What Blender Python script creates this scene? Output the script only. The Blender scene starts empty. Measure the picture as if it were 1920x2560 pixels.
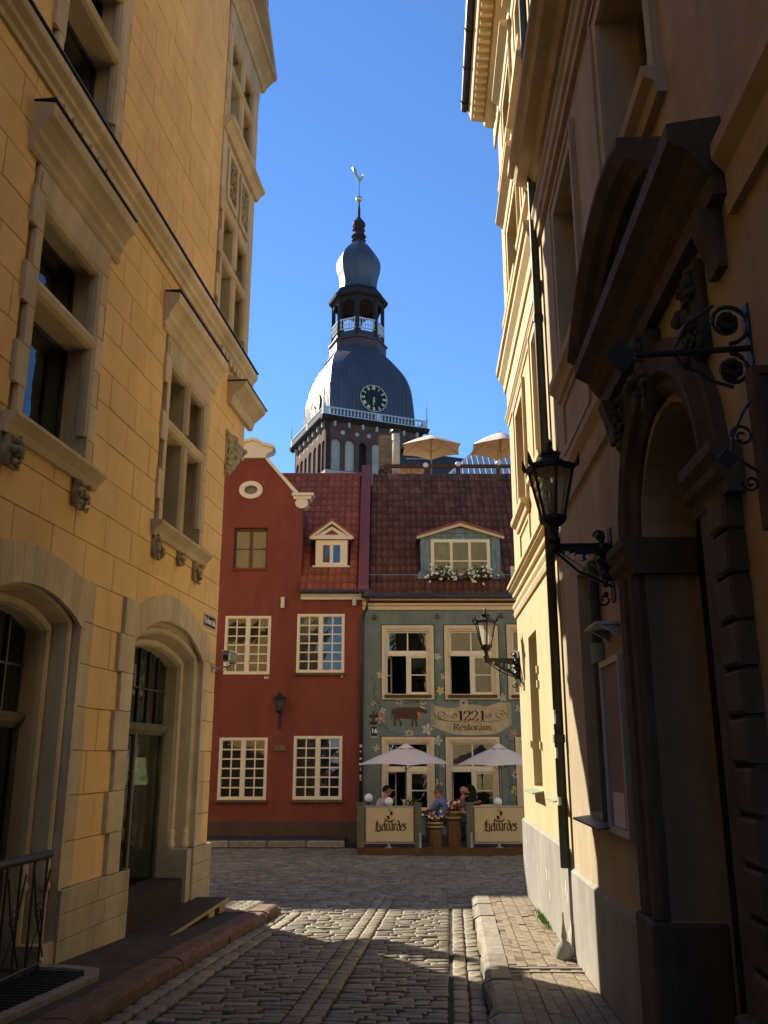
import bpy, bmesh, math, random
from mathutils import Vector, Matrix
from mathutils.geometry import tessellate_polygon

# ------------------------------------------------------------------ camera, sky, sun, exposure
SC = bpy.context.scene
COL = SC.collection
F, CX, CY, PIT, CZ = 2222.0, 960.0, 1280.0, math.radians(15.18), 1.62
cam = bpy.data.cameras.new('camera')
cam.sensor_fit = 'VERTICAL'; cam.sensor_height = 24.0; cam.lens = 24.0 * F / 2560.0
cam.clip_start = 0.05; cam.clip_end = 5000
co = bpy.data.objects.new('camera', cam); COL.objects.link(co)
co.location = (0, 0, CZ); co.rotation_euler = (math.radians(90) + PIT, 0, 0)
SC.camera = co

SUN_AZ = math.radians(41.8)      # left of straight ahead
SUN_EL = math.radians(33.0)
W = bpy.data.worlds.new('World'); SC.world = W; W.use_nodes = True
nt = W.node_tree
sky = nt.nodes.new('ShaderNodeTexSky'); sky.sky_type = 'NISHITA'; sky.sun_disc = False
sky.sun_elevation = SUN_EL; sky.sun_rotation = -SUN_AZ
sky.air_density = 1.0; sky.dust_density = 0.0; sky.ozone_density = 10.0; sky.altitude = 10
bg = nt.nodes['Background']; bg.inputs['Strength'].default_value = 0.107
nt.links.new(sky.outputs['Color'], bg.inputs['Color'])
sl = bpy.data.lights.new('sun', 'SUN'); sl.energy = 5.0; sl.angle = math.radians(0.55); sl.color = (1.0, 0.88, 0.70)
so = bpy.data.objects.new('sun', sl); COL.objects.link(so)
sd = Vector((-math.sin(SUN_AZ) * math.cos(SUN_EL), math.cos(SUN_AZ) * math.cos(SUN_EL), math.sin(SUN_EL)))
so.rotation_euler = sd.to_track_quat('Z', 'Y').to_euler(); so.location = sd * 60
SC.view_settings.view_transform = 'Standard'; SC.view_settings.look = 'None'
SC.view_settings.exposure = 1.03; SC.view_settings.gamma = 1.0; SC.view_settings.use_curve_mapping = False
SC.render.engine = 'CYCLES'; SC.cycles.max_bounces = 8; SC.cycles.diffuse_bounces = 5; SC.cycles.transparent_max_bounces = 16
random.seed(7)

# ------------------------------------------------------------------ measuring: a pixel gives a direction, the plane it lies on gives the place
cp_, sp_ = math.cos(PIT), math.sin(PIT)
def ray(x, y):
    yc = CY - y
    return (x - CX, F * cp_ - yc * sp_, F * sp_ + yc * cp_)
def FX(x, y, Y=26.0):            # -> X, Z on the upright plane at distance Y
    r = ray(x, y); t = Y / r[1]
    return (r[0] * t, CZ + r[2] * t)
def proj(p):
    z = p[2] - CZ; d = p[1] * cp_ + z * sp_
    if d < 0.1: return None
    return (CX + F * p[0] / d, CY - F * (-p[1] * sp_ + z * cp_) / d, d)
def interp(tab, x):
    if x <= tab[0][0]: return tab[0][1]
    for (a, b), (c, d) in zip(tab, tab[1:]):
        if x <= c: return b + (d - b) * (x - a) / (c - a)
    return tab[-1][1]

# ------------------------------------------------------------------ materials
MATS = {}
def pm(name, col, rough=0.85, var=0.12, scale=1.5, bump=0.15, bscale=40, metal=0.0, spec=0.3, col2=None, dist=0.01, streak=False, emit=None, rv=None, grime=0.0):
    m = bpy.data.materials.new(name); m.use_nodes = True
    n = m.node_tree.nodes; l = m.node_tree.links; b = n['Principled BSDF']
    b.inputs['Roughness'].default_value = rough; b.inputs['Metallic'].default_value = metal
    b.inputs['Specular IOR Level'].default_value = spec
    tc = n.new('ShaderNodeTexCoord')
    if var > 0:
        no = n.new('ShaderNodeTexNoise'); no.inputs['Scale'].default_value = scale; no.inputs['Detail'].default_value = 8; no.inputs['Roughness'].default_value = 0.65
        src = tc.outputs['Object']
        if streak:
            mp = n.new('ShaderNodeMapping'); mp.inputs['Scale'].default_value = (1, 1, 0.5); l.new(src, mp.inputs['Vector']); src = mp.outputs['Vector']
        l.new(src, no.inputs['Vector'])
        cr = n.new('ShaderNodeValToRGB'); cr.color_ramp.elements[0].position = 0.32; cr.color_ramp.elements[1].position = 0.68
        c2 = col2 if col2 else tuple(min(1, c * (1 + var)) for c in col)
        c1 = tuple(c * (1 - var) for c in col) if not col2 else col
        cr.color_ramp.elements[0].color = (*c1, 1); cr.color_ramp.elements[1].color = (*c2, 1)
        l.new(no.outputs['Fac'], cr.inputs['Fac'])
        oi = n.new('ShaderNodeObjectInfo'); ge = n.new('ShaderNodeNewGeometry'); hs = n.new('ShaderNodeHueSaturation'); rv_ = var * 1.1 if rv is None else rv
        ad = n.new('ShaderNodeMath'); ad.operation = 'ADD'; fr = n.new('ShaderNodeMath'); fr.operation = 'FRACT'
        l.new(oi.outputs['Random'], ad.inputs[0]); 
        if rv is not None: l.new(ge.outputs['Random Per Island'], ad.inputs[1])
        else: ad.inputs[1].default_value = 0
        l.new(ad.outputs[0], fr.inputs[0])
        ma = n.new('ShaderNodeMath'); ma.operation = 'MULTIPLY_ADD'; ma.inputs[1].default_value = rv_; ma.inputs[2].default_value = 1 - rv_ * 0.5
        l.new(fr.outputs[0], ma.inputs[0]); l.new(ma.outputs[0], hs.inputs['Value'])
        l.new(cr.outputs['Color'], hs.inputs['Color']); last = hs.outputs['Color']
        if grime > 0:      # rain streaks and blotches of dirt
            mg = n.new('ShaderNodeMapping'); mg.inputs['Scale'].default_value = (1.1, 1.1, .2); l.new(tc.outputs['Object'], mg.inputs['Vector'])
            g1 = n.new('ShaderNodeTexNoise'); g1.inputs['Scale'].default_value = 1.6; g1.inputs['Detail'].default_value = 10; g1.inputs['Roughness'].default_value = .7; l.new(mg.outputs['Vector'], g1.inputs['Vector'])
            g2 = n.new('ShaderNodeTexNoise'); g2.inputs['Scale'].default_value = .45; g2.inputs['Detail'].default_value = 9; g2.inputs['Roughness'].default_value = .75; l.new(tc.outputs['Object'], g2.inputs['Vector'])
            mm = n.new('ShaderNodeMath'); mm.operation = 'MULTIPLY'; l.new(g1.outputs['Fac'], mm.inputs[0]); l.new(g2.outputs['Fac'], mm.inputs[1])
            c3 = n.new('ShaderNodeValToRGB'); c3.color_ramp.elements[0].position = .17; c3.color_ramp.elements[1].position = .36
            c3.color_ramp.elements[0].color = (1 - grime, 1 - grime, 1 - grime * 1.02, 1); c3.color_ramp.elements[1].color = (1, 1, 1, 1); l.new(mm.outputs[0], c3.inputs['Fac'])
            mx = n.new('ShaderNodeMix'); mx.data_type = 'RGBA'; mx.blend_type = 'MULTIPLY'; mx.inputs[0].default_value = 1; l.new(last, mx.inputs[6]); l.new(c3.outputs['Color'], mx.inputs[7]); last = mx.outputs[2]
        l.new(last, b.inputs['Base Color'])
    else:
        b.inputs['Base Color'].default_value = (*col, 1)
    if bump > 0:
        nb = n.new('ShaderNodeTexNoise'); nb.inputs['Scale'].default_value = bscale; nb.inputs['Detail'].default_value = 6
        l.new(tc.outputs['Object'], nb.inputs['Vector'])
        bp = n.new('ShaderNodeBump'); bp.inputs['Strength'].default_value = bump; bp.inputs['Distance'].default_value = dist
        l.new(nb.outputs['Fac'], bp.inputs['Height']); l.new(bp.outputs['Normal'], b.inputs['Normal'])
    if emit:
        b.inputs['Emission Color'].default_value = (*emit[0], 1); b.inputs['Emission Strength'].default_value = emit[1]
    MATS[name] = m; return m
def brickmat(name, c1, c2, mortar, sx, sy, scale, rough=0.9):
    m = bpy.data.materials.new(name); m.use_nodes = True
    n = m.node_tree.nodes; l = m.node_tree.links; b = n['Principled BSDF']; b.inputs['Roughness'].default_value = rough
    b.inputs['Specular IOR Level'].default_value = 0.2
    tc = n.new('ShaderNodeTexCoord'); mp = n.new('ShaderNodeMapping'); mp.inputs['Rotation'].default_value = (math.radians(90), 0, 0)
    l.new(tc.outputs['Object'], mp.inputs['Vector'])
    bt = n.new('ShaderNodeTexBrick'); bt.inputs['Color1'].default_value = (*c1, 1); bt.inputs['Color2'].default_value = (*c2, 1); bt.inputs['Mortar'].default_value = (*mortar, 1)
    bt.inputs['Scale'].default_value = scale; bt.inputs['Mortar Size'].default_value = 0.02; bt.inputs['Brick Width'].default_value = sx; bt.inputs['Row Height'].default_value = sy
    l.new(mp.outputs['Vector'], bt.inputs['Vector'])
    no = n.new('ShaderNodeTexNoise'); no.inputs['Scale'].default_value = 0.7; no.inputs['Detail'].default_value = 8; l.new(tc.outputs['Object'], no.inputs['Vector'])
    mx = n.new('ShaderNodeMix'); mx.data_type = 'RGBA'; mx.blend_type = 'MULTIPLY'; mx.inputs[0].default_value = 0.7
    l.new(bt.outputs['Color'], mx.inputs[6]); l.new(no.outputs['Color'], mx.inputs[7]) 
    cr = n.new('ShaderNodeValToRGB'); cr.color_ramp.elements[0].position = .3; cr.color_ramp.elements[0].color = (.45, .45, .45, 1); cr.color_ramp.elements[1].position = .7
    l.new(no.outputs['Fac'], cr.inputs['Fac']); l.new(cr.outputs['Color'], mx.inputs[7])
    l.new(mx.outputs[2], b.inputs['Base Color'])
    bp = n.new('ShaderNodeBump'); bp.inputs['Strength'].default_value = 0.3; l.new(bt.outputs['Fac'], bp.inputs['Height']); bp.invert = True; l.new(bp.outputs['Normal'], b.inputs['Normal'])
    MATS[name] = m; return m
def glassmat(name, tint=(.75, .8, .8), clear=0.9, rough=0.02, wave=True, refl=1.3):
    m = bpy.data.materials.new(name); m.use_nodes = True
    n = m.node_tree.nodes; l = m.node_tree.links; n.remove(n['Principled BSDF']); out = n['Material Output']
    tr = n.new('ShaderNodeBsdfTransparent'); tr.inputs['Color'].default_value = (*[c * clear for c in tint], 1)
    gl = n.new('ShaderNodeBsdfGlossy'); gl.inputs['Roughness'].default_value = rough
    lw = n.new('ShaderNodeFresnel'); lw.inputs['IOR'].default_value = 1.6
    ma = n.new('ShaderNodeMath'); ma.operation = 'MULTIPLY_ADD'; ma.inputs[1].default_value = refl; ma.inputs[2].default_value = 0.03; ma.use_clamp = True
    l.new(lw.outputs['Fac'], ma.inputs[0])
    mx = n.new('ShaderNodeMixShader'); l.new(ma.outputs[0], mx.inputs['Fac']); l.new(tr.outputs[0], mx.inputs[1]); l.new(gl.outputs[0], mx.inputs[2]); l.new(mx.outputs[0], out.inputs['Surface'])
    if wave:
        tc = n.new('ShaderNodeTexCoord'); no = n.new('ShaderNodeTexNoise'); no.inputs['Scale'].default_value = 3.5; l.new(tc.outputs['Object'], no.inputs['Vector'])
        bp = n.new('ShaderNodeBump'); bp.inputs['Strength'].default_value = 0.06; bp.inputs['Distance'].default_value = 0.05; l.new(no.outputs['Fac'], bp.inputs['Height']); l.new(bp.outputs['Normal'], gl.inputs['Normal'])
    MATS[name] = m; return m

pm('yellow_plaster', (.84, .56, .23), grime=.14, rv=.08, var=.10, scale=.9, bump=.12, bscale=90, dist=.004, streak=True)
pm('yellow_joint', (.40, .21, .07), var=.1, bump=0)
pm('cream_stone', (.64, .53, .34), grime=.25, var=.15, scale=1.6, bump=.25, bscale=55, dist=.006, streak=True)
pm('carved_stone', (.40, .33, .21), var=.3, scale=14, bump=.6, bscale=22, dist=.03)
pm('plinth_stone', (.52, .445, .30), grime=.3, var=.16, scale=2.5, bump=.35, bscale=70, dist=.006)
pm('cream_plaster', (.60, .47, .26), grime=.18, var=.07, scale=.8, bump=.15, bscale=70, dist=.004, streak=True)
pm('cream_trim', (.62, .495, .29), var=.1, scale=3, bump=.2, bscale=30, dist=.006)
pm('portal_plaster', (.52, .43, .29), grime=.3, var=.1, scale=.8, bump=.15, bscale=70, dist=.004, streak=True)
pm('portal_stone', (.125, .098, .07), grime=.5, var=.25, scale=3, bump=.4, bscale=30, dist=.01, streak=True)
pm('grey_plinth', (.38, .362, .325), grime=.3, var=.12, scale=2.2, bump=.2, bscale=40, dist=.006, streak=True)
pm('peeled_plaster', (.75, .72, .62), var=.1, bump=.3)
pm('red_plaster', (.235, .062, .043), grime=.22, var=.14, scale=.8, bump=.18, bscale=80, dist=.004, streak=True)
pm('red_base', (.105, .066, .045), var=.2, scale=2, bump=.2)
pm('blue_plaster', (.195, .245, .232), grime=.3, var=.14, scale=1.3, bump=.15, bscale=70, dist=.004, streak=True)
pm('white_trim', (.72, .68, .54), var=.06, scale=4, bump=.1, bscale=30, dist=.004, rough=.6)
pm('window_white', (.76, .70, .52), var=.05, scale=5, bump=.05, rough=.5)
pm('cream_frame', (.66, .54, .36), var=.08, scale=4, bump=.1, rough=.6)
pm('old_wood', (.13, .085, .05), var=.35, scale=9, bump=.4, bscale=50, streak=True)
pm('brown_wood', (.10, .055, .03), var=.3, scale=6, bump=.3, bscale=40)
pm('grey_wood', (.135, .125, .09), var=.25, scale=6, bump=.3, bscale=40, streak=True)
pm('deck_wood', (.115, .06, .028), var=.3, scale=5, bump=.3, bscale=40)
pm('barrel_wood', (.14, .075, .038), var=.35, scale=12, bump=.4, bscale=40, streak=True)
pm('light_wood', (.42, .30, .14), var=.2, scale=6, bump=.2)
pm('dark_board', (.05, .032, .022), var=.3, scale=8, bump=.2)
pm('red_tile', (.36, .10, .042), rv=.3, grime=.25, var=.16, scale=5, bump=.2, bscale=40, rough=.55)
pm('old_tile', (.175, .074, .040), rv=.55, grime=.4, var=.4, scale=4, bump=.35, bscale=30, rough=.8)
pm('red_metal', (.20, .052, .04), var=.08, scale=2, bump=0, rough=.4, spec=.5)
pm('tile_under', (.10, .035, .025), var=.1, bump=0)
pm('dark_metal', (.035, .033, .035), var=.2, scale=8, bump=.15, rough=.45, spec=.5)
pm('iron', (.012, .011, .011), var=.3, scale=20, bump=.3, bscale=60, rough=.5, spec=.5)
pm('zinc', (.42, .43, .42), var=.12, scale=5, bump=.1, rough=.4, metal=.7)
pm('gutter', (.04, .04, .05), var=.1, bump=0, rough=.35, spec=.5)
pm('pipe_green', (.055, .06, .045), var=.25, scale=5, bump=.2, rough=.6)
pm('sill_green', (.30, .36, .24), var=.15, scale=6, bump=.1, rough=.5)
pm('slate', (.07, .07, .075), var=.2, scale=6, bump=.2, rough=.5)
pm('dome_lead', (.085, .083, .09), var=.15, scale=.4, bump=.12, bscale=3, dist=.05, rough=.45, metal=.35, spec=.5, streak=True)
pm('lantern_dark', (.035, .027, .025), var=.2, scale=.6, bump=.1, bscale=6)
pm('skirt', (.085, .058, .052), var=.15, scale=.8, bump=.1, bscale=5, rough=.5)
pm('tower_white', (.62, .63, .60), var=.1, scale=1, bump=0)
pm('tower_panel', (.48, .41, .30), var=.2, scale=.5, bump=.1, bscale=3)
pm('gold', (.80, .62, .36), var=0, bump=0, rough=.35, metal=1.0)
pm('clock_gold', (.75, .68, .36), var=0, bump=0, rough=.5)
pm('clock_black', (.015, .015, .016), var=0, bump=0, rough=.5)
pm('metal_roof', (.55, .55, .52), var=.15, scale=.4, bump=.05, rough=.45, metal=.4, spec=.5)
pm('roof_dark', (.04, .045, .05), var=.2, scale=.5, bump=.1, rough=.6)
pm('road_base', (.028, .026, .022), var=.3, scale=3, bump=.4, bscale=25)
pm('cobble', (.225, .20, .145), rv=.6, grime=.35, var=.35, scale=6, bump=.35, bscale=45, dist=.008, rough=.6, spec=.5)
pm('cobble_strip', (.25, .22, .155), rv=.5, grime=.3, var=.3, scale=6, bump=.35, bscale=45, dist=.01, rough=.62, spec=.45)
pm('asphalt', (.052, .044, .036), var=.35, scale=5, bump=.6, bscale=80, dist=.01, rough=.9)
pm('granite', (.165, .10, .072), var=.35, scale=9, bump=.5, bscale=40, dist=.015, rough=.8)
pm('granite_grey', (.26, .235, .19), var=.3, scale=9, bump=.5, bscale=40, dist=.015, rough=.8)
pm('paver', (.28, .235, .162), rv=.3, grime=.25, var=.2, scale=3, bump=.3, bscale=50, dist=.006, rough=.8)
pm('earth', (.10, .085, .06), var=.3, scale=3, bump=.4, bscale=40)
pm('soil_joint', (.11, .088, .05), var=.3, scale=6, bump=.4, bscale=60)
pm('moss', (.13, .26, .03), var=.3, scale=8, bump=.3)
pm('leaf', (.05, .10, .025), var=.35, scale=20, bump=0, rough=.6)
pm('leaf_dark', (.025, .06, .018), var=.35, scale=20, bump=0, rough=.6)
pm('petal_white', (.82, .82, .76), var=.05, bump=0, rough=.6)
pm('petal_red', (.42, .025, .03), var=.2, bump=0, rough=.6)
pm('parasol_grey', (.74, .665, .55), var=.05, scale=2, bump=.08, bscale=30, rough=.8)
pm('parasol_sand', (.78, .65, .48), var=.05, scale=2, bump=.05, rough=.8)
pm('banner', (.55, .47, .30), var=.05, scale=3, bump=.05, rough=.7)
pm('ink_brown', (.05, .022, .01), var=0, bump=0)
pm('ink_red', (.20, .035, .02), var=0, bump=0)
pm('sign_black', (.012, .014, .018), var=0, bump=0, rough=.35, spec=.5)
pm('sign_white', (.85, .85, .83), var=0, bump=0)
pm('mural_paper', (.52, .43, .26), var=.2, scale=5, bump=0)
pm('mural_edge', (.30, .26, .16), var=.3, scale=6, bump=0)
pm('mural_green', (.085, .125, .10), var=.2, bump=0)
pm('mural_pale', (.50, .48, .37), var=.25, scale=9, bump=0)
pm('mural_pink', (.42, .22, .16), var=.2, bump=0)
pm('mural_yellow', (.62, .48, .16), var=.1, bump=0)
pm('cow_brown', (.085, .05, .034), var=.3, scale=10, bump=0)
pm('cow_orange', (.55, .17, .06), var=.1, bump=0)
pm('outline_dark', (.03, .03, .028), var=0, bump=0)
pm('curtain', (.28, .285, .285), var=.25, scale=7, bump=.2, bscale=15, dist=.03, streak=True)
pm('curtain_dim', (.16, .155, .12), var=.35, scale=6, bump=.2, bscale=12, dist=.03, streak=True)
pm('curtain_purple', (.12, .085, .10), var=.3, scale=6, bump=.2, streak=True)
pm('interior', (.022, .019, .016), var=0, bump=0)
pm('lampshade', (.55, .50, .22), var=.05, bump=0, emit=((.62, .58, .30), .5))
pm('globe_white', (.78, .78, .78), var=0, bump=0, rough=.25, spec=.5)
pm('skin', (.42, .20, .125), var=.05, scale=10, bump=0, rough=.55)
pm('hair_black', (.012, .010, .009), var=.2, scale=30, bump=.4, bscale=80)
pm('hair_grey', (.09, .085, .08), var=.2, scale=30, bump=.4, bscale=80)
pm('shirt_blue', (.14, .20, .42), var=.12, scale=12, bump=.3, bscale=18, dist=.02)
pm('shirt_lilac', (.42, .36, .44), var=.08, scale=8, bump=.3, bscale=18, dist=.02)
pm('shirt_olive', (.105, .10, .065), var=.12, scale=8, bump=.3, bscale=18, dist=.02)
pm('cloth_black', (.014, .013, .014), var=.2, scale=8, bump=.2)
pm('trousers', (.05, .05, .06), var=.2, scale=8, bump=.2)
pm('shoe', (.03, .02, .015), var=.2, bump=0, rough=.5)
pm('blueboard', (.17, .25, .265), var=.3, scale=7, bump=.3, bscale=30, streak=True)
pm('poster', (.17, .14, .15), var=.25, scale=2, bump=0, rough=.5, spec=.3)
pm('paper_white', (.66, .64, .58), var=.08, scale=4, bump=0)
pm('menu_yellow', (.62, .45, .14), var=.2, scale=18, bump=0)
pm('frosted', (.62, .62, .56), var=.1, scale=20, bump=.5, bscale=120, rough=.3)
brickmat('tower_brick', (.20, .082, .058), (.14, .062, .048), (.17, .13, .10), .5, .16, 1.0)
brickmat('buff_brick', (.36, .24, .13), (.22, .13, .07), (.30, .25, .18), .26, .08, 1.0)
glassmat('glass'); glassmat('glass_old', tint=(.7, .72, .66), clear=.85, rough=.06)
glassmat('glass_shop', tint=(.75, .82, .78), clear=.9, rough=.015, refl=.8)
def frost(name):
    m = bpy.data.materials.new(name); m.use_nodes = True
    n = m.node_tree.nodes; l = m.node_tree.links; n.remove(n['Principled BSDF']); out = n['Material Output']
    a = n.new('ShaderNodeBsdfTransparent'); a.inputs['Color'].default_value = (.8, .78, .68, 1)
    t = n.new('ShaderNodeBsdfTranslucent'); t.inputs['Color'].default_value = (.7, .68, .6, 1)
    g = n.new('ShaderNodeBsdfGlossy'); g.inputs['Roughness'].default_value = .2
    tc = n.new('ShaderNodeTexCoord'); no = n.new('ShaderNodeTexNoise'); no.inputs['Scale'].default_value = 90; l.new(tc.outputs['Object'], no.inputs['Vector'])
    cr = n.new('ShaderNodeMath'); cr.operation = 'MULTIPLY_ADD'; cr.inputs[1].default_value = 1.2; cr.inputs[2].default_value = -.15; cr.use_clamp = True; l.new(no.outputs['Fac'], cr.inputs[0])
    m1 = n.new('ShaderNodeMixShader'); l.new(cr.outputs[0], m1.inputs['Fac']); l.new(a.outputs[0], m1.inputs[1]); l.new(t.outputs[0], m1.inputs[2])
    m2 = n.new('ShaderNodeMixShader'); m2.inputs['Fac'].default_value = .08; l.new(m1.outputs[0], m2.inputs[1]); l.new(g.outputs[0], m2.inputs[2]); l.new(m2.outputs[0], out.inputs['Surface'])
    MATS[name] = m
frost('lamp_glass')

# ------------------------------------------------------------------ mesh helpers
class MB:
    def __init__(s, T=None): s.v = []; s.f = []; s.T = T
    def add(s, vs, fs):
        k = len(s.v); s.v += [tuple(v) for v in vs]; s.f += [tuple(i + k for i in f) for f in fs]; return s
    def box(s, a0, a1, b0, b1, c0, c1):
        return s.add([(a, b, c) for a in (a0, a1) for b in (b0, b1) for c in (c0, c1)],
                     [(0, 1, 3, 2), (4, 6, 7, 5), (0, 4, 5, 1), (2, 3, 7, 6), (0, 2, 6, 4), (1, 5, 7, 3)])
    def slab(s, u0, u1, z0, z1, d0, d1, ch=.008):    # block with a chamfered front (u, d, z)
        q = [(u0, d0, z0), (u1, d0, z0), (u1, d0, z1), (u0, d0, z1)]
        m = [(a, d1 - ch, c) for a, b, c in q]
        fr = [(u0 + ch, d1, z0 + ch), (u1 - ch, d1, z0 + ch), (u1 - ch, d1, z1 - ch), (u0 + ch, d1, z1 - ch)]
        fs = [(0, 3, 2, 1), (8, 9, 10, 11)] + [(i, (i + 1) % 4, 4 + (i + 1) % 4, 4 + i) for i in range(4)] + [(4 + i, 4 + (i + 1) % 4, 8 + (i + 1) % 4, 8 + i) for i in range(4)]
        return s.add(q + m + fr, fs)
    def prism(s, poly, ax, lo, hi):     # closed polygon extruded along axis ax; the polygon lies in the other two axes in order
        n = len(poly); oth = [i for i in range(3) if i != ax]; vs = []
        for h in (lo, hi):
            for p in poly:
                v = [0, 0, 0]; v[ax] = h; v[oth[0]] = p[0]; v[oth[1]] = p[1]; vs.append(v)
        fs = [(i, (i + 1) % n, n + (i + 1) % n, n + i) for i in range(n)]
        for t in tessellate_polygon([[Vector((p[0], p[1], 0)) for p in poly]]):
            fs.append(tuple(t)); fs.append(tuple(n + i for i in reversed(t)))
        return s.add(vs, fs)
    def plate(s, loops, ax, lo, hi):    # outer loop and holes, extruded
        oth = [i for i in range(3) if i != ax]; tot = [p for L in loops for p in L]; n = len(tot); vs = []
        for h in (lo, hi):
            for p in tot:
                v = [0, 0, 0]; v[ax] = h; v[oth[0]] = p[0]; v[oth[1]] = p[1]; vs.append(v)
        fs = []
        for t in tessellate_polygon([[Vector((p[0], p[1], 0)) for p in L] for L in loops]):
            fs.append(tuple(t)); fs.append(tuple(n + i for i in reversed(t)))
        k = 0
        for L in loops:
            m = len(L)
            for i in range(m): fs.append((k + i, k + (i + 1) % m, n + k + (i + 1) % m, n + k + i))
            k += m
        return s.add(vs, fs)
    def tube(s, pts, r, n=8, cap=True):
        pts = [Vector(p) for p in pts]; rs = r if isinstance(r, (list, tuple)) else [r] * len(pts); vs = []; fs = []
        for i, p in enumerate(pts):
            t = (pts[min(i + 1, len(pts) - 1)] - pts[max(i - 1, 0)])
            if t.length < 1e-9: t = Vector((0, 0, 1))
            t.normalize(); up = Vector((0, 0, 1)) if abs(t.z) < .9 else Vector((1, 0, 0))
            a = t.cross(up).normalized(); b = t.cross(a).normalized()
            for k in range(n):
                w = 2 * math.pi * k / n; vs.append(p + (a * math.cos(w) + b * math.sin(w)) * rs[i])
        for i in range(len(pts) - 1):
            for k in range(n): fs.append((i * n + k, i * n + (k + 1) % n, (i + 1) * n + (k + 1) % n, (i + 1) * n + k))
        if cap: fs.append(tuple(range(n))); fs.append(tuple((len(pts) - 1) * n + k for k in reversed(range(n))))
        return s.add(vs, fs)
    def lathe(s, prof, c=(0, 0, 0), n=12, a0=0.0, sx=1, sy=1):
        vs = []; fs = []
        for r, z in prof:
            for k in range(n):
                w = a0 + 2 * math.pi * k / n; vs.append((c[0] + r * math.cos(w) * sx, c[1] + r * math.sin(w) * sy, c[2] + z))
        for i in range(len(prof) - 1):
            for k in range(n): fs.append((i * n + k, i * n + (k + 1) % n, (i + 1) * n + (k + 1) % n, (i + 1) * n + k))
        fs.append(tuple(reversed(range(n)))); fs.append(tuple((len(prof) - 1) * n + k for k in range(n)))
        return s.add(vs, fs)
    def ball(s, c, r, n=10, m=7, sz=1.0):
        return s.lathe([(max(1e-4, r * math.sin(math.pi * i / m)), -r * sz * math.cos(math.pi * i / m)) for i in range(m + 1)], c, n)
    def sweep(s, path, prof):           # path (u, z, nu, nz); prof closed polygon (r, d); result (u, d, z)
        n = len(prof); vs = []; fs = []
        for u, z, nu, nz in path:
            for r, d in prof: vs.append((u + nu * r, d, z + nz * r))
        for i in range(len(path) - 1):
            for k in range(n): fs.append((i * n + k, i * n + (k + 1) % n, (i + 1) * n + (k + 1) % n, (i + 1) * n + k))
        e = (len(path) - 1) * n
        for t in tessellate_polygon([[Vector((p[0], p[1], 0)) for p in prof]]): fs.append(tuple(t)); fs.append(tuple(e + i for i in reversed(t)))
        return s.add(vs, fs)
    def mesh(s, name, smooth=False, bev=0, recalc=True, weld=False):
        vs = [s.T(v) for v in s.v] if s.T else s.v
        me = bpy.data.meshes.new(name); me.from_pydata(vs, [], s.f)
        if recalc or bev or weld:
            bm = bmesh.new(); bm.from_mesh(me)
            if weld: bmesh.ops.remove_doubles(bm, verts=bm.verts, dist=1e-5)
            bmesh.ops.recalc_face_normals(bm, faces=bm.faces)
            if bev: bmesh.ops.bevel(bm, geom=[e for e in bm.edges if e.is_manifold and e.calc_face_angle(0) > .5], offset=bev, segments=1, affect='EDGES', clamp_overlap=True)
            bm.to_mesh(me); bm.free()
        if smooth:
            for p in me.polygons: p.use_smooth = True
        return me
    def build(s, name, mat, parent=None, smooth=False, bev=0, recalc=True, weld=False):
        return link(name, s.mesh(name, smooth, bev, recalc, weld), mat, parent)
def link(name, me, mat, parent=None, loc=None, rot=None):
    if mat and not me.materials: me.materials.append(MATS[mat] if isinstance(mat, str) else mat)
    o = bpy.data.objects.new(name, me); COL.objects.link(o)
    if parent: o.parent = parent
    if loc is not None: o.location = loc
    if rot is not None: o.rotation_euler = rot
    return o
def tag(o, label=None, cat=None, group=None, kind=None):
    if label: o['label'] = label
    if cat: o['category'] = cat
    if group: o['group'] = group
    if kind: o['kind'] = kind
    return o
def thing(name, label, cat, loc=(0, 0, 0), rz=0.0, group=None):
    o = bpy.data.objects.new(name, None); COL.objects.link(o); o.location = loc; o.rotation_euler = (0, 0, rz); o.empty_display_size = .2
    return tag(o, label, cat, group)
def copytree(o, parent=None):
    c = o.copy(); COL.objects.link(c); c.parent = parent
    for ch in list(o.children): copytree(ch, c)
    return c
def arc(uc, w, zs, za, zb=None, n=14):   # segmental arch path with outward normals; with jambs down to zb
    h = za - zs; Rr = (w * w + h * h) / (2 * h); zc = za - Rr; a = math.asin(min(1, w / Rr)); P = []
    for i in range(n + 1):
        t = -a + 2 * a * i / n; P.append([uc + Rr * math.sin(t), zc + Rr * math.cos(t), math.sin(t), math.cos(t)])
    if zb is not None:
        k = 1 / math.cos((math.pi / 2 - a) / 2) if a < math.pi / 2 - .01 else 1
        b = (math.pi / 2 + a) / 2
        P[0][2:] = [-math.sin(b) * k, math.cos(b) * k]; P[-1][2:] = [math.sin(b) * k, math.cos(b) * k]
        P = [[uc - w, zb, -1, 0]] + P + [[uc + w, zb, 1, 0]]
    return P
def leaves(mb, pts, size, n=1):
    for p in pts:
        for _ in range(n):
            d = Vector((random.gauss(0, 1), random.gauss(0, 1), random.gauss(0, .7))).normalized(); e = d.cross(Vector((random.random(), random.random(), 1))).normalized()
            s = size * random.uniform(.6, 1.3); P = Vector(p)
            mb.add([P, P + d * s * .5 + e * s * .3, P + d * s, P + d * s * .5 - e * s * .3], [(0, 1, 2, 3)])
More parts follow.
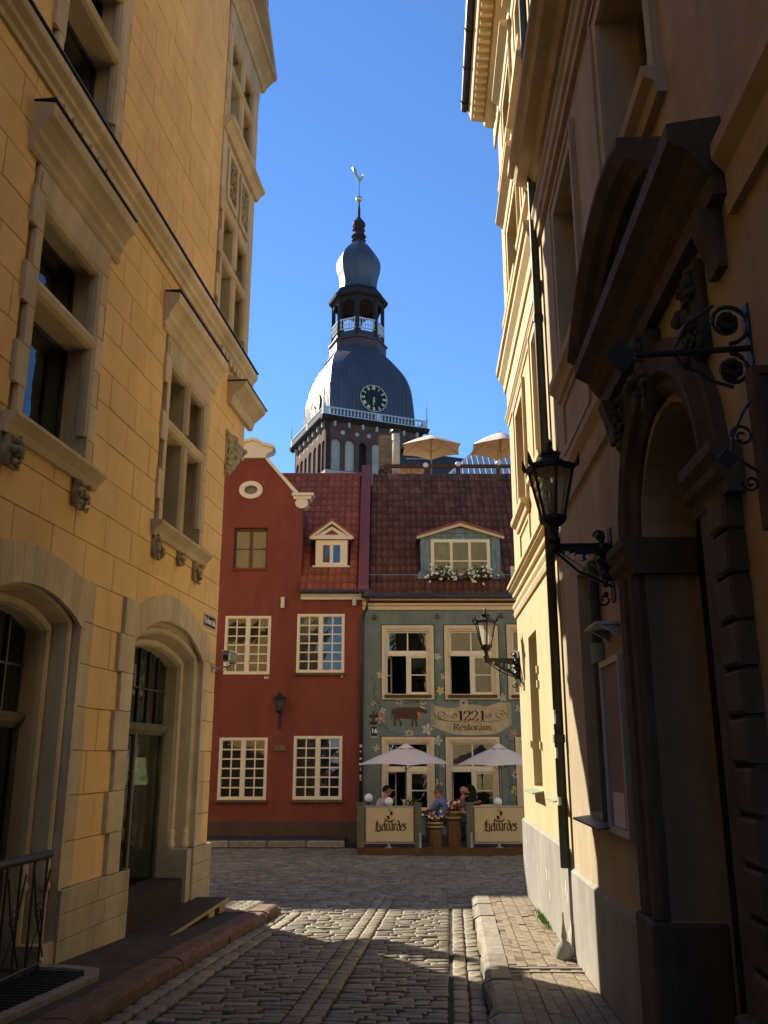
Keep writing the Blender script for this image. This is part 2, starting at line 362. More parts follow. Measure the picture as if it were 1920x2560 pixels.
def flower(mb, c, r, nrm=None):
    c = Vector(c); nrm = (nrm or Vector((random.gauss(0, .5), -1, random.gauss(.2, .5)))).normalized(); a = nrm.orthogonal().normalized(); b = nrm.cross(a)
    for k in range(5):
        w = 2 * math.pi * k / 5; p = a * math.cos(w) + b * math.sin(w); q = a * math.cos(w + .63) + b * math.sin(w + .63); q2 = a * math.cos(w - .63) + b * math.sin(w - .63)
        mb.add([c, c + q2 * r * .6 + nrm * r * .15, c + p * r + nrm * r * .1, c + q * r * .6 + nrm * r * .15], [(0, 1, 2, 3)])
def text(name, s, size, mat, parent, loc, rot, ext=.002, width=None, bold=0):
    c = bpy.data.curves.new(name, 'FONT'); c.body = s; c.size = size; c.extrude = ext; c.align_x = 'CENTER'; c.align_y = 'CENTER'; c.offset = bold; c.resolution_u = 3
    t = bpy.data.objects.new(name, c); COL.objects.link(t); bpy.context.view_layer.update()
    me = bpy.data.meshes.new_from_object(t.evaluated_get(bpy.context.evaluated_depsgraph_get())); bpy.data.objects.remove(t)
    o = link(name, me, None, parent, loc, rot); me.materials.clear(); me.materials.append(MATS[mat])
    if width:
        xs = [v.co.x for v in me.vertices]; k = width / (max(xs) - min(xs))
        for v in me.vertices: v.co.x *= k
    return o

# ------------------------------------------------------------------ ground
LT = [(-30, 1.25), (0, .11), (9.1, -.30), (14.1, -.526), (26, -.58), (200, -.6)]
RT = [(-30, .85), (0, -.12), (5, -.36), (9, -.46), (14.8, -.50), (26, -.58), (200, -.6)]
CL = [(-30, -5.6), (0, -2.78), (7.05, -2.2), (9.6, -2.0), (11.3, -1.83), (13.25, -1.615), (14.2, -1.55), (60, -1.5)]
CR = [(-30, -1.9), (7.74, .86), (14.6, 1.36), (60, 1.5)]
AL, AR = math.radians(6.44), math.radians(2.75)
def wallL(Y): return -4.2 + Y * math.tan(AL)
def wallR(Y): return 1.55 + Y * math.tan(AR)
def roadz(X, Y):
    l, r = interp(CL, Y), interp(CR, Y); t = min(1, max(0, (X - l) / (r - l)))
    return (interp(LT, Y) - .13) * (1 - t) + (interp(RT, Y) - .165) * t
def grid_mesh(xs, ys, zf):
    m = MB(); n = len(ys)
    m.add([(x, y, zf(x, y)) for x in xs for y in ys], [(i * n + j, (i + 1) * n + j, (i + 1) * n + j + 1, i * n + j + 1) for i in range(len(xs) - 1) for j in range(n - 1)])
    return m
xs = [-1500, -300, -80, -30, -15, -9] + [-7 + .5 * i for i in range(25)] + [7, 9, 15, 30, 80, 300, 1500]
ys = [-400, -100, -30] + [-20 + 2 * i for i in range(10)] + [.5 * i for i in range(0, 60)] + [32, 40, 60, 120, 300, 900, 3000]
tag(grid_mesh(xs, ys, lambda x, y: roadz(x, y) - .035).build('ground', 'earth', recalc=False), kind='structure')
road = tag(grid_mesh([-14 + .5 * i for i in range(57)], [-12 + .5 * i for i in range(76)], lambda x, y: roadz(x, y) - .016).build('road', 'road_base', recalc=False), kind='structure')

def stone_mesh(seed, name='paving_stone', ex=.17):
    rnd = random.Random(seed); m = MB(); n = 8; vs = []; fs = []; c = ex; h = .5
    O = [(h, -h + c), (h, h - c), (h - c * .7, h), (-h + c * .7, h), (-h, h - c), (-h, -h + c), (-h + c * .7, -h), (h - c * .7, -h)]
    jit = [1 + rnd.uniform(-.07, .07) * (1 if c > .05 else .1) for _ in range(n)]
    def ring(k, ky, z):
        for i in range(n): vs.append((O[i][0] * k * jit[i], O[i][1] * ky * jit[i], z))
    if c > .05: ring(1.0, 1.0, -.06); ring(.99, .985, -.012); ring(.96, .9, -.001); ring(.75, .5, .004)
    else: ring(1.0, 1.0, -.05); ring(1, 1, -.004); ring(.97, .97, 0); ring(.4, .4, .001)
    for r in range(3):
        for i in range(n): fs.append((r * n + i, r * n + (i + 1) % n, (r + 1) * n + (i + 1) % n, (r + 1) * n + i))
    fs.append(tuple(3 * n + i for i in range(n)))
    m.add(vs, fs); return m
ROUGH = [stone_mesh(i) for i in range(7)]; FLAT = [stone_mesh(i, ex=.025) for i in range(7)]
def lay(specs, name, mat, parent, limit=300, STONES=ROUGH):
    """specs: (x, y, z, sx, sy, rz); the largest in the picture are objects, the rest one joined part"""
    sc = []
    for s in specs:
        p = proj((s[0], s[1], s[2]))
        if not p or not (-60 < p[0] < 1980 and -60 < p[1] < 2620): a = 0
        else: a = s[3] * s[4] / p[2] ** 3
        sc.append((a, s))
    sc.sort(key=lambda q: -q[0])
    meshes = []
    for i, st in enumerate(STONES):
        me = st.mesh(name, smooth=STONES is ROUGH); me.materials.append(MATS[mat]); meshes.append(me)
    rest = MB()
    for k, (a, s) in enumerate(sc):
        x, y, z, sx, sy, rz = s; i = random.randrange(7)
        tx, ty = random.gauss(0, .02), random.gauss(0, .02)
        if k < limit and a > 0:
            o = link(name, meshes[i], None, parent, (x, y, z), (tx, ty, rz)); o.scale = (sx, sy, 1)
        else:
            c, sn = math.cos(rz), math.sin(rz)
            rest.add([(x + v[0] * sx * c - v[1] * sy * sn, y + v[0] * sx * sn + v[1] * sy * c, z + v[2] + v[0] * sx * ty - v[1] * sy * tx) for v in STONES[i].v], STONES[i].f)
    if rest.v: tag(rest.build(name + '_field', mat, parent, smooth=STONES is ROUGH, recalc=False), kind='stuff')

def stripx(Y): return interp([(0, -1.45), (7.75, -.70), (14.5, -.10), (16, .05)], Y)
cob = []; strip = []
Y = 5.2
while Y < 23.8:
    dy = random.uniform(.095, .135)
    xa = interp(CL, Y) + .34 if Y < 14.1 else -5.4; xb = interp(CR, Y) - .36 if Y < 14.7 else 5.2
    sx = stripx(Y + dy / 2); ivs = [(xa, sx - .16), (sx + .16, xb)] if Y < 15.7 else [(xa, xb)]
    for ia, ib in ivs:
        x = ia
        while x < ib - .03:
            w = random.uniform(.15, .34)
            if ib - x - w < .12: w = ib - x
            if w > .42: w *= .5
            yy = Y + dy / 2 + .025 * math.sin(x * 1.7)
            cob.append((x + w / 2, yy, roadz(x + w / 2, yy) + random.gauss(0, .005), w - .008, dy - .004, random.gauss(0, .02)))
            x += w
    Y += dy
for s in (-1, 1):
    Y = 5.2
    while Y < 15.8:
        l = random.uniform(.16, .27); x = stripx(Y + l / 2) + s * .078
        strip.append((x, Y + l / 2, roadz(x, Y) + .006, .145, l - .014, -.09)); Y += l
for k in range(2):
    Y = 5.2
    while Y < 14.5:
        l = random.uniform(.2, .36); x = interp(CR, Y + l / 2) - .09 - .16 * k
        strip.append((x, Y + l / 2, roadz(x, Y) + .004, .15, l - .014, -.073)); Y += l
    Y = 5.2
    while Y < 14.0:
        l = random.uniform(.2, .36); x = interp(CL, Y + l / 2) + .09 + .16 * k
        strip.append((x, Y + l / 2, roadz(x, Y) + .002, .15, l - .014, -.085)); Y += l
lay(cob, 'paving_stone', 'cobble', road, 300)
lay(strip, 'border_stone', 'cobble_strip', road, 160)

# left pavement: asphalt with granite kerb stones
lp = MB(); ysl = [-12 + .7 * i for i in range(38)] + [14.4]
lp.add([(x, y, interp(LT, y)) for y in ysl for x in (wallL(y) - .3, interp(CL, y) - .24)], [(2 * i, 2 * i + 1, 2 * i + 3, 2 * i + 2) for i in range(len(ysl) - 1)])
pave_l = tag(lp.build('pavement_left', 'asphalt', recalc=False), kind='structure')
def kerbs(tab, zt, cuts, side, mat, parent, wid=.27):
    for a, b in zip(cuts, cuts[1:]):
        m = MB(); n = max(3, int((b - a) / .22)); g = .018; vs = []; fs = []; rnd = random.Random(int(a * 100))
        for i in range(n + 1):
            y = a + g + (b - a - 2 * g) * i / n; e = interp(tab, y); z = interp(zt, y) + rnd.gauss(0, .004); o = rnd.gauss(0, .008) + (-.03 if i in (0, n) else 0)
            pr = [(0 + o, -.2), (0 + o, -.045), (.02, -.012 + rnd.gauss(0, .004)), (.055, .004), (wid, .003), (wid, -.2)]
            vs += [(e - side * p[0], y, z + p[1]) for p in pr]
        for i in range(n):
            for k in range(6): fs.append((i * 6 + k, i * 6 + (k + 1) % 6, i * 6 + 6 + (k + 1) % 6, i * 6 + 6 + k))
        fs += [tuple(range(6)), tuple(n * 6 + k for k in reversed(range(6)))]
        m.add(vs, fs).build('kerb_stone', mat, parent)
kerbs(CL, LT, [-6, -3.8, -1.6, .6, 2.8, 4.9, 7.05, 9.6, 11.3, 13.25, 14.15], 1, 'granite', pave_l, .26)
# brick-laid apron at the corner in the sun
ap = []
for i in range(6):
    for j in range(8):
        y = 13.35 + i * .2; x = wallL(y) + .1 + j * .115
        if x < interp(CL, y) - .3: ap.append((x, y, interp(LT, y) + .004, .105, .19, -.1))
lay(ap, 'apron_stone', 'paver', pave_l, STONES=FLAT)

# right pavement: small rectangular pavers between wall and granite kerb
rp = MB(); ysr = [-8 + .8 * i for i in range(29)] + [14.85]
rp.add([(x, y, interp(RT, y) - .012) for y in ysr for x in (wallR(y) + .3, interp(CR, y) + .2)], [(2 * i, 2 * i + 1, 2 * i + 3, 2 * i + 2) for i in range(len(ysr) - 1)])
pave_r = tag(rp.build('pavement_right', 'soil_joint', recalc=False), kind='structure')
kerbs(CR, RT, [-6, -4.5, -3, -1.5, 0, 1.4, 2.9, 4.2, 5.6, 6.9, 8.1, 9.35, 10.5, 11.6, 12.9, 14.0, 14.75], -1, 'granite_grey', pave_r, .24)
pv = []; Y = 5.0; r = 0
while Y < 14.7:
    xa, xb = interp(CR, Y) + .25, wallR(Y) - .04; n = 7; w = (xb - xa) / n
    for k in range(n):
        yo = .12 if k % 2 else 0
        if abs(Y + yo - 9.75) < .14: continue
        pv.append((xa + w * (k + .5), Y + yo + .115, interp(RT, Y) + random.gauss(-.008, .003), w - .008, .232, -.06))
    Y += .24
lay(pv, 'paver', 'paver', pave_r, STONES=FLAT)
mw_ = MB(); rnd = random.Random(4)
for _ in range(260):
    y = rnd.gauss(12.6, .35); p = Vector((wallR(y) - .05 - abs(rnd.gauss(0, .03)), y, interp(RT, y))); d = Vector((rnd.gauss(0, .4), rnd.gauss(0, .4), 1)).normalized() * rnd.uniform(.03, .09); s_ = Vector((rnd.gauss(0, 1), rnd.gauss(0, 1), 0)).normalized() * .006
    mw_.add([p - s_, p + s_, p + d], [(0, 1, 2)])
tag(mw_.build('weeds', 'moss', pave_r, recalc=False), kind='stuff')
m = MB()
for a, b in ((9.64, 9.70), (9.80, 9.86)):
    m.prism([(a, -.07), (b, -.07), (b, 0), (a, .004)], 0, interp(CR, 9.7) + .26, wallR(9.7) - .03)
m.v = [(x, y, z + interp(RT, 9.7)) for x, y, z in m.v]
m.build('drain_channel', 'granite_grey', pave_r)
# far pavement along the houses
m = MB().box(-9, -1.05, 24.6, 26.1, -.9, -.585)
pf = tag(m.build('pavement_far', 'asphalt'), kind='structure')
for i in range(8): MB().box(-9 + i, -8.02 + i, 24.35, 24.59, -.9, -.575).build('kerb_stone', 'granite_grey', pf, bev=.02)
for a in (-4.9, -2.75): MB().box(a, a + 1.15, 25.45, 25.99, -.584, -.576).build('cellar_hatch', 'dark_metal', pf)

# ------------------------------------------------------------------ yellow building on the left
def TL(p): return (p[0], -p[1], p[2])
yb = thing('yellow_building', 'ochre yellow building with pale stone window surrounds on the left', 'building', (-4.2, 0, 0), math.pi / 2 - AL)
B = lambda: MB(TL)
def rect(u0, u1, z0, z1): return [(u0, z0), (u1, z0), (u1, z1), (u0, z1)]
WL = [(7.65, 9.0, 4.55, 6.83, 1), (11.28, 12.87, 4.5, 6.8, 2), (7.65, 9.0, 8.45, 10.55, 1), (13.2, 14.78, 8.45, 10.55, 2), (13.2, 14.78, 12.2, 14.1, 2)]
DL = [(8.3, .70, 2.86, 3.14, .3), (12.06, 1.03, 2.88, 3.33, .34)]     # centre, inner half width, spring, apex of the outer mould, mould width
outer = [(-22, -1.2), (14.05, -1.2), (14.05, 6.1), (15.1, 6.8), (15.1, 16.6), (12.9, 16.6), (12.9, 15.0), (-22, 15.0)]
holes = [rect(*w[:4]) for w in WL] + [([(c - h - mw * .93, -.9)] + [(q[0] + q[2] * mw * .93, q[1] + q[3] * mw * .93) for q in arc(c, h, zs - .05, za - mw + .12 * (1 - di), -.5, 16)[1:-1]] + [(c + h + mw * .93, -.9)])[::-1] for di, (c, h, zs, za, mw) in enumerate(DL)]
B().plate([outer] + holes, 1, -.35, -.012).build('wall', 'yellow_joint', yb)
side = B()
side.prism([(14.05, -.36), (14.05, -.02), (15.1, -1.2), (15.1, -14), (14.7, -14), (14.7, -1.35)], 2, -1.2, 6.1)
side.prism([(15.1, -.36), (15.1, -14), (14.7, -14), (14.7, -.36)], 2, 6.8, 16.6)
side.build('side_wall', 'yellow_plaster', yb)
B().prism([(12.85, .35), (12.85, -14.2), (-22.2, -14.2), (-22.2, .35)], 2, 15.0, 15.4).build('roof_cornice', 'cream_stone', yb)
B().prism([(.5, 15.4), (-7, 18.8), (-14.4, 15.4)], 0, -22, 12.85).build('roof', 'roof_dark', yb); B().prism([(12.86, 16.6), (15.2, 16.6), (14.03, 17.9)], 1, -14, .1).build('bay_roof', 'roof_dark', yb)
B().prism([(-22, -.36), (-22, -14), (-21.7, -14), (-21.7, -.36)], 2, -1.2, 15.0).build('back_wall', 'yellow_plaster', yb)
# plaster blocks with recessed joints, course by course
ex = [(w[0] - .2, w[1] + .2, w[2] - .15, w[3] + .55) for w in WL[:2]] + [(7.45, 9.2, 8.2, 11.2), (12.98, 15.02, 8.2, 15.0)]
ex += [(c - h - mw - .33, c + h + mw + .25, -2, 3.38) for c, h, zs, za, mw in DL] + [(-30, 20, 8.02, 8.36)]
rows = [.34 + .4343 * k for k in range(8)]
while rows[-1] < 16.1: rows.append(rows[-1] + .405)
blocks = []
for ri, (z0, z1) in enumerate(zip(rows, rows[1:])):
    iv = [(-20.0 if z1 < 15.1 else 12.92, 14.04 if z0 < 6.6 else 15.09, z0, z1)]
    for e in ex:
        nv = []
        for a, b, s, t in iv:
            if e[1] <= a or e[0] >= b or e[2] >= t or e[3] <= s: nv.append((a, b, s, t)); continue
            if e[0] > a: nv.append((a, e[0], s, t))
            if e[1] < b: nv.append((e[1], b, s, t))
            m0, m1 = max(a, e[0]), min(b, e[1])
            if e[2] - s > .02: nv.append((m0, m1, s, e[2]))
            if t - e[3] > .02: nv.append((m0, m1, e[3], t))
        iv = nv
    off = (ri % 2) * .37 + ((ri * 7) % 3 - 1) * .08
    for a, b, s_, t_ in iv:
        cuts = [a] + [-20 + off + .74 * k for k in range(60) if a + .12 < -20 + off + .74 * k < b - .12] + [b]
        for c, d in zip(cuts, cuts[1:]): blocks.append((c, d, s_, t_))
def loc2w(u, d, z): return (-4.2 + u * math.sin(AL) + d * math.cos(AL), u * math.cos(AL) - d * math.sin(AL), z)
def vis(b):
    p = proj(loc2w((b[0] + b[1]) / 2, 0, (b[2] + b[3]) / 2))
    if not p or not (-40 < p[0] < 1960 and -40 < p[1] < 2600): return 0
    return (b[1] - b[0]) * (b[3] - b[2]) / p[2] ** 2
blocks.sort(key=lambda b: -vis(b)); restb = B()
for i, (a, b, z0, z1) in enumerate(blocks):
    g = .0045; d1 = random.gauss(.008, .0015)
    if i < 300: B().slab(a + g, b - g, z0 + g, z1 - g, -.02, d1, .004).build('wall_block', 'yellow_plaster', yb)
    else: restb.slab(a + g, b - g, z0 + g, z1 - g, -.02, d1, .004)
tag(restb.build('wall_blocks', 'yellow_plaster', yb), kind='stuff')
# plinth
for a, b in ((-20, 8.3 - 1.02), (9.28, 10.99), (13.28, 14.12)):
    u = a; k = 0
    if a == -20: B().box(a, b, -.3, .06, -1.2, .34).build('plinth', 'plinth_stone', yb); continue
    for z0, z1 in ((-1.0, -.12), (-.115, .115), (.12, .34)):
        n = 2 if b - a > 1 else 1; cs = [a + (b - a) * (i / n + (.12 if (k % 2 and 0 < i < n) else 0)) for i in range(n + 1)]; k += 1
        for c, d in zip(cs, cs[1:]): B().slab(c + .002, d - .002, z0, z1, -.3, .055 + random.gauss(0, .002), .006).build('plinth_stone', 'plinth_stone', yb)
# mouldings
def roll(c, d, r, n=5): return [(c + r * math.cos(math.pi - math.pi * i / n), d + r * math.sin(math.pi - math.pi * i / n) * 1.0) for i in range(n + 1)]
def stringcourse(name, u0, u1, z0, hgt, dep, mat='cream_stone', par=None, TT=B, cap=True):
    pr = [(-.02, z0), (dep * .25, z0), (dep * .3, z0 + hgt * .18), (dep * .55, z0 + hgt * .3), (dep * .6, z0 + hgt * .45), (dep * .95, z0 + hgt * .62), (dep, z0 + hgt * .7), (dep, z0 + hgt * .9), (-.02, z0 + hgt)]
    m = TT(); m.prism(pr, 0, u0, u1); o = m.build(name, mat, par)
    return o
u = -20.0
while u < 15.2:
    w = min(.95 + random.uniform(-.1, .15), 15.28 - u); stringcourse('string_course_stone', u + .003, u + w - .003, 8.02, .34, .16, par=yb); u += w
B().box(-20, 15.3, -.02, .175, 8.361, 8.378).build('string_flashing', 'dark_metal', yb)
for us, ue in ((7.7, 8.95), (13.3, 14.6)):
    for k in range(6):
        c = us + (ue - us) * (k + .5) / 6
        m = B(); m.prism([(c - .075, 8.02), (c + .075, 8.02), (c + .075, 7.93)] + [(c + .075 * math.cos(a), 7.93 - .06 * math.sin(a)) for a in (.5, 1.2, 1.9, 2.6)] + [(c - .075, 7.93)], 1, -.01, .085); m.build('dentil', 'cream_stone', yb)
def carve(mb, u0, u1, z0, z1, d, amp=.06, n=26, seed=0):
    rnd = random.Random(seed)
    mb.box(u0, u1, -.01, d * .5, z0, z1)
    for i in range(n):
        u, z = rnd.uniform(u0 + .03, u1 - .03), rnd.uniform(z0 + .03, z1 - .03); r = rnd.uniform(.5, 1) * amp
        if i % 3: mb.ball((u, d * .5 + rnd.uniform(0, d * .4), z), r * .6, 7, 5, rnd.uniform(.6, 1.2))
        else:
            s = rnd.choice((-1, 1)); a0 = rnd.uniform(0, 6)
            mb.tube([(u + s * (1 - t / 9) * r * 1.1 * math.cos(a0 + t * .75), d * .6, z + (1 - t / 9) * r * 1.1 * math.sin(a0 + t * .75)) for t in range(8)], [r * .28 * (1 - t / 12) for t in range(8)], 5)
def lwindow(i, w, cornice=True, sill=True, blocks_=True):
    u0, u1, z0, z1, n = w; zt = z1 - .88
    if i == 4: zt = z1 - .72
    wd = MB(TL).box(u0 - .01, u0 + .012, -.36, .03, z0, z1).build('window', 'cream_stone', yb)     # the left jamb carries the rest
    part = lambda m, nm, mt='cream_stone', **k: m.build(nm, mt, wd, **k)
    part(B().box(u1 - .012, u1 + .01, -.36, .03, z0, z1), 'jamb'); part(B().box(u0, u1, -.36, .03, z1 - .012, z1 + .01), 'soffit'); part(B().box(u0, u1, -.40, .03, z0 - .02, z0 + .015), 'threshold')
    # roll mould down the jambs and along the head, stopped above the sill
    ph = [(u0 + .07, z0 + .32, -1, 0), (u0 + .07, z1 - .07, -1, 1), (u1 - .07, z1 - .07, 1, 1), (u1 - .07, z0 + .32, 1, 0)]
    pr = [(.07, -.08), (.0, -.08), (-.005, -.03), (.012, .015), (.045, .03), (.07, .02)]
    part(B().sweep(ph, pr), 'roll_mould')
    def bar(a0, a1, b0, b1, nm):
        m = B()
        if nm == 'transom': m.prism([(-.30, b0), (-.02, b0), (.02, b0 + .03), (.045, (b0 + b1) / 2), (.02, b1 - .03), (-.04, b1), (-.30, b1)], 0, a0, a1)
        else: m.prism([(a0, -.3), (a0, -.02), (a0 + .03, .02), ((a0 + a1) / 2, .05), (a1 - .03, .02), (a1, -.02), (a1, -.3)], 2, b0, b1)
        part(m, nm)
    bar(u0, u1, zt - .09, zt + .09, 'transom')
    cells = [(u0, u1)]
    if n == 2:
        c = (u0 + u1) / 2; bar(c - .075, c + .075, z0 + .0, zt - .092, 'mullion'); bar(c - .075, c + .075, zt + .092, z1, 'mullion'); cells = [(u0, c - .075), (c + .075, u1)]
    for a, b in cells:
        for s, t in ((z0 + .02, zt - .09), (zt + .09, z1 - .015)):
            f = B(); fw = .05; f.plate([rect(a, b, s, t), rect(a + fw, b - fw, s + fw, t - fw)[::-1]], 1, -.33, -.28)
            if n == 1 and s < zt - .5: f.box(a + .26, a + .31, -.325, -.285, s + fw, t - fw)
            fo = part(f, 'sash', 'dark_metal'); B().box(a + fw, b - fw, -.308, -.302, s + fw, t - fw).build('pane', 'glass', fo)
    part(B().plate([rect(u0 - .1, u1 + .1, z0 - .1, z1 + .1), rect(u0 - .02, u1 + .02, z0 - .02, z1 + .02)[::-1]], 1, -2.2, -.36).box(u0 - .1, u1 + .1, -2.3, -2.2, z0 - .1, z1 + .1), 'room', 'interior')
    # surround: toothed jamb stones and lintel
    z = z0 - .1; k = 0
    while z < z1 + .2:
        h = min(.405, z1 + .25 - z); e = .10 if k % 2 else 0
        part(B().slab(u0 - .12 - e, u0 - .005, z + .003, z + h - .003, -.02, .045, .006), 'jamb_stone')
        part(B().slab(u1 + .005, u1 + .16 + e * .4, z + .003, z + h - .003, -.02, .022, .006), 'jamb_stone'); z += h; k += 1
    if sill:
        m = B(); m.prism([(-.02, z0 - .2), (.05, z0 - .2), (.08, z0 - .13), (.13, z0 - .08), (.16, z0 - .05), (.16, z0 - .015), (-.30, z0 + .012)], 0, u0 - .28, u1 + .28); part(m, 'sill')
        for q, (a, hw) in enumerate([(u0 - .1, .14), (u1 - .08, .14)] + ([((u0 + u1) / 2 - .03, .06)] if n == 2 else [])):
            m = B(); carve(m, a - hw * .9, a + hw * .9, z0 - .48 + (.08 if hw < .1 else 0), z0 - .2, .12, .07, 22, q + i * 5); part(m, 'carved_bracket', 'carved_stone', smooth=True)
    if cornice:
        part(B().slab(u0 - .16, u1 + .16, z1 + .012, z1 + .32, -.02, .03, .006), 'lintel')
        part(B().prism([(-.02, z1 + .32), (.035, z1 + .32), (.06, z1 + .36), (.035, z1 + .40), (.05, z1 + .44), (.09, z1 + .50), (.10, z1 + .56), (.16, z1 + .66), (.21, z1 + .71), (.225, z1 + .78), (.225, z1 + .83), (-.02, z1 + .87)], 0, u0 - .36, u1 + .36), 'hood_cornice')
        part(B().box(u0 - .37, u1 + .37, -.01, .235, z1 + .872, z1 + .884), 'hood_flashing', 'dark_metal')
    return wd
for i, w in enumerate(WL): lwindow(i, w, cornice=i < 2, sill=i < 2)
# upper bay above the string course: panels, sill and pediment
B().slab(12.99, 13.19, 10.56, 14.6, -.02, .028).build('bay_jamb', 'cream_stone', yb); B().slab(14.79, 15.05, 8.38, 14.6, -.02, .02).build('bay_jamb', 'cream_stone', yb)
B().prism([(-.02, 11.9), (.06, 11.9), (.14, 12.02), (.2, 12.06), (.2, 12.12), (-.3, 12.2)], 0, 12.95, 15.12).build('bay_sill', 'cream_stone', yb)
B().slab(12.99, 15.05, 14.11, 14.55, -.02, .035).build('bay_lintel', 'cream_stone', yb); B().slab(13.2, 14.79, 10.56, 11.9, -.02, .004).build('bay_panel_field', 'cream_stone', yb)
for k, a in enumerate((13.3, 14.05)):
    B().plate([rect(a, a + .62, 10.75, 11.75), rect(a + .09, a + .53, 10.84, 11.66)[::-1]], 1, 0, .045).build('panel_frame', 'cream_stone', yb)
    m = B(); carve(m, a + .12, a + .5, 10.88, 11.62, .06, .08, 30, 70 + k); m.build('carved_panel', 'carved_stone', yb, smooth=True)
B().prism([(-.02, 14.55), (.06, 14.55), (.1, 14.65), (.24, 14.8), (.3, 14.82), (.3, 14.92), (-.02, 14.93)], 0, 12.75, 15.3).build('bay_cornice', 'cream_stone', yb)
B().prism([(12.9, 14.94), (15.15, 14.94), (14.03, 16.0)], 1, -.02, .05).build('pediment_field', 'cream_stone', yb)
for a, b in (((12.7, 14.93), (14.03, 16.2)), ((15.36, 14.93), (14.03, 16.2))):
    s = 1 if b[0] > a[0] else -1
    B().prism([a, (a[0] + s * .25, a[1]), (b[0], b[1] - .2), b], 1, -.02, .3).build('pediment_rake', 'cream_stone', yb)
# corbel under the overhanging corner, its hood above
m = B(); rnd = random.Random(5); nn = 7; vs = []
for i in range(nn + 1):
    t = i / nn; z = 6.0 + .82 * t
    P0 = Vector((14.05, 0, z)); P2 = Vector((15.1, -1.2, z)); Cn = P0.lerp(P2, .5); out = Vector((15.1, 0, z)) - Cn
    for j in range(9):
        s = j / 8; base = P0.lerp(P2, s); k = (1 - abs(2 * s - 1)) * (t ** .8)
        vs.append(base + out * k + Vector((rnd.gauss(0, .015), rnd.gauss(0, .015), 0)))
m.add(vs, [(i * 9 + j, i * 9 + j + 1, (i + 1) * 9 + j + 1, (i + 1) * 9 + j) for i in range(nn) for j in range(8)])
m.prism([(13.98, 6.82), (15.08, 6.82), (15.08, 6.72), (14.04, 6.02), (13.98, 6.02)], 1, -.01, .03)
for i in range(75):
    z = rnd.uniform(6.1, 6.8); uu = rnd.uniform(14.0, 14.04 + (z - 6.02) * 1.4); m.ball((uu, .03 + rnd.uniform(0, .02), z), rnd.uniform(.03, .065), 7, 5)
for i in range(12):
    z = rnd.uniform(6.2, 6.75); uu = rnd.uniform(14.05, 14.04 + (z - 6.02) * 1.3); m.tube([(uu + (.11 - t * .011) * math.cos(t * .8), .05, z + (.11 - t * .011) * math.sin(t * .8)) for t in range(9)], .022, 5)
m.build('carved_corbel', 'carved_stone', yb, smooth=True)
B().prism([(.0, 7.28), (.08, 7.28), (.12, 7.42), (.3, 7.58), (.33, 7.66), (-.0, 7.78)], 0, 13.95, 15.35).build('corner_hood', 'cream_stone', yb)
B().box(13.93, 15.38, -.01, .345, 7.66, 7.68).build('corner_hood_flashing', 'dark_metal', yb)
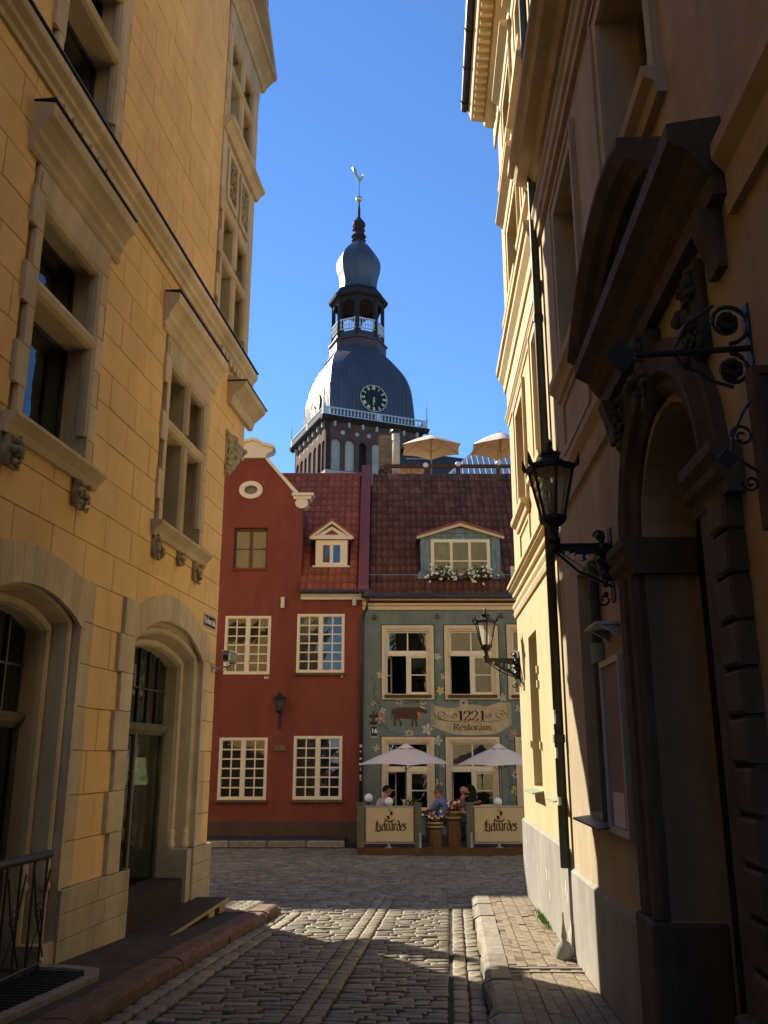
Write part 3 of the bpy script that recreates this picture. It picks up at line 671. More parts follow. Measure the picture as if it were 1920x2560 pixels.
# the two arched openings
for di, (c, h, zs, za, mw) in enumerate(DL):
    zb = -.02 if di else -.3; hs = h / (h + mw)
    path = arc(c, h, zs - .05, za - mw + .12 * (1 - di), -.1 if di == 0 else .34, 16)
    dr = B().sweep(path, [(0, -.52), (0, -.27)] + roll(.06, -.25, .05) + [(.125, -.2), (.14, -.13)] + roll(.20, -.10, .05) + [(mw * .9, -.05), (mw * .92, .018), (mw + .03, .018), (mw + .03, -.52)]).build('arch_surround' if di == 0 else 'arch_surround', 'cream_stone', yb, bev=0)
    dp = lambda m, nm, mt, **k: m.build(nm, mt, dr, **k)
    # base blocks of the shafts
    for s in (-1, 1):
        for rr in (.06, .20): dp(MB(TL).lathe([(.05, 0), (.068, .02), (.07, .06), (.052, .10), (.062, .2), (.05, .26)], (c + s * (h + rr), -.25 + (rr - .06) * 1.07, .345), 10), 'shaft_base', 'cream_stone', smooth=True)
        if di == 1: dp(B().box(c + s * h - (.0 if s > 0 else .33), c + s * h + (.33 if s > 0 else 0), -.5, .03, -1.0, .34), 'jamb_base', 'plinth_stone')
        else: dp(B().box(c + s * h - (.0 if s > 0 else .3), c + s * h + (.3 if s > 0 else 0), -.5, .03, -1.0, -.1), 'jamb_base', 'plinth_stone')
    # voussoirs
    n = 11; po = arc(c, h + mw + .02, zs, za, None, n); 
    top = 3.5 if di == 0 else 3.66; Wd = h + mw + .02
    for k in range(n):
        a, b = po[k], po[k + 1]
        def up(q):
            t = (q[0] - c) / Wd
            if abs(t) > .8: return (c + (q[0] - c) * 1.06, 3.38)
            return (c + (q[0] - c) * 1.10, 3.38 + (top - 3.38) * (1 - (t / .8) ** 2))
        A, Bq = up(a), up(b)
        dp(B().prism([(a[0] + .003, a[1]), (b[0] - .003, b[1]), (Bq[0] - .003, Bq[1]), (A[0] + .003, A[1])], 1, -.02, .024), 'voussoir', 'cream_stone')
    # jamb stones left and right
    z = .345; k = 0
    while z < 3.37:
        zz = min(z + .4343, 3.38); e = .1 if k % 2 else 0; top_ = zz > zs
        for s in (-1, 1):
            a = c + s * (Wd + .005) ; b = c + s * (Wd + (.34 + e if s < 0 else .24)); a, b = min(a, b), max(a, b)
            if top_: a2 = c + s * (Wd * 1.06)
            dp(B().slab(a, b, z + .003, zz - .003, -.02, .055 if s < 0 else .02, .006), 'jamb_stone', 'cream_stone')
        z = zz; k += 1
    # frame, transom bar, glazing
    zt = 1.95; gz = -.44
    hp = arc(c, h, zs - .05, za - mw + .12 * (1 - di), None, 16); pol = [(p[0], p[1]) for p in hp]
    dp(B().prism([(gz - .06, zt - .07), (gz + .02, zt - .09), (gz + .08, zt - .03), (gz + .1, zt + .03), (gz + .04, zt + .06), (gz - .06, zt + .06)], 0, c - h, c + h), 'transom_bar', 'grey_wood')
    topz = max(p[1] for p in pol)
    upper = [(c - h, zt + .06), (c + h, zt + .06)] + pol[::-1]
    go = dp(B().prism(upper, 1, gz, gz + .006), 'pane', 'glass_shop')
    nb = 6 if di else 4
    for k in range(1, nb):
        uu = c - h + 2 * h * k / nb; zz = interp([(p[0], p[1]) for p in pol], uu)
        dp(B().box(uu - .014, uu + .014, gz - .015, gz + .03, zt + .06, zz + .02), 'glazing_bar', 'dark_metal')
    dp(B().box(c - h, c + h, gz - .012, gz + .025, 2.45, 2.475), 'glazing_bar', 'dark_metal')
    dp(B().box(c - h + .03, c + h - .03, gz, gz + .008, zb, zt - .08), 'pane', 'glass_shop')
    for s in (-1, 1): dp(B().box(c + s * h - (.045 if s > 0 else 0), c + s * h + (.045 if s < 0 else 0), gz - .04, gz + .04, zb, zt - .07), 'door_stile', 'grey_wood')
    if di: dp(B().box(c - .03, c + .03, gz - .035, gz + .035, zb, zt - .07), 'door_stile', 'grey_wood')
    dp(B().box(c - h - .2, c + h + .2, -4.2, -4.1, -.6, 3.4).box(c - h - .3, c - h - .2, -4.2, -.5, -.6, 3.4).box(c + h + .2, c + h + .3, -4.2, -.5, -.6, 3.4).box(c - h - .3, c + h + .3, -4.2, -.5, 3.4, 3.5), 'room', 'interior')
    dp(B().box(c - h - .25, c + h + .25, -4.2, -.02, -.7, zb - .005), 'door_floor', 'dark_board')
# hanging lamp with lettered shade behind the shop glass
lo = loc2w(12.9, -.74, 1.15)
lamp = thing('pendant_lamp', 'pendant lamp with lettered olive shade hanging behind the shop door glass', 'lamp', (lo[0], lo[1], 1.2), math.pi / 2 - AL)
MB().lathe([(.20, 0), (.205, .01), (.15, .36), (.14, .36)], (0, 0, 0), 24).build('lamp_shade', 'lampshade', lamp, smooth=False)
MB().tube([(0, 0, .36), (0, 0, 2.2)], .008).build('cord', 'iron', lamp)
for k, ch in enumerate('NEIBURGS'):
    a = -math.pi / 2 - .62 + k * .165
    text('letter', ch, .10, 'sign_white', lamp, (.212 * math.cos(a), .212 * math.sin(a), .085), (math.radians(83), 0, a + math.pi / 2), .002)
# street name plate and surveillance camera
p = loc2w(13.64, .012, 3.555)
sg = thing('street_sign', 'small dark street name plate on the yellow wall near its corner', 'sign', p, math.pi / 2 - AL)
MB().box(-.30, .30, 0, .012, -.105, .105).build('plate', 'sign_black', sg, bev=.004)
MB().plate([rect(-.29, .29, -.095, .095), rect(-.28, .28, -.085, .085)[::-1]], 1, -.002, .0).build('border', 'sign_white', sg)
text('lettering', 'Krāmu iela', .13, 'sign_white', sg, (0, -.002, 0), (math.pi / 2, 0, 0), .0015, .5, .003)
p = loc2w(13.85, 0, 2.95)
cc = thing('security_camera', 'grey bullet security camera on a wall arm at the yellow corner', 'camera', p, -AL)
MB().tube([(0, 0, -.06), (.12, 0, -.08), (.30, .02, -.03)], .016).build('wall_arm', 'zinc', cc); MB().box(-.0, .02, -.05, .05, -.12, 0).build('mount_plate', 'zinc', cc)
MB().box(.24, .36, -.26, .16, 0, .15).build('housing', 'zinc', cc, bev=.02); MB().box(.228, .372, -.28, .14, .152, .17).build('sun_shield', 'globe_white', cc, bev=.006); MB().box(.26, .34, -.275, -.255, .02, .10).build('lens', 'sign_black', cc)
MB().tube([(.0, 0, -.1), (.08, 0, -.16), (.18, 0, -.15), (.26, .04, -.02)], .005, 6).build('cable', 'iron', cc)
# iron railing in the near doorway
p = loc2w(8.3, .02, -.27)
rl = thing('iron_railing', 'wrought iron railing with round handrail across the near arched doorway', 'railing', p, math.pi / 2 - AL)
MB().tube([(-1.2, -.06, .98), (.62, -.06, .98)], .038, 10).build('handrail', 'iron', rl)
for k in range(8): MB().tube([(-1.1 + k * .24, -.06, .0), (-1.1 + k * .24, -.06, .98)], .012, 6).build('upright', 'iron', rl)
for k in range(4):
    x = -1.0 + k * .45
    MB().tube([(x, -.06, .1), (x + .18, -.07, .45), (x + .3, -.06, .85)], .009, 6).tube([(x + .3, -.06, .1), (x + .12, -.05, .5), (x, -.06, .85)], .009, 6).build('cross_bar', 'iron', rl)
    MB().tube([(x + .15 + .09 * (1 - t / 14) * math.cos(t * .8), -.06, .5 + .09 * (1 - t / 14) * math.sin(t * .8)) for t in range(13)], .008, 5).build('scroll', 'iron', rl)
MB().tube([(-1.15, -.06, .06), (.62, -.06, .06)], .014, 6).build('bottom_rail', 'iron', rl)
# dark foot grating with stone edge in front of it
m = MB(); o = thing('entrance_grating', 'dark iron grating with curved stone edge before the near doorway', 'grating', loc2w(7.9, .45, interp(LT, 7.9)), math.pi / 2 - AL)
o.rotation_euler = (0, math.radians(2.6), math.pi / 2 - AL)
MB().box(-1.6, .95, -.22, .38, .006, .012).build('pit', 'interior', o)
for k in range(26): MB().box(-1.6 + k * .1, -1.57 + k * .1, -.22, .36, .013, .03).build('bar', 'iron', o)
MB().prism([(-1.7, -.33), (.7, -.33), (1.0, -.2), (1.12, .1), (1.12, .4), (.99, .4), (.97, .12), (.9, -.1), (.65, -.22), (-1.7, -.22)], 2, .003, .05).build('stone_edge', 'granite_grey', o)
# wooden ramp board at the shop door
rb = thing('wooden_ramp', 'dark wooden ramp board on timber blocks at the shop doorway', 'ramp', loc2w(12.1, .2, interp(LT, 12.1)), math.pi / 2 - AL)
MB().prism([(-1.0, .02), (1.45, .085), (1.45, .11), (-1.0, .045)], 1, -.30, .52).build('board', 'dark_board', rb)
MB().prism([(-1.0, .018), (1.45, .082), (1.45, .111), (-1.0, .046)], 1, -.325, -.302).build('front_lath', 'light_wood', rb)
for x, h in ((.62, .062), (1.1, .075)): MB().box(x, x + .25, -.29, .1, -.06, h).build('timber_block', 'light_wood', rb)

# ------------------------------------------------------------------ right-hand side: sunlit cream corner building and the dark portal building before it
def TR(p): return (-p[0], -p[1], p[2])
RB = lambda: MB(TR)
RZ = math.atan2(-math.cos(AR), -math.sin(AR))
def r2w(u, d, z): return (1.55 + u * math.sin(AR) - d * math.cos(AR), u * math.cos(AR) + d * math.sin(AR), z)
cb = thing('cream_building', 'sunlit cream plaster corner building with grey plinth on the right', 'building', (1.55, 0, 0), RZ)
pb = thing('portal_building', 'shaded cream building with grand stone portal at the right edge', 'building', (1.55, 0, 0), RZ)
UP, UE = 10.34, 15.22
cw = [(12.62, 13.64, 1.16, 3.32), (10.52, 11.10, 1.16, 3.34), (12.88, 13.92, 5.3, 7.02), (10.72, 11.5, 5.3, 7.2), (12.5, 14.05, 8.95, 10.56), (10.75, 11.6, 9.0, 10.7), (12.7, 13.9, 11.6, 13.1), (10.75, 11.6, 11.6, 13.0)]
RB().plate([rect(UP, UE, -1.2, 14.8)] + [rect(*w) for w in cw], 1, -.40, 0).build('wall', 'cream_plaster', cb)
RB().box(UE - .4, UE, -13, -.41, -1.2, 14.8).build('side_wall', 'cream_plaster', cb)
RB().prism([(.35, 14.85), (-6, 18.2), (-13, 14.85)], 0, UP, UE + .3).build('roof', 'roof_dark', cb)
def cwin(par, w, frame=True, sill='block', hood=None, apron=False, mat='cream_trim', dep=.28, curtain=None, room='interior'):
    u0, u1, z0, z1 = w; c = (u0 + u1) / 2
    wd = RB().plate([rect(u0, u1, z0, z1), rect(u0 + .07, c - .035, z0 + .07, z1 - .62)[::-1], rect(c + .035, u1 - .07, z0 + .07, z1 - .62)[::-1], rect(u0 + .07, u1 - .07, z1 - .55, z1 - .07)[::-1]], 1, -dep - .06, -dep).build('window', 'grey_wood', par)
    for q in (rect(u0 + .07, c - .035, z0 + .07, z1 - .62), rect(c + .035, u1 - .07, z0 + .07, z1 - .62), rect(u0 + .07, u1 - .07, z1 - .55, z1 - .07)):
        RB().box(q[0][0], q[1][0], -dep - .03, -dep - .025, q[0][1], q[2][1]).build('pane', 'glass', wd)
    RB().plate([rect(u0 - .05, u1 + .05, z0 - .05, z1 + .05), rect(u0, u1, z0, z1)[::-1]], 1, -1.6, -.42).box(u0 - .05, u1 + .05, -1.7, -1.6, z0, z1).build('room', room, wd)
    if frame:
        f = RB(); f.plate([rect(u0 - .2, u1 + .2, z0 - .02, z1 + .2), rect(u0 - .01, u1 + .01, z0 - .03 + .01, z1 + .01)[::-1]], 1, -.01, .03); f.build('surround', mat, wd)
        RB().plate([rect(u0 - .2, u1 + .2, z0 - .021, z1 + .2), rect(u0 - .15, u1 + .15, z0 - .02, z1 + .15)[::-1]], 1, .03, .05).build('surround_fillet', mat, wd)
    if sill == 'block':
        RB().prism([(0, z0 - .22), (.06, z0 - .22), (.08, z0 - .14), (.14, z0 - .1), (.15, z0 - .03), (-.2, z0)], 0, u0 - .26, u1 + .26).build('sill', mat, wd)
        if apron: RB().plate([rect(u0 - .2, u1 + .2, z0 - .85, z0 - .22), rect(u0 - .1, u1 + .1, z0 - .77, z0 - .3)[::-1]], 1, 0, .025).build('apron', mat, wd)
    elif sill: RB().prism([(-dep, z0 + .02), (.16, z0 - .06), (.16, z0 - .075), (-dep, z0)], 0, u0 - .08, u1 + .08).build('sill', sill, wd)
    if hood:
        zz = z1 + .22
        RB().prism([(0, zz), (.05, zz), (.06, zz + .1), (.14, zz + .18), (.19, zz + .22), (.19, zz + .28), (0, zz + .32)], 0, u0 - .34, u1 + .34).build('hood', mat, wd)
        if hood > 1: RB().prism([(u0 - .36, zz + .325), (u1 + .36, zz + .325), (c, zz + .85)], 1, 0, .17).build('pediment', mat, wd)
    return wd
for i, w in enumerate(cw):
    if i < 2: cwin(cb, w, frame=False, sill='sill_green')
    elif i < 4: cwin(cb, w, apron=True)
    elif i < 6: cwin(cb, w, hood=1, sill='block')
    else: cwin(cb, w, hood=1)
for k, (z, u) in enumerate([(2.75, 12.56), (2.55, 12.56), (1.75, 13.72), (1.72, 12.53)]): RB().box(u - .04, u + .04, 0, .03, z - .05, z + .05).build('shutter_hook', 'cream_trim', cb)
RB().box(UP, UE + .03, -.35, .045, -1.2, .61).build('plinth', 'grey_plinth', cb, bev=.03)
rnd = random.Random(3)
for k in range(26):
    u = rnd.choice([10.5, 10.6, 12.2, 13.3, 14.6]) + rnd.gauss(0, .12); z = rnd.uniform(-.45, .55); r = rnd.uniform(.015, .06)
    RB().prism([(u + r * .5 * rnd.uniform(.6, 1.3) * math.cos(a), z + r * 1.6 * rnd.uniform(.6, 1.3) * math.sin(a)) for a in [i * .785 for i in range(8)]], 1, .046, .0485).build('paint_flake', 'peeled_plaster', cb)
def pr_(z0, h, d): return [(0, z0), (d * .3, z0), (d * .35, z0 + h * .3), (d * .75, z0 + h * .5), (d * .8, z0 + h * .65), (d, z0 + h * .7), (d, z0 + h * .92), (0, z0 + h)]
RB().prism(pr_(4.22, .2, .14), 0, UP, UE + .12).build('ledge', 'cream_trim', cb)
RB().prism([(0, 3.86), (.03, 3.86), (.05, 3.92), (.03, 3.97), (.06, 4.02), (.06, 4.06), (0, 4.08)], 0, UP, UE + .05).build('ledge_mould', 'cream_trim', cb)
RB().prism(pr_(7.36, .18, .07), 0, UP, UE + .06).build('architrave', 'cream_trim', cb)
RB().prism(pr_(8.06, .5, .19), 0, UP + .16, UE + .17).build('cornice', 'cream_trim', cb)
RB().box(UP + .2, UE, 0, .025, 7.6, 8.06).build('frieze', 'cream_trim', cb)
RB().prism([(0, 13.55), (.05, 13.55), (.05, 14.03), (.22, 14.08), (.26, 14.2), (.5, 14.24), (.55, 14.45), (.55, 14.6), (0, 14.8)], 0, UP, UE + .4).build('eaves_cornice', 'cream_trim', cb)
for u in [UP + .2 + .2 * k for k in range(25)]: RB().box(u, u + .07, .26, .46, 14.12, 14.22).build('modillion', 'cream_trim', cb)
gm = RB(); gm.tube([(UP, .62, 14.55), (UE + .42, .62, 14.55)], .085, 10); gm.build('gutter', 'gutter', cb)
for k in range(6): RB().tube([(UP + .3 + k * .95, .62 + .1 * math.sin(a), 14.55 - .1 * math.cos(a)) for a in (-1.6, -.8, 0, .8, 1.6)], .012, 5).build('gutter_clip', 'gutter', cb)
p = r2w(UP - .02, .075, 0)
dp_ = thing('downpipe', 'long dark downpipe between the sunlit and shaded cream walls', 'downpipe', (p[0], p[1], interp(RT, 10.3)), RZ)
z0 = -interp(RT, 10.3)
MB().tube([(0, 0, z0 + .42), (0, 0, z0 + 14.5)], .055, 12).build('pipe', 'pipe_green', dp_, smooth=True)
for z in (2.2, 4.8, 7.4, 10, 12.6): MB().tube([(0, 0, z), (0, 0, z + .09)], .066, 12).build('pipe_joint', 'pipe_green', dp_)
for k in range(6):
    z = z0 + random.uniform(1.0, 2.2); a = -2.4 + random.uniform(-.4, .9)
    MB().add([(.057 * math.cos(a + q * .5), .057 * math.sin(a + q * .5), z + s) for s in (0, random.uniform(.05, .12)) for q in range(4)], [(0, 1, 5, 4), (1, 2, 6, 5), (2, 3, 7, 6)]).build('sticker', random.choice(['paper_white', 'peeled_plaster', 'sign_white']), dp_, recalc=False)
# cast iron foot guard of the pipe
fb = thing('guard_stone', 'rounded grey guard foot where the downpipe meets the pavement', 'guard stone', (p[0] - .06, p[1] - .02, interp(RT, 10.2)), 0)
MB().lathe([(.085, -.02), (.10, .04), (.095, .10), (.06, .15), (.03, .17), (.034, .21), (.026, .26), (.012, .34), (.008, .44), (.004, .45)], (0, 0, 0), 14).build('foot', 'grey_plinth', fb, smooth=True)

# portal building
NW = [(7.85, 9.03, 5.6, 7.62), (4.95, 6.32, 5.85, 7.7), (7.8, 9.0, 1.08, 3.38)]
PO = (4.60, 6.20)     # portal opening
pc, pw = 5.4, .80
hol = [rect(*w) for w in NW] + [[(PO[0], -1.19)] + [(q[0], q[1]) for q in [[PO[0], 2.98, 0, 0]] + arc(pc, pw, 2.98, 3.77, None, 12)[1:-1] + [[PO[1], 2.98, 0, 0]]] + [(PO[1], -1.19)]]
hol[-1] = hol[-1][::-1]
RB().plate([rect(-22, UP - .005, -1.2, 17.0)] + hol, 1, -.38, 0).build('wall', 'portal_plaster', pb)
RB().prism([(.3, 17), (-6, 20), (-13, 17)], 0, -22, UP).build('roof', 'roof_dark', pb)
RB().box(-22, -21.6, -13, -.4, -1.2, 17).build('back_wall', 'portal_plaster', pb)
cwin(pb, NW[0], apron=True, mat='portal_plaster', dep=.33); cwin(pb, NW[1], apron=False, mat='portal_plaster', dep=.33)
cwin(pb, NW[2], frame=False, sill='slate', dep=.34)
RB().box(6.7, UP - .1, -.3, .035, -1.2, .43).build('plinth', 'grey_plinth', pb, bev=.03)
RB().prism([(0, 4.18), (.04, 4.18), (.05, 4.26), (.03, 4.3), (.03, 4.42), (.09, 4.5), (.09, 4.58), (0, 4.62)], 0, 6.95, UP - .06).build('ledge', 'portal_plaster', pb)
RB().prism([(0, 4.18), (.04, 4.18), (.05, 4.26), (.03, 4.3), (.03, 4.42), (.09, 4.5), (.09, 4.58), (0, 4.62)], 0, -20, 3.85).build('ledge', 'portal_plaster', pb)
RB().prism([(0, 8.08), (.05, 8.08), (.05, 8.2), (.08, 8.22), (.08, 8.36), (.11, 8.4), (.11, 8.46), (0, 8.5)], 0, -20, UP + .1).build('architrave', 'portal_plaster', pb)
RB().prism([(0, 8.95), (.06, 8.95), (.1, 9.02), (.12, 9.06), (.26, 9.1), (.3, 9.2), (.36, 9.24), (.36, 9.36), (0, 9.5)], 0, -20, UP + .22).build('cornice', 'portal_plaster', pb)
# portal
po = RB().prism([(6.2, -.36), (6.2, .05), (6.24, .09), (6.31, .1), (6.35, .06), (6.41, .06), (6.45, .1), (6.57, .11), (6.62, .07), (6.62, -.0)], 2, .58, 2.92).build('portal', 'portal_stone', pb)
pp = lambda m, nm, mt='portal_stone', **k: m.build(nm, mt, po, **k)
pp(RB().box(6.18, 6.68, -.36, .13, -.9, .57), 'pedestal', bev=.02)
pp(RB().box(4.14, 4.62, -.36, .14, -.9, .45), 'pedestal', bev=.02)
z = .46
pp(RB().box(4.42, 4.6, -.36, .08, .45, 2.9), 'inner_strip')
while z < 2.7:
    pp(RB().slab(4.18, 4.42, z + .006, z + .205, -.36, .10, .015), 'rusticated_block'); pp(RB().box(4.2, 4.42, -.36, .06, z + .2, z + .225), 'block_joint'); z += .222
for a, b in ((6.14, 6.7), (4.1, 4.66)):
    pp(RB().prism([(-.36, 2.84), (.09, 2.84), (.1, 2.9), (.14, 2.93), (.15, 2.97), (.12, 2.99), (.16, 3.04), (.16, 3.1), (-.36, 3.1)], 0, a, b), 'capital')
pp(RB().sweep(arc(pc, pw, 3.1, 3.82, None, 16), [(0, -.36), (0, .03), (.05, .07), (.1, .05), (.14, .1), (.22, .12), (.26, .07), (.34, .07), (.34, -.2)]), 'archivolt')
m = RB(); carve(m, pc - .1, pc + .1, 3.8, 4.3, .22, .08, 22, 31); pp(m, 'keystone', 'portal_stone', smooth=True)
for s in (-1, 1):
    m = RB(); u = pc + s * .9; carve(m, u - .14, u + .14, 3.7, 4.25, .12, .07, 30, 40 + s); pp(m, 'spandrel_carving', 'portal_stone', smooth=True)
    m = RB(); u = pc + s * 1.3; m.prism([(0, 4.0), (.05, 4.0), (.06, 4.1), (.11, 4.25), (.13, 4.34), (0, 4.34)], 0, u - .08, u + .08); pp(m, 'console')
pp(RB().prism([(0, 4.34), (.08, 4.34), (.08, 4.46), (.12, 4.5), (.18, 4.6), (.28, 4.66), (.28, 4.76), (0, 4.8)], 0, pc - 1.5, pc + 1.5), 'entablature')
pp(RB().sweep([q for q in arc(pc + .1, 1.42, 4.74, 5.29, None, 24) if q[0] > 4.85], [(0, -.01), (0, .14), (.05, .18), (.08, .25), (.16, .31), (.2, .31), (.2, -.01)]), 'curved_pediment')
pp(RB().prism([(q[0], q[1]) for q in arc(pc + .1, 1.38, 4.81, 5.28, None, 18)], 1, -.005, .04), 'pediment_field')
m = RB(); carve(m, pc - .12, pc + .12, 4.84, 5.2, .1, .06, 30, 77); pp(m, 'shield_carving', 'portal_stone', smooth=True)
# door set deep in the portal
pp(RB().box(PO[0], PO[1], -1.3, -1.24, -.8, 4.0), 'door_leaf', 'dark_board')
pp(RB().box(PO[0], PO[1], -1.24, -1.14, 2.5, 2.66), 'door_transom', 'brown_wood')
for a in (4.64, 5.43):
    for z0, z1 in ((-.2, .8), (.95, 2.35)): pp(RB().plate([rect(a, a + .72, z0, z1), rect(a + .1, a + .62, z0 + .1, z1 - .1)[::-1]], 1, -1.238, -1.2), 'door_panel', 'brown_wood')
pp(RB().box(PO[0] - .2, PO[0], -1.3, -.37, -.8, 4.1).box(PO[1], PO[1] + .2, -1.3, -.37, -.8, 4.1).box(PO[0] - .2, PO[1] + .2, -1.3, -.37, 4.1, 4.3), 'porch_lining', 'dark_board')
pp(RB().box(PO[0] - .1, PO[1] + .1, -1.3, .2, -.9, -.33), 'door_step', 'granite_grey')
# notice case, wall shelf, old pipe on the shaded wall
q = r2w(7.37, 0.0, 1.02)
nc = thing('notice_case', 'grey glazed notice case on the shaded wall beside the portal', 'notice case', q, RZ)
MB().box(-.37, .37, -.05, 0, 0, 1.33).build('back_board', 'poster', nc); MB().plate([[(-.39, -.02), (.39, -.02), (.39, 1.35), (-.39, 1.35)], [(-.35, .03), (-.35, 1.30), (.35, 1.30), (.35, .03)]], 1, -.07, -.001).build('frame', 'zinc', nc)
MB().box(-.2, .22, -.054, -.0505, .04, .3).build('paper_sheet', 'paper_white', nc)
ws = thing('wall_shelf', 'small grey metal bracket shelf above the notice case', 'shelf', r2w(7.35, 0, 2.62), RZ)
MB().box(-.25, .25, -.2, 0, 0, .02).build('shelf_plate', 'zinc', ws); 
for x in (-.2, .2): MB().prism([(0, 0), (-.16, 0), (0, -.1)], 0, x - .01, x + .01).build('bracket', 'zinc', ws)
op = thing('old_downpipe', 'thin dark old downpipe beside the shaded ground floor window', 'downpipe', r2w(7.86, .05, .43), RZ)
MB().tube([(0, 0, .63), (0, 0, 2.86)], .045, 10).build('pipe', 'pipe_green', op); MB().tube([(0, 0, 1.95), (0, 0, 2.12)], .062, 10).build('pipe_joint', 'sill_green', op)

# ------------------------------------------------------------------ lanterns
def spiral(c, r0, turns, n, a0=0, sgn=1, plane='xz', r1=.15):
    P = []
    for i in range(n + 1):
        t = i / n; r = r0 * (1 - t * (1 - r1)); a = a0 + sgn * 2 * math.pi * turns * t
        P.append((c[0] + r * math.cos(a), c[1], c[2] + r * math.sin(a)))
    return P
def lantern_head(par, s, c, sides=6):
    """six-sided lantern, origin c at the base of its glass body"""
    nm = lambda m, n, mt='iron', **k: m.build(n, mt, par, **k)
    rb, rt, h = .10 * s, .19 * s, .40 * s
    cs = lambda r, k, z: (c[0] + r * math.cos(2 * math.pi * (k + .5) / sides), c[1] + r * math.sin(2 * math.pi * (k + .5) / sides), c[2] + z)
    for k in range(sides):
        nm(MB().tube([cs(rb, k, 0), cs(rt, k, h)], .013 * s, 4), 'glazing_bar')
        a, b, d, e = cs(rb * .96, k, .005), cs(rb * .96, k + 1, .005), cs(rt * .96, k + 1, h), cs(rt * .96, k, h)
        nm(MB().add([a, b, d, e], [(0, 1, 2, 3)]), 'pane', 'lamp_glass', recalc=False)
        f = cs(rt * 1.16, k, h + .02 * s); g = cs(rt * 1.3, k, h + .13 * s)
        nm(MB().tube([f, ((f[0] + g[0]) / 2, (f[1] + g[1]) / 2, f[2] + .03 * s), g], [.022 * s, .02 * s, .002 * s], 4), 'spike')
    a0 = math.pi / sides
    nm(MB().lathe([(rb * .3, -.10 * s), (rb * .9, -.07 * s), (rb * 1.18, -.04 * s), (rb * 1.2, -.005 * s), (rb, 0)], c, sides, a0), 'bottom_cup')
    nm(MB().lathe([(rt * .98, h - .01 * s), (rt * 1.14, h), (rt * 1.16, h + .035 * s), (rt * .95, h + .045 * s), (rt * .62, h + .08 * s), (rt * .42, h + .11 * s), (rt * .40, h + .13 * s), (rt * .5, h + .138 * s), (rt * .5, h + .155 * s), (rt * .22, h + .17 * s)], c, sides, a0), 'cap')
    nm(MB().lathe([(.02 * s, h + .17 * s), (.034 * s, h + .19 * s), (.012 * s, h + .205 * s), (.028 * s, h + .235 * s), (.022 * s, h + .255 * s), (.002, h + .29 * s)], c, 10), 'finial', smooth=True)
    nm(MB().tube([(c[0], c[1], c[2] - .02), (c[0], c[1], c[2] + .2 * s)], .02 * s, 8), 'lamp_holder')
    nm(MB().ball((c[0], c[1], c[2] + .25 * s), .045 * s, 10, 7), 'bulb', 'frosted')
def wall_lantern(name, label, base, rz, L, drop, s, grp='wall lanterns in the lane'):
    """base: point on the wall; local x runs out from the wall"""
    t = thing(name, label, 'lantern', base, rz, grp)
    c = (L, 0, drop + .30 * s)
    lantern_head(t, s, c)
    MB().lathe([(.012 * s, -.03 * s), (.03 * s, 0), (.045 * s, .03 * s), (.03 * s, .05 * s), (.05 * s, .07 * s), (.055 * s, .1 * s), (.04 * s, .12 * s), (.042 * s, .17 * s), (.05 * s, .19 * s), (.035 * s, .21 * s)], (L, 0, drop), 12).build('stem', 'iron', t, smooth=True)
    # pierced bracket
    H = .36 * s; o = [(0, -.02), (L - .02, drop + .05 * s), (L - .02, drop - .0), (.0, -H)]
    top0, bot0 = -.05 * s, -H + .05 * s
    hl = []; x = .06 * L
    for k, f in enumerate((.82, .66, .5, .36)):
        xc = (.16 + .21 * k) * L; a = top0 + (drop + .02 * s - top0) * xc / L; b = bot0 + (drop + .0 - bot0) * xc / L; r = (a - b) * .36; zc = (a + b) / 2
        hl.append([(xc + r * (1 if i % 3 else .62) * math.cos(-i * math.pi / 6), zc + r * (1 if i % 3 else .62) * math.sin(-i * math.pi / 6)) for i in range(12)])
    MB().plate([o] + hl, 1, -.012, .012).build('pierced_bracket', 'iron', t)
    MB().tube([(0, 0, 0), (L, 0, drop + .045 * s)], .02 * s, 6).build('top_arm', 'iron', t); MB().tube([(0, 0, -H), (L * .6, 0, (drop - H) * .5 - .02), (L, 0, drop + .0)], .012 * s, 6).build('brace', 'iron', t)
    m = MB().box(-.03, .015, -.05 * s, .05 * s, -H - .12 * s, .14 * s); rnd = random.Random(2)
    for i in range(22): m.ball((rnd.uniform(.01, .09) * s, rnd.uniform(-.06, .06) * s, rnd.uniform(-H - .1 * s, .1 * s)), rnd.uniform(.02, .05) * s, 6, 5)
    m.build('ornate_wall_plate', 'iron', t)
    for sg_, zz in ((1, .07 * s), (-1, -H - .1 * s)): MB().tube(spiral((.09 * s, 0, zz), .06 * s, 1.2, 14, 0, sg_), .010 * s, 5).build('scroll', 'iron', t)
    return t
q = r2w(7.25, .0, 3.30); wall_lantern('wall_lantern', 'large black six-sided lantern on pierced iron bracket beside the portal', q, math.pi + .06, .48, -.06, 1.0)
q = r2w(15.05, .0, 3.14); wall_lantern('wall_lantern', 'black lantern on scrolled bracket at the far corner of the sunlit wall', q, math.pi + .06, .56, -.04, .92)

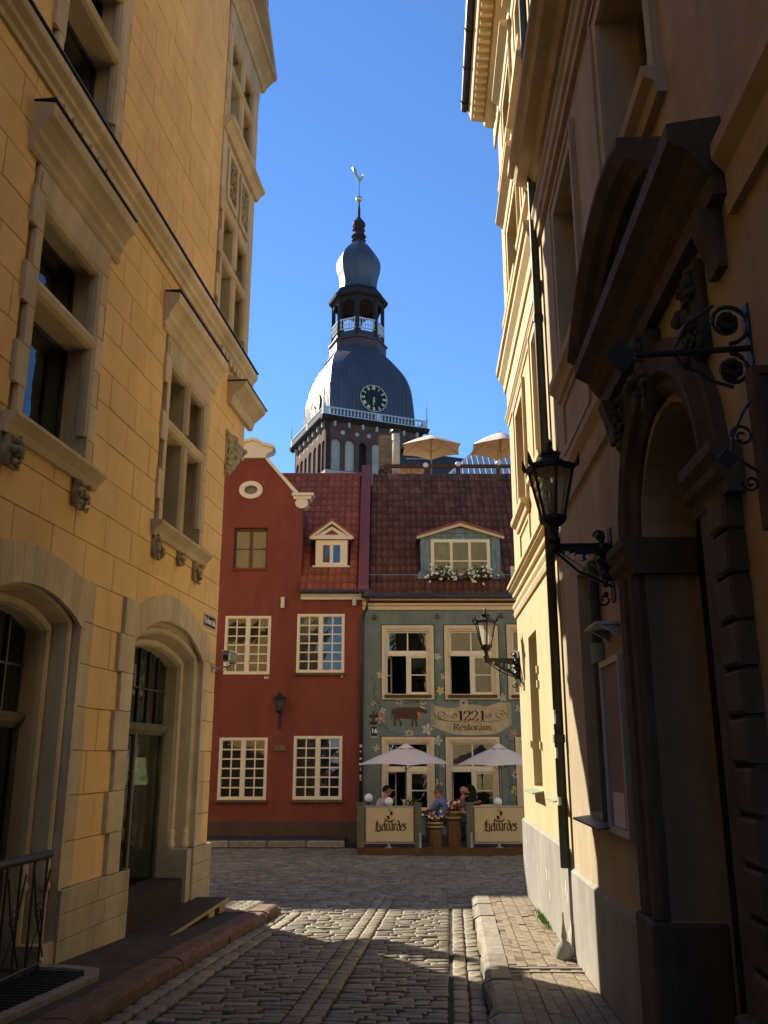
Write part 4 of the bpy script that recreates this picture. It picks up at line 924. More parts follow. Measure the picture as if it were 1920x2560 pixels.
# ------------------------------------------------------------------ wrought iron hanging brackets on the right
t = thing('sign_bracket', 'wrought iron scroll bracket with diamond finial above the near doorway', 'sign bracket', r2w(3.86, 0, 3.47), math.pi)
MB().tube([(0, 0, 0), (.55, 0, -.04)], .016, 8).build('bar', 'iron', t)
MB().prism([(.55, -.04), (.62, .05), (.69, -.04), (.62, -.13)], 1, -.012, .012).build('diamond_finial', 'iron', t)
for sgn, r, zc in ((1, .11, .13), (-1, .085, -.11)):
    MB().tube(spiral((.1, 0, zc), r, 1.5, 26, -sgn * 1.57, -sgn, r1=.25), .011, 6).build('scroll', 'iron', t)
    m = MB(); rnd = random.Random(8)
    for i in range(14): m.ball((.1 + .03 * math.cos(i * .9), rnd.gauss(0, .008), zc + .03 * math.sin(i * .9)), .024, 6, 5)
    m.build('rosette', 'iron', t)
MB().tube([(.16, 0, .22), (.25, 0, .15), (.3, 0, .12), (.34, 0, .04), (.36, 0, .0)], .009, 6).build('scroll_tail', 'iron', t); MB().tube([(.1, 0, -.2), (.2, 0, -.17), (.26, 0, -.12), (.33, 0, -.1), (.36, 0, -.04)], .009, 6).build('scroll_tail', 'iron', t)
MB().box(-.02, .012, -.03, .03, -.2, .22).build('wall_plate', 'iron', t)
t = thing('hanging_sign', 'dark framed hanging sign with iron scrolls cut off by the right edge', 'sign', r2w(3.1, .0, 2.55), math.pi)
MB().box(.02, .30, -.02, .02, -.12, .44).build('hung_board', 'dark_metal', t, bev=.004); MB().plate([[(.0, -.15), (.325, -.15), (.325, .47), (.0, .47)], [(.02, -.12), (.02, .44), (.30, .44), (.30, -.12)]], 1, -.035, .035).build('frame', 'brown_wood', t)
MB().box(.02, .30, -.027, -.022, .16, .44).build('pane', 'glass', t)
for sgn, zc, r in ((1, .20, .045), (-1, .02, .032)): MB().tube(spiral((.33 + r, 0, zc), r, 1.4, 22, 0, sgn, r1=.2), .006, 6).build('scroll', 'iron', t)
MB().prism([(.40, .11), (.44, .155), (.48, .11), (.44, .065)], 1, -.006, .006).build('diamond', 'iron', t); MB().tube([(.325, 0, .06), (.37, 0, .09), (.42, 0, .13), (.41, 0, .2), (.36, 0, .3), (.33, 0, .34)], .006, 6).build('scroll_arm', 'iron', t)

# ------------------------------------------------------------------ house row at the end of the lane
def TF(p): return (p[0], -p[1], p[2])
H = lambda: MB(TF)
FY = 26.0
red = thing('red_house', 'dark red gabled house with white lattice windows and oval attic window', 'house', (0, FY, 0))
blue = thing('blue_house', 'grey-blue painted restaurant house with flower mural and tiled mansard roof', 'house', (0, FY, 0))
XR = -.58
def px(x, y, Y=FY): return FX(x, y, Y)[0]
def pz(y, Y=FY): return FX(960, y, Y)[1]
def prect(x0, x1, y0, y1, Y=FY):    # pixel box -> rect in metres on plane Y
    a = FX(x0, (y0 + y1) / 2, Y)[0]; b = FX(x1, (y0 + y1) / 2, Y)[0]
    return (a, b, pz(y1, Y), pz(y0, Y))
zEr = pz(1480); zB = -.7
gl, gr, gc = -5.66, -2.46, -4.06
rw = [prect(561, 676, 1540, 1686), prect(742, 861, 1535, 1682), prect(546, 667, 1844, 2000), prect(733, 855, 1840, 1999)]
att = prect(584, 668, 1319, 1422)
ov = (px(627.5, 1225), pz(1225), .36, .28)
sh = FX(742, 1240); zcap = pz(1148)
gout = [(-9, zB), (XR, zB), (XR, zEr), (gr, zEr), (gr, sh[1] - .25), (sh[0], sh[1]), (px(663, 1148), zcap), (2 * gc - px(663, 1148), zcap), (2 * gc - sh[0], sh[1]), (gl, sh[1] - .25), (gl, zEr), (-9, zEr)]
ovl = [(ov[0] + ov[2] * .58 * math.cos(a), ov[1] + ov[3] * .52 * math.sin(a)) for a in [i * math.pi / 10 for i in range(20)]]
H().plate([gout] + [rect(*w) for w in rw] + [rect(*att), ovl], 1, -.4, 0).build('wall', 'red_plaster', red)
H().box(-9, XR - .003, -.3, .02, zB - .3, pz(2054)).build('base_band', 'red_base', red)
# gable cheek walls running back into the roof
for x in (gl, gr - .3): H().box(x, x + .3, -3.6, -.41, zEr, sh[1] - .27).build('gable_cheek', 'red_plaster', red)
# white gable cap, raking copings and scrolls
cw_ = [FX(x, y) for x, y in ((663, 1147), (670, 1136), (684, 1129), (683, 1118), (658, 1113), (648, 1106), (634, 1102))]
cap = [(x, z) for x, z in cw_] + [(2 * gc - x, z) for x, z in reversed(cw_)]
H().prism(cap, 1, -.35, .10).build('gable_cap', 'white_trim', red, bev=.015)
tp = [(cw_[2][0] + .04, cw_[2][1] + .08), (cw_[3][0] + .05, cw_[3][1] + .02), (cw_[4][0], cw_[4][1] + .05), (cw_[5][0], cw_[5][1] + .05), (gc, cw_[6][1] + .06)]
tp2 = tp + [(2 * gc - x, z) for x, z in reversed(tp[:-1])]
H().prism(tp2 + [(x, z - .09) for x, z in reversed(tp2)], 1, -.36, .18).build('cap_moulding', 'white_trim', red)
for s in (1, -1):
    a = (px(663, 1148), zcap); b = (sh[0], sh[1]); f = (lambda q: q) if s > 0 else (lambda q: (2 * gc - q[0], q[1]))
    H().prism([f(a), f((a[0] + .1, a[1] + .02)), f((b[0] + .12, b[1] + .03)), f(b)], 1, -.38, .05).build('coping', 'white_trim', red)
    m = H(); sx = b[0] + .22; m.prism([f((sx - .36, b[1] - .02)), f((sx + .30, b[1] - .02)), f((sx + .30, b[1] + .07)), f((sx - .36, b[1] + .07))], 1, -.38, .14)
    m.prism([f((sx - .30, b[1] - .12)), f((sx + .2, b[1] - .12)), f((sx + .24, b[1] - .025)), f((sx - .32, b[1] - .025))], 1, -.36, .1)
    c_ = f((sx - .06, b[1] - .24)); m.prism([(c_[0] + .2 * math.cos(i * .52), c_[1] + .17 * math.sin(i * .52)) for i in range(12)], 1, -.3, .08); m.build('gable_scroll', 'white_trim', red)
# oval attic window
H().plate([[(ov[0] + ov[2] * math.cos(a), ov[1] + ov[3] * math.sin(a)) for a in [i * math.pi / 14 for i in range(28)]], [(ov[0] + ov[2] * .57 * math.cos(-a), ov[1] + ov[3] * .51 * math.sin(-a)) for a in [i * math.pi / 14 for i in range(28)]]], 1, -.1, .04).build('oval_window_ring', 'white_trim', red)
H().prism(ovl, 1, -.16, -.15).build('oval_pane', 'curtain', red)
def room(par, w, TT, dep, mat='interior', d0=-.41, depth=1.5):
    TT().plate([rect(w[0] - .1, w[1] + .1, w[2] - .1, w[3] + .1), rect(*w)[::-1]], 1, -depth, d0).box(w[0] - .1, w[1] + .1, -depth - .1, -depth, w[2], w[3]).build('room', mat, par)
# old timber attic window
aw = H().plate([rect(*att), rect(att[0] + .06, (att[0] + att[1]) / 2 - .05, att[2] + .06, att[3] - .08)[::-1], rect((att[0] + att[1]) / 2 + .05, att[1] - .06, att[2] + .06, att[3] - .08)[::-1]], 1, -.2, -.13).build('attic_window', 'old_wood', red)
am = (att[0] + att[1]) / 2; zm = (att[2] + att[3]) / 2
for a, b in ((att[0] + .06, am - .05), (am + .05, att[1] - .06)):
    H().box(a, b, -.185, -.145, zm - .015, zm + .015).build('glazing_bar', 'old_wood', aw)
    for z0, z1 in ((att[2] + .06, zm - .015), (zm + .015, att[3] - .08)): H().box(a, b, -.17, -.165, z0, z1).build('pane', 'glass_old', aw)
H().box(att[0] - .02, att[1] + .02, -.42, -.36, att[2], att[3]).build('curtain', 'curtain', aw)
H().box(att[0] - .04, att[1] + .04, -.1, .05, att[2] - .05, att[2]).build('sill', 'red_plaster', aw)
def lattice(par, w, cur, sill):
    x0, x1, z0, z1 = w; c = (x0 + x1) / 2; fw = .07; mw = .055; sw = .05
    o = H().plate([rect(x0 - .0, x1 + .0, z0, z1), rect(x0 + fw, c - mw, z0 + fw, z1 - fw)[::-1], rect(c + mw, x1 - fw, z0 + fw, z1 - fw)[::-1]], 1, -.09, .012).build('window', 'window_white', par)
    for a, b in ((x0 + fw, c - mw), (c + mw, x1 - fw)):
        nx, nz = 2, 6; cw__ = (b - a) / nx; ch = (z1 - z0 - 2 * fw) / nz; t = .018
        lo = [rect(a, b, z0 + fw, z1 - fw)]
        for i in range(nx):
            for j in range(nz):
                q = (a + i * cw__ + t, a + (i + 1) * cw__ - t, z0 + fw + j * ch + t, z0 + fw + (j + 1) * ch - t); lo.append(rect(*q)[::-1])
        so_ = H().plate(lo, 1, -.06, -.02).build('sash', 'window_white', o)
        for q in lo[1:]:
            xs_ = [p[0] for p in q]; zs_ = [p[1] for p in q]
            gl_ = H().add([(min(xs_), -.045 + random.gauss(0, .0012), min(zs_)), (max(xs_), -.045 + random.gauss(0, .0012), min(zs_)), (max(xs_), -.045 + random.gauss(0, .0012), max(zs_)), (min(xs_), -.045 + random.gauss(0, .0012), max(zs_))], [(0, 1, 2, 3)])
            gl_.build('pane', 'glass', so_, recalc=False)
    # curtains: soft vertical folds behind the glass
    m = H(); n = 30; vs = []
    for i in range(n + 1):
        x = x0 + (x1 - x0) * i / n
        for z in (z0, z1): vs.append((x, -.3 + .025 * math.sin(i * 1.9) + .015 * math.sin(i * .7 + z), z))
    m.add(vs, [(2 * i, 2 * i + 2, 2 * i + 3, 2 * i + 1) for i in range(n)]).build('curtain', cur, o, smooth=True, recalc=False)
    room(o, w, H, .4)
    if sill: H().box(x0 - .05, x1 + .05, -.02, .1, z0 - .07, z0 - .002).build('sill', 'old_wood', o)
for i, w in enumerate(rw): lattice(red, w, ('curtain_dim', 'curtain', 'curtain_dim', 'curtain_purple')[i], i > 0)
H().box(rw[3][0] + .12, rw[3][0] + .36, -.075, -.065, rw[3][3] - .34, rw[3][3] - .2).build('window_notice', 'curtain_purple', red)
# eaves of the right part
ex0, ex1 = gr, XR + .0
H().prism([(0, pz(1500)), (.1, pz(1500)), (.12, pz(1494)), (.2, pz(1488)), (.2, pz(1485)), (0, pz(1484))], 0, gr + .01, XR - .02).build('eaves_moulding', 'white_trim', red)
H().tube([(gr, .28, pz(1482)), (XR + .1, .28, pz(1482))], .06, 10).build('gutter', 'gutter', red)
for x, y0, y1 in ((708, 1494, 1521), (886, 1492, 1515)): 
    a = px(x, y0); H().box(a - .055, a + .055, 0, .12, pz(y1), pz(y0)).build('vent_box', 'zinc', red)
a = prect(684, 716, 1864, 1877); H().box(a[0], a[1], 0, .05, a[2], a[3]).build('wall_plaque', 'old_wood', red)
for x, y in ((663, 1694), (669, 1694), (855, 1691)): H().box(px(x, y) - .025, px(x, y) + .025, 0, .01, pz(y) - .03, pz(y) + .03).build('number_tag', 'paper_white', red)
# tiled roofs
SLP = math.atan(1.43); CS, SN = math.cos(SLP), math.sin(SLP)
def tile_mesh(w, l, name, amp=.045):
    n = 8; vs = []; fs = []
    for j, (y, dz) in enumerate(((-.02, .022), (l + .03, -.005))):
        for i in range(n + 1):
            t = i / n; z = amp * (math.cos(2 * math.pi * min(1, t / .62)) * .5 + .5 if t < .62 else 1.0 * (1 - math.cos(math.pi * 2 * (t - .62) / .76)) * .35 + 1 - .0) if False else amp * (.55 - .45 * math.cos(2 * math.pi * t + .5)) + (amp * .6 if t < .18 else 0)
            vs.append((w * t * 1.02, y, z + dz))
    k = len(vs)
    for i in range(n + 1): v = vs[i]; vs.append((v[0], v[1] + .004, v[2] - .022))
    fs = [(i, i + 1, n + 2 + i, n + 1 + i) for i in range(n)] + [(k + i, k + i + 1, i + 1, i) for i in range(n)]
    return MB().add(vs, fs)
def tiled(par, x0, x1, Ye, ze, smax, w, l, mat, skip, limit=300, s0=0.0):
    T = tile_mesh(w, l, 'roof_tile'); mes = T.mesh('roof_tile', smooth=False, recalc=False); mes.materials.append(MATS[mat])
    n = int((x1 - x0) / w); spec = []
    for j in range(int(smax / l) + 1):
        for i in range(n + 1):
            x, s = x0 + i * w, s0 + j * l
            if x + w > x1 + .06 or s + l > smax + .1 or skip(x + w / 2, s + l / 2): continue
            spec.append((x, s))
    R = MB()
    spec.sort(key=lambda q: q[1])
    for k, (x, s) in enumerate(spec):
        y = Ye + s * CS - FY; z = ze + s * SN; rx = SLP + random.gauss(0, .012); rz = random.gauss(0, .008)
        if k < limit: link('roof_tile', mes, None, par, (x, y, z + .02), (rx, 0, rz))
        else:
            c, sn = math.cos(rx), math.sin(rx); R.add([(x + v[0], y + v[1] * c - v[2] * sn, z + .02 + v[1] * sn + v[2] * c) for v in T.v], T.f)
    if R.v: tag(R.build('roof_tiles', mat, par, recalc=False), kind='stuff')
Yr, zr = 25.75, 6.2
smr = (28.9 - Yr) / CS
def roofslab(par, x0, x1, Ye, ze, smax, mat='tile_under'):
    y0, y1 = Ye - FY, Ye - FY + smax * CS; z1 = ze + smax * SN
    MB().prism([(y0, ze - .02), (y1, z1 - .02), (y1 + .5, z1 - .02), (y1 + .5 + smax * CS * .6, ze - .08), (y0 + .06, ze - .08)], 0, x0, x1).build('roof_structure', mat, par)
roofslab(red, gr + .003, XR - .15, Yr, zr, smr); roofslab(red, -9, gl - .003, Yr, zr, smr)
MB().prism([(.75, zr + 1.43 * 1.0 - .02), (28.9 - FY, zr + smr * SN - .02), (28.9 - FY + .5, zr + smr * SN - .02), (28.9 - FY + 2, zr)], 0, gl, gr).build('roof_structure', 'tile_under', red)
dr0, dr1 = px(787, 1380, 26.35), px(871, 1380, 26.35)
def rskip(x, s): 
    return x < gr + .02 or (dr0 - .06 < x < dr1 + .06 and .95 < s < 2.35)
tiled(red, gr, XR - .2, Yr, zr, smr, .205, .325, 'red_tile', rskip)
tiled(red, gl, gr + .03, Yr, zr, smr, .205, .325, 'red_tile', lambda x, s: s < 1.8, 60)
tiled(red, -9, gl, Yr, zr, smr, .205, .325, 'red_tile', lambda x, s: False, 0)
MB().tube([(-9, 28.9 - FY, zr + smr * SN + .05), (XR - .1, 28.9 - FY, zr + smr * SN + .05)], .09, 8).build('ridge_cap', 'red_metal', red)
# gable roof behind the front
MB().prism([(gl, sh[1] - .3), (gr, sh[1] - .3), (gc, zcap + .25)], 1, .38, 3.4).build('gable_roof', 'red_metal', red)
# metal flashing strip between the two roofs
y0, y1 = Yr - FY - .02, Yr - FY + (smr + .35) * CS
MB().add([(x, y, zr + (y - (Yr - FY)) * 1.43 + dz) for x in (XR - .18, XR + .13) for y in (y0, y1) for dz in (.0, .20)], [(0, 1, 3, 2), (4, 6, 7, 5), (0, 4, 5, 1), (2, 3, 7, 6), (1, 5, 7, 3), (0, 2, 6, 4)]).build('parapet_flashing', 'red_metal', red)
def dormer(par, Yd, x0, x1, z0, z1, zp, over, mwall, mroof, mtrim, depth):
    """front face at Yd; gable roof with peak zp"""
    y = Yd - FY; c = (x0 + x1) / 2
    d = MB().prism([(x0, z0), (x1, z0), (x1, z1), (c, zp - .12), (x0, z1)], 1, y + .03, y + depth).build('dormer', mwall, par)
    k = (zp - z1) / ((x1 - x0) / 2 + over); 
    for s in (-1, 1):
        e = c + s * ((x1 - x0) / 2 + over); zz = z1 - .02
        MB().prism([(c, zp), (e, zz), (e, zz + .05), (c, zp + .06)], 1, y - .16, y + depth + .3).build('dormer_roof', mroof, d)
        MB().prism([(c, zp - .005), (e, zz - .005), (e, zz - .08), (c, zp - .10)], 1, y - .12, y + .0).build('raking_trim', mtrim, d)
    return d
# red dormer
zd0, zd1, zp = pz(1417, 26.35), pz(1342, 26.35), pz(1303, 26.35)
d = dormer(red, 26.35, dr0, dr1, zd0, zd1, zp, .16, 'red_plaster', 'red_tile', 'white_trim', 1.5)
y = .35
MB().box(dr0 - .12, dr1 + .12, y - .14, y + .02, zd1 - .1, zd1 + .0).build('cornice', 'white_trim', d)
MB().prism([(dr0 + .02, zd1 + .03), (dr1 - .02, zd1 + .03), ((dr0 + dr1) / 2, zp - .17)], 1, y - .03, y + .0).build('pediment_field', 'white_trim', d); MB().prism([(dr0 + .28, zd1 + .06), (dr1 - .28, zd1 + .06), ((dr0 + dr1) / 2, zp - .28)], 1, y - .04, y - .032).build('pediment_panel', 'red_plaster', d)
c = (dr0 + dr1) / 2; a0, a1 = dr0 + .03, dr1 - .03; wz0, wz1 = zd0 + .02, zd1 - .12
MB().plate([rect(a0, a1, wz0, wz1), rect(a0 + .22, c - .05, wz0 + .1, wz1 - .15)[::-1], rect(c + .05, a1 - .22, wz0 + .1, wz1 - .15)[::-1]], 1, y - .05, y + .02).build('window_frame', 'window_white', d)
for p, q in ((a0 + .22, c - .05), (c + .05, a1 - .22)): MB().box(p, q, y - .02, y - .015, wz0 + .1, wz1 - .15).build('pane', 'glass', d); MB().box(p, q, y + .022, y + .026, wz0 + .1, wz1 - .15).build('curtain', 'curtain_dim', d)
MB().box(dr0 - .05, dr1 + .05, y - .1, y + .02, zd0 - .03, zd0 + .02).build('sill', 'white_trim', d)

# blue house
XB = 5.6; zEb = 5.95; Yb = 25.8
bw = [prect(963, 1076, 1572, 1740), prect(1120, 1238, 1572, 1740), prect(1277, 1392, 1570, 1740), prect(963, 1078, 1851, 2030), prect(1124, 1243, 1851, 2030), prect(1300, 1416, 1851, 2030)]
H().plate([rect(XR, XB, zB, pz(1503))] + [rect(*w) for w in bw], 1, -.4, 0).build('wall', 'blue_plaster', blue)
H().prism([(0, pz(1525)), (.05, pz(1525)), (.06, pz(1517)), (.12, pz(1514)), (.13, pz(1507)), (.24, pz(1502)), (.24, pz(1500)), (0, pz(1499))], 0, XR - .05, XB).build('eaves_moulding', 'cream_frame', blue)
H().box(XR - .03, XB, -.02, .22, pz(1499), pz(1490)).build('fascia', 'gutter', blue); H().tube([(XR - .08, .32, pz(1494)), (XB, .32, pz(1494))], .075, 10).build('gutter', 'gutter', blue)
def bwindow(w, low, openleft):
    x0, x1, z0, z1 = w; c = (x0 + x1) / 2; zt = z0 + (z1 - z0) * (.62 if not low else .58)
    o = H().plate([rect(x0 - .10, x1 + .10, z0 - .10, z1 + .10), rect(x0, x1, z0, z1)[::-1]], 1, -.02, .03).build('window', 'cream_frame', blue)
    H().plate([rect(x0 - .125, x1 + .125, z0 - .125, z1 + .125), rect(x0 - .102, x1 + .102, z0 - .102, z1 + .102)[::-1]], 1, 0, .006).build('painted_outline', 'outline_dark', o)
    H().plate([rect(x0, x1, z0, z1), rect(x0 + .06, x1 - .06, z0 + .06, z1 - .06)[::-1]], 1, -.2, -.005).build('frame', 'cream_frame', o)
    f = .06; H().box(x0 + f, x1 - f, -.17, -.06, zt - .05, zt + .05).build('transom', 'window_white', o); H().box(c - .045, c + .045, -.165, -.065, z0 + f, zt - .05).build('mullion', 'window_white', o)
    sx = x1 - x0 - 2 * f
    s = H().plate([rect(x0 + f, x1 - f, zt + .05, z1 - f), rect(x0 + f + .05, c - .02, zt + .1, z1 - f - .05)[::-1], rect(c + .02, x1 - f - .05, zt + .1, z1 - f - .05)[::-1]], 1, -.14, -.09).build('sash', 'window_white', o)
    for q in ((x0 + f + .05, c - .02), (c + .02, x1 - f - .05)): H().box(q[0], q[1], -.12, -.115, zt + .1, z1 - f - .05).build('pane', 'glass', s)
    zm = (z0 + f + zt - .05) / 2
    def sash(a, b, hinge=None):
        s = MB(); k = .055
        s.plate([rect(0, b - a, z0 + f, zt - .05), rect(k, b - a - k, z0 + f + k, zm - .015)[::-1], rect(k, b - a - k, zm + .015, zt - .05 - k)[::-1]], 1, 0, .045)
        so_ = s.build('sash', 'window_white', o); 
        for q0, q1 in ((z0 + f + k, zm - .015), (zm + .015, zt - .05 - k)): MB().box(k, b - a - k, .02, .025, q0, q1).build('pane', 'glass', so_)
        so_.location = (a, .09, 0)
        if hinge: so_.rotation_euler = (0, 0, hinge)
    sash(x0 + f, c - .045, openleft); sash(c + .045, x1 - f)
    room(o, w, H, .4, depth=2.4)
    H().box(x0 - .02, x1 + .02, -.05, .09, z0 - .05, z0 + .03).build('sill', 'brown_wood', o)
    m = H(); n = 16     # lace valance in the upper part of the closed sash
    m.add([(c + .1 + (x1 - f - c - .15) * i / n, -.19 + .01 * math.sin(i * 2), z) for i in range(n + 1) for z in (zt - .38 + .02 * (i % 2), zt - .1)], [(2 * i, 2 * i + 2, 2 * i + 3, 2 * i + 1) for i in range(n)]).build('lace_curtain', 'curtain', o, recalc=False)
    for s_ in (-1, 1):
        m = H(); q0 = (x0 + f) if s_ < 0 else (x1 - f)
        m.add([(q0 - s_ * (.02 + i * .045 * (1 - .6 * t)), -.22 + .02 * math.sin(i * 2.2), z1 - .1 - t * .62) for i in range(7) for t in (0, .5, 1)], [(3 * i + j, 3 * i + 3 + j, 3 * i + 4 + j, 3 * i + 1 + j) for i in range(6) for j in range(2)]).build('tied_curtain', 'curtain_dim', o, recalc=False)
for i, w in enumerate(bw): bwindow(w, i > 2, math.radians((75, 82, 0, 60, 80, 0)[i]))
for x, y in ((936, 1544), (1093, 1542), (1252, 1540)):
    a, b = px(x, y), pz(y); H().prism([(a - .06, b - .05), (a + .06, b - .05), (a + .04, b + .05), (a, b + .09), (a - .04, b + .05)], 1, 0, .12).build('spotlight', 'slate', blue)
# roof with dormer
smb = (29.3 - Yb) / CS
roofslab(blue, XR + .1, XB, Yb, zEb, smb)
bd0, bd1 = px(1052, 1400, 26.3), px(1251, 1400, 26.3)
tiled(blue, XR + .16, XB, Yb, zEb, smb, .186, .352, 'old_tile', lambda x, s: bd0 - .05 < x < bd1 + .05 and .75 < s < 2.9)
bz0, bz1, bzp = pz(1447, 26.3), pz(1341, 26.3), pz(1309, 26.3)
d = dormer(blue, 26.3, bd0, bd1, bz0, bz1, bzp, .12, 'blueboard', 'red_metal', 'cream_frame', 1.9); y = .3
for k in range(18):     # vertical boards
    w_ = (bd1 - bd0) / 18; x = bd0 + k * w_; MB().box(x + .004, x + w_ - .004, y - .0, y + .028, bz0, bz1).build('board', 'blueboard', d)
MB().prism([(bd0, bz1 + .01), (bd1, bz1 + .01), ((bd0 + bd1) / 2, bzp - .13)], 1, y - .0, y + .03).build('gable_board', 'blueboard', d); MB().box(bd0 + .1, bd1 - .1, y - .012, y - .001, bz1 + .09, bz1 + .1).build('board_joint', 'outline_dark', d)
wx0, wx1, wz0, wz1 = px(1077, 1390, 26.3), px(1225, 1390, 26.3), pz(1440, 26.3), pz(1349, 26.3)
lw = (wx1 - wx0 - .2 - .16) / 3; lo = [rect(wx0, wx1, wz0, wz1)]; zc = wz0 + (wz1 - wz0) * .40
for k in range(3):
    a = wx0 + .1 + k * (lw + .08)
    lo += [rect(a, a + lw, wz0 + .08, zc - .02)[::-1], rect(a, a + lw, zc + .02, wz1 - .1)[::-1]]
f = MB().plate(lo, 1, y - .05, y - .002).build('window_frame', 'window_white', d)
for L_ in lo[1:]:
    xs_ = [p[0] for p in L_]; zs_ = [p[1] for p in L_]; MB().box(min(xs_), max(xs_), y - .022, y - .017, min(zs_), max(zs_)).build('pane', 'glass', f)
MB().box(wx0 + .05, wx1 - .05, y - .0015, y - .0005, wz0, wz1).build('dark_room', 'interior', d)
for k, (cx_, cw2) in enumerate(((wx0 + .1 + lw * .5, lw * .5), (wx1 - .1 - lw * .75, lw * .22), (wx0 + .1 + lw * 1.2, .05))): MB().box(cx_ - cw2 / 2, cx_ + cw2 / 2, y - .006, y - .003, wz1 - .45, wz1 - .12).build('curtain', 'curtain', d)
for s, e in ((-1, bd0), (1, bd1)): MB().prism([(e, bz0 - .02), (e + s * .12, bz0 - .02), (e + s * .1, bz0 + .12), (e + s * .05, bz0 + .2), (e, bz0 + .25)], 1, y - .03, y + .03).build('side_scroll', 'blueboard', d)
for x0_, x1_ in ((923, 1048), (1255, 1300)):
    z = pz(1461, 26.1); MB().tube([(px(x0_, 1461, 26.1), -.12, z + .25), (px(x1_, 1461, 26.1), -.12, z + .25)], .012, 6).build('snow_rail', 'zinc', blue)
    for k in range(2): xx = px(x0_ + 20 + k * 80, 1461, 26.1); MB().tube([(xx, .1, z + .15), (xx, -.12, z + .28)], .014, 6).build('rail_bracket', 'dark_metal', blue)
# dormer flower troughs
for i, (x0_, x1_) in enumerate(((1079, 1141), (1163, 1225))):
    cx_ = px((x0_ + x1_) / 2, 1440, 26.2); t = thing('window_flowers', 'trough of trailing white petunias, %s of two under the blue dormer window' % ('left' if i == 0 else 'right'), 'flowers', (cx_, 26.17, bz0 - .02), 0, 'dormer flower troughs')
    MB().prism([(-.09, 0), (.06, 0), (.1, .14), (-.12, .14)], 0, -.42, .42).build('trough', 'brown_wood', t)
    rnd = random.Random(i); P = [(rnd.gauss(0, .2), -.08 + rnd.gauss(0, .08), .12 + rnd.gauss(0, .12)) for _ in range(420)]
    m = MB(); leaves(m, P, .07); m.build('leaves', 'leaf', t, recalc=False)
    m = MB()
    for _ in range(34): flower(m, (rnd.gauss(0, .24), -.16 + rnd.gauss(0, .06), .12 + rnd.gauss(0, .13)), .05)
    m.build('blossoms', 'petal_white', t, recalc=False)
# downpipe between the houses
dp = thing('downpipe', 'dark bent downpipe between the red and the blue house', 'downpipe', (XR - .02, 25.88, -.6))
zt = pz(1494) + .6
MB().tube([(.12, -.2, zt), (.12, -.2, zt - .15), (.1, -.12, zt - .35), (-.02, 0, zt - .62), (-.05, 0, zt - .8), (-.05, 0, .05)], .05, 10).build('pipe', 'dark_metal', dp, smooth=True)
MB().box(.02, .24, -.32, -.1, zt - .02, zt + .18).build('hopper', 'dark_metal', dp)
for k in range(7):
    z = pz(1862 + k * 15 + random.uniform(-4, 4)) + .6; q = random.uniform(.02, .05); MB().box(-.05 - q, -.05 + q * random.uniform(.3, 1), -.058, -.052, z - .05 * random.uniform(.4, 1), z + .05 * random.uniform(.4, 1)).build('sticker', random.choice(['paper_white', 'cream_trim', 'zinc']), dp)
# wall lantern on the red wall
t = thing('wall_lantern', 'small black lantern hanging on the dark red wall between windows', 'lantern', (px(700, 1780), 25.99, pz(1790)), -math.pi / 2, 'wall lanterns in the lane')
lantern_head(t, .8, (.2, 0, .15)); MB().tube([(0, 0, -.25), (.0, 0, .05), (.1, 0, .06), (.2, 0, .08)], .016, 6).build('arm', 'iron', t); MB().tube([(.02, 0, .0), (.2, 0, -.0), (.26, 0, -.06)], .012, 6).build('brace', 'iron', t); MB().box(-.0, .02, -.04, .04, -.35, .12).build('wall_plate', 'iron', t)

# ------------------------------------------------------------------ mural painted on the blue wall
mural = thing('wall_mural', 'painted mural of vines, flowers, cow and name scroll on the blue wall', 'mural', (0, FY, 0))
MK = [0]
def nd(): MK[0] += 1; return .0035 + .00022 * (MK[0] % 28)
def ribbon(pts, w, mat, name='vine'):
    m = H(); d = nd(); n = len(pts); vs = []
    for i, p in enumerate(pts):
        a, b = pts[max(0, i - 1)], pts[min(n - 1, i + 1)]; dx, dz = b[0] - a[0], b[1] - a[1]; L_ = math.hypot(dx, dz) or 1
        ww = w * (1 - .5 * abs(2 * i / (n - 1) - 1)); vs += [(p[0] - dz / L_ * ww / 2, d, p[1] + dx / L_ * ww / 2), (p[0] + dz / L_ * ww / 2, d, p[1] - dx / L_ * ww / 2)]
    m.add(vs, [(2 * i, 2 * i + 2, 2 * i + 3, 2 * i + 1) for i in range(n - 1)]); return m.build(name, mat, mural, recalc=False)
def blot(poly, mat, name, dd=None):
    return H().prism(poly, 1, .001, dd or nd()).build(name, mat, mural)
def spix(*P): return [FX(x, y) for x, y in P]
def smoothp(P, k=6):
    out = []
    for i in range(len(P) - 1):
        p0, p1, p2, p3 = P[max(0, i - 1)], P[i], P[i + 1], P[min(len(P) - 1, i + 2)]
        for j in range(k):
            t = j / k; out.append(tuple(.5 * (2 * p1[a] + (p2[a] - p0[a]) * t + (2 * p0[a] - 5 * p1[a] + 4 * p2[a] - p3[a]) * t * t + (3 * p1[a] - p0[a] - 3 * p2[a] + p3[a]) * t ** 3) for a in (0, 1)))
    return out + [P[-1]]
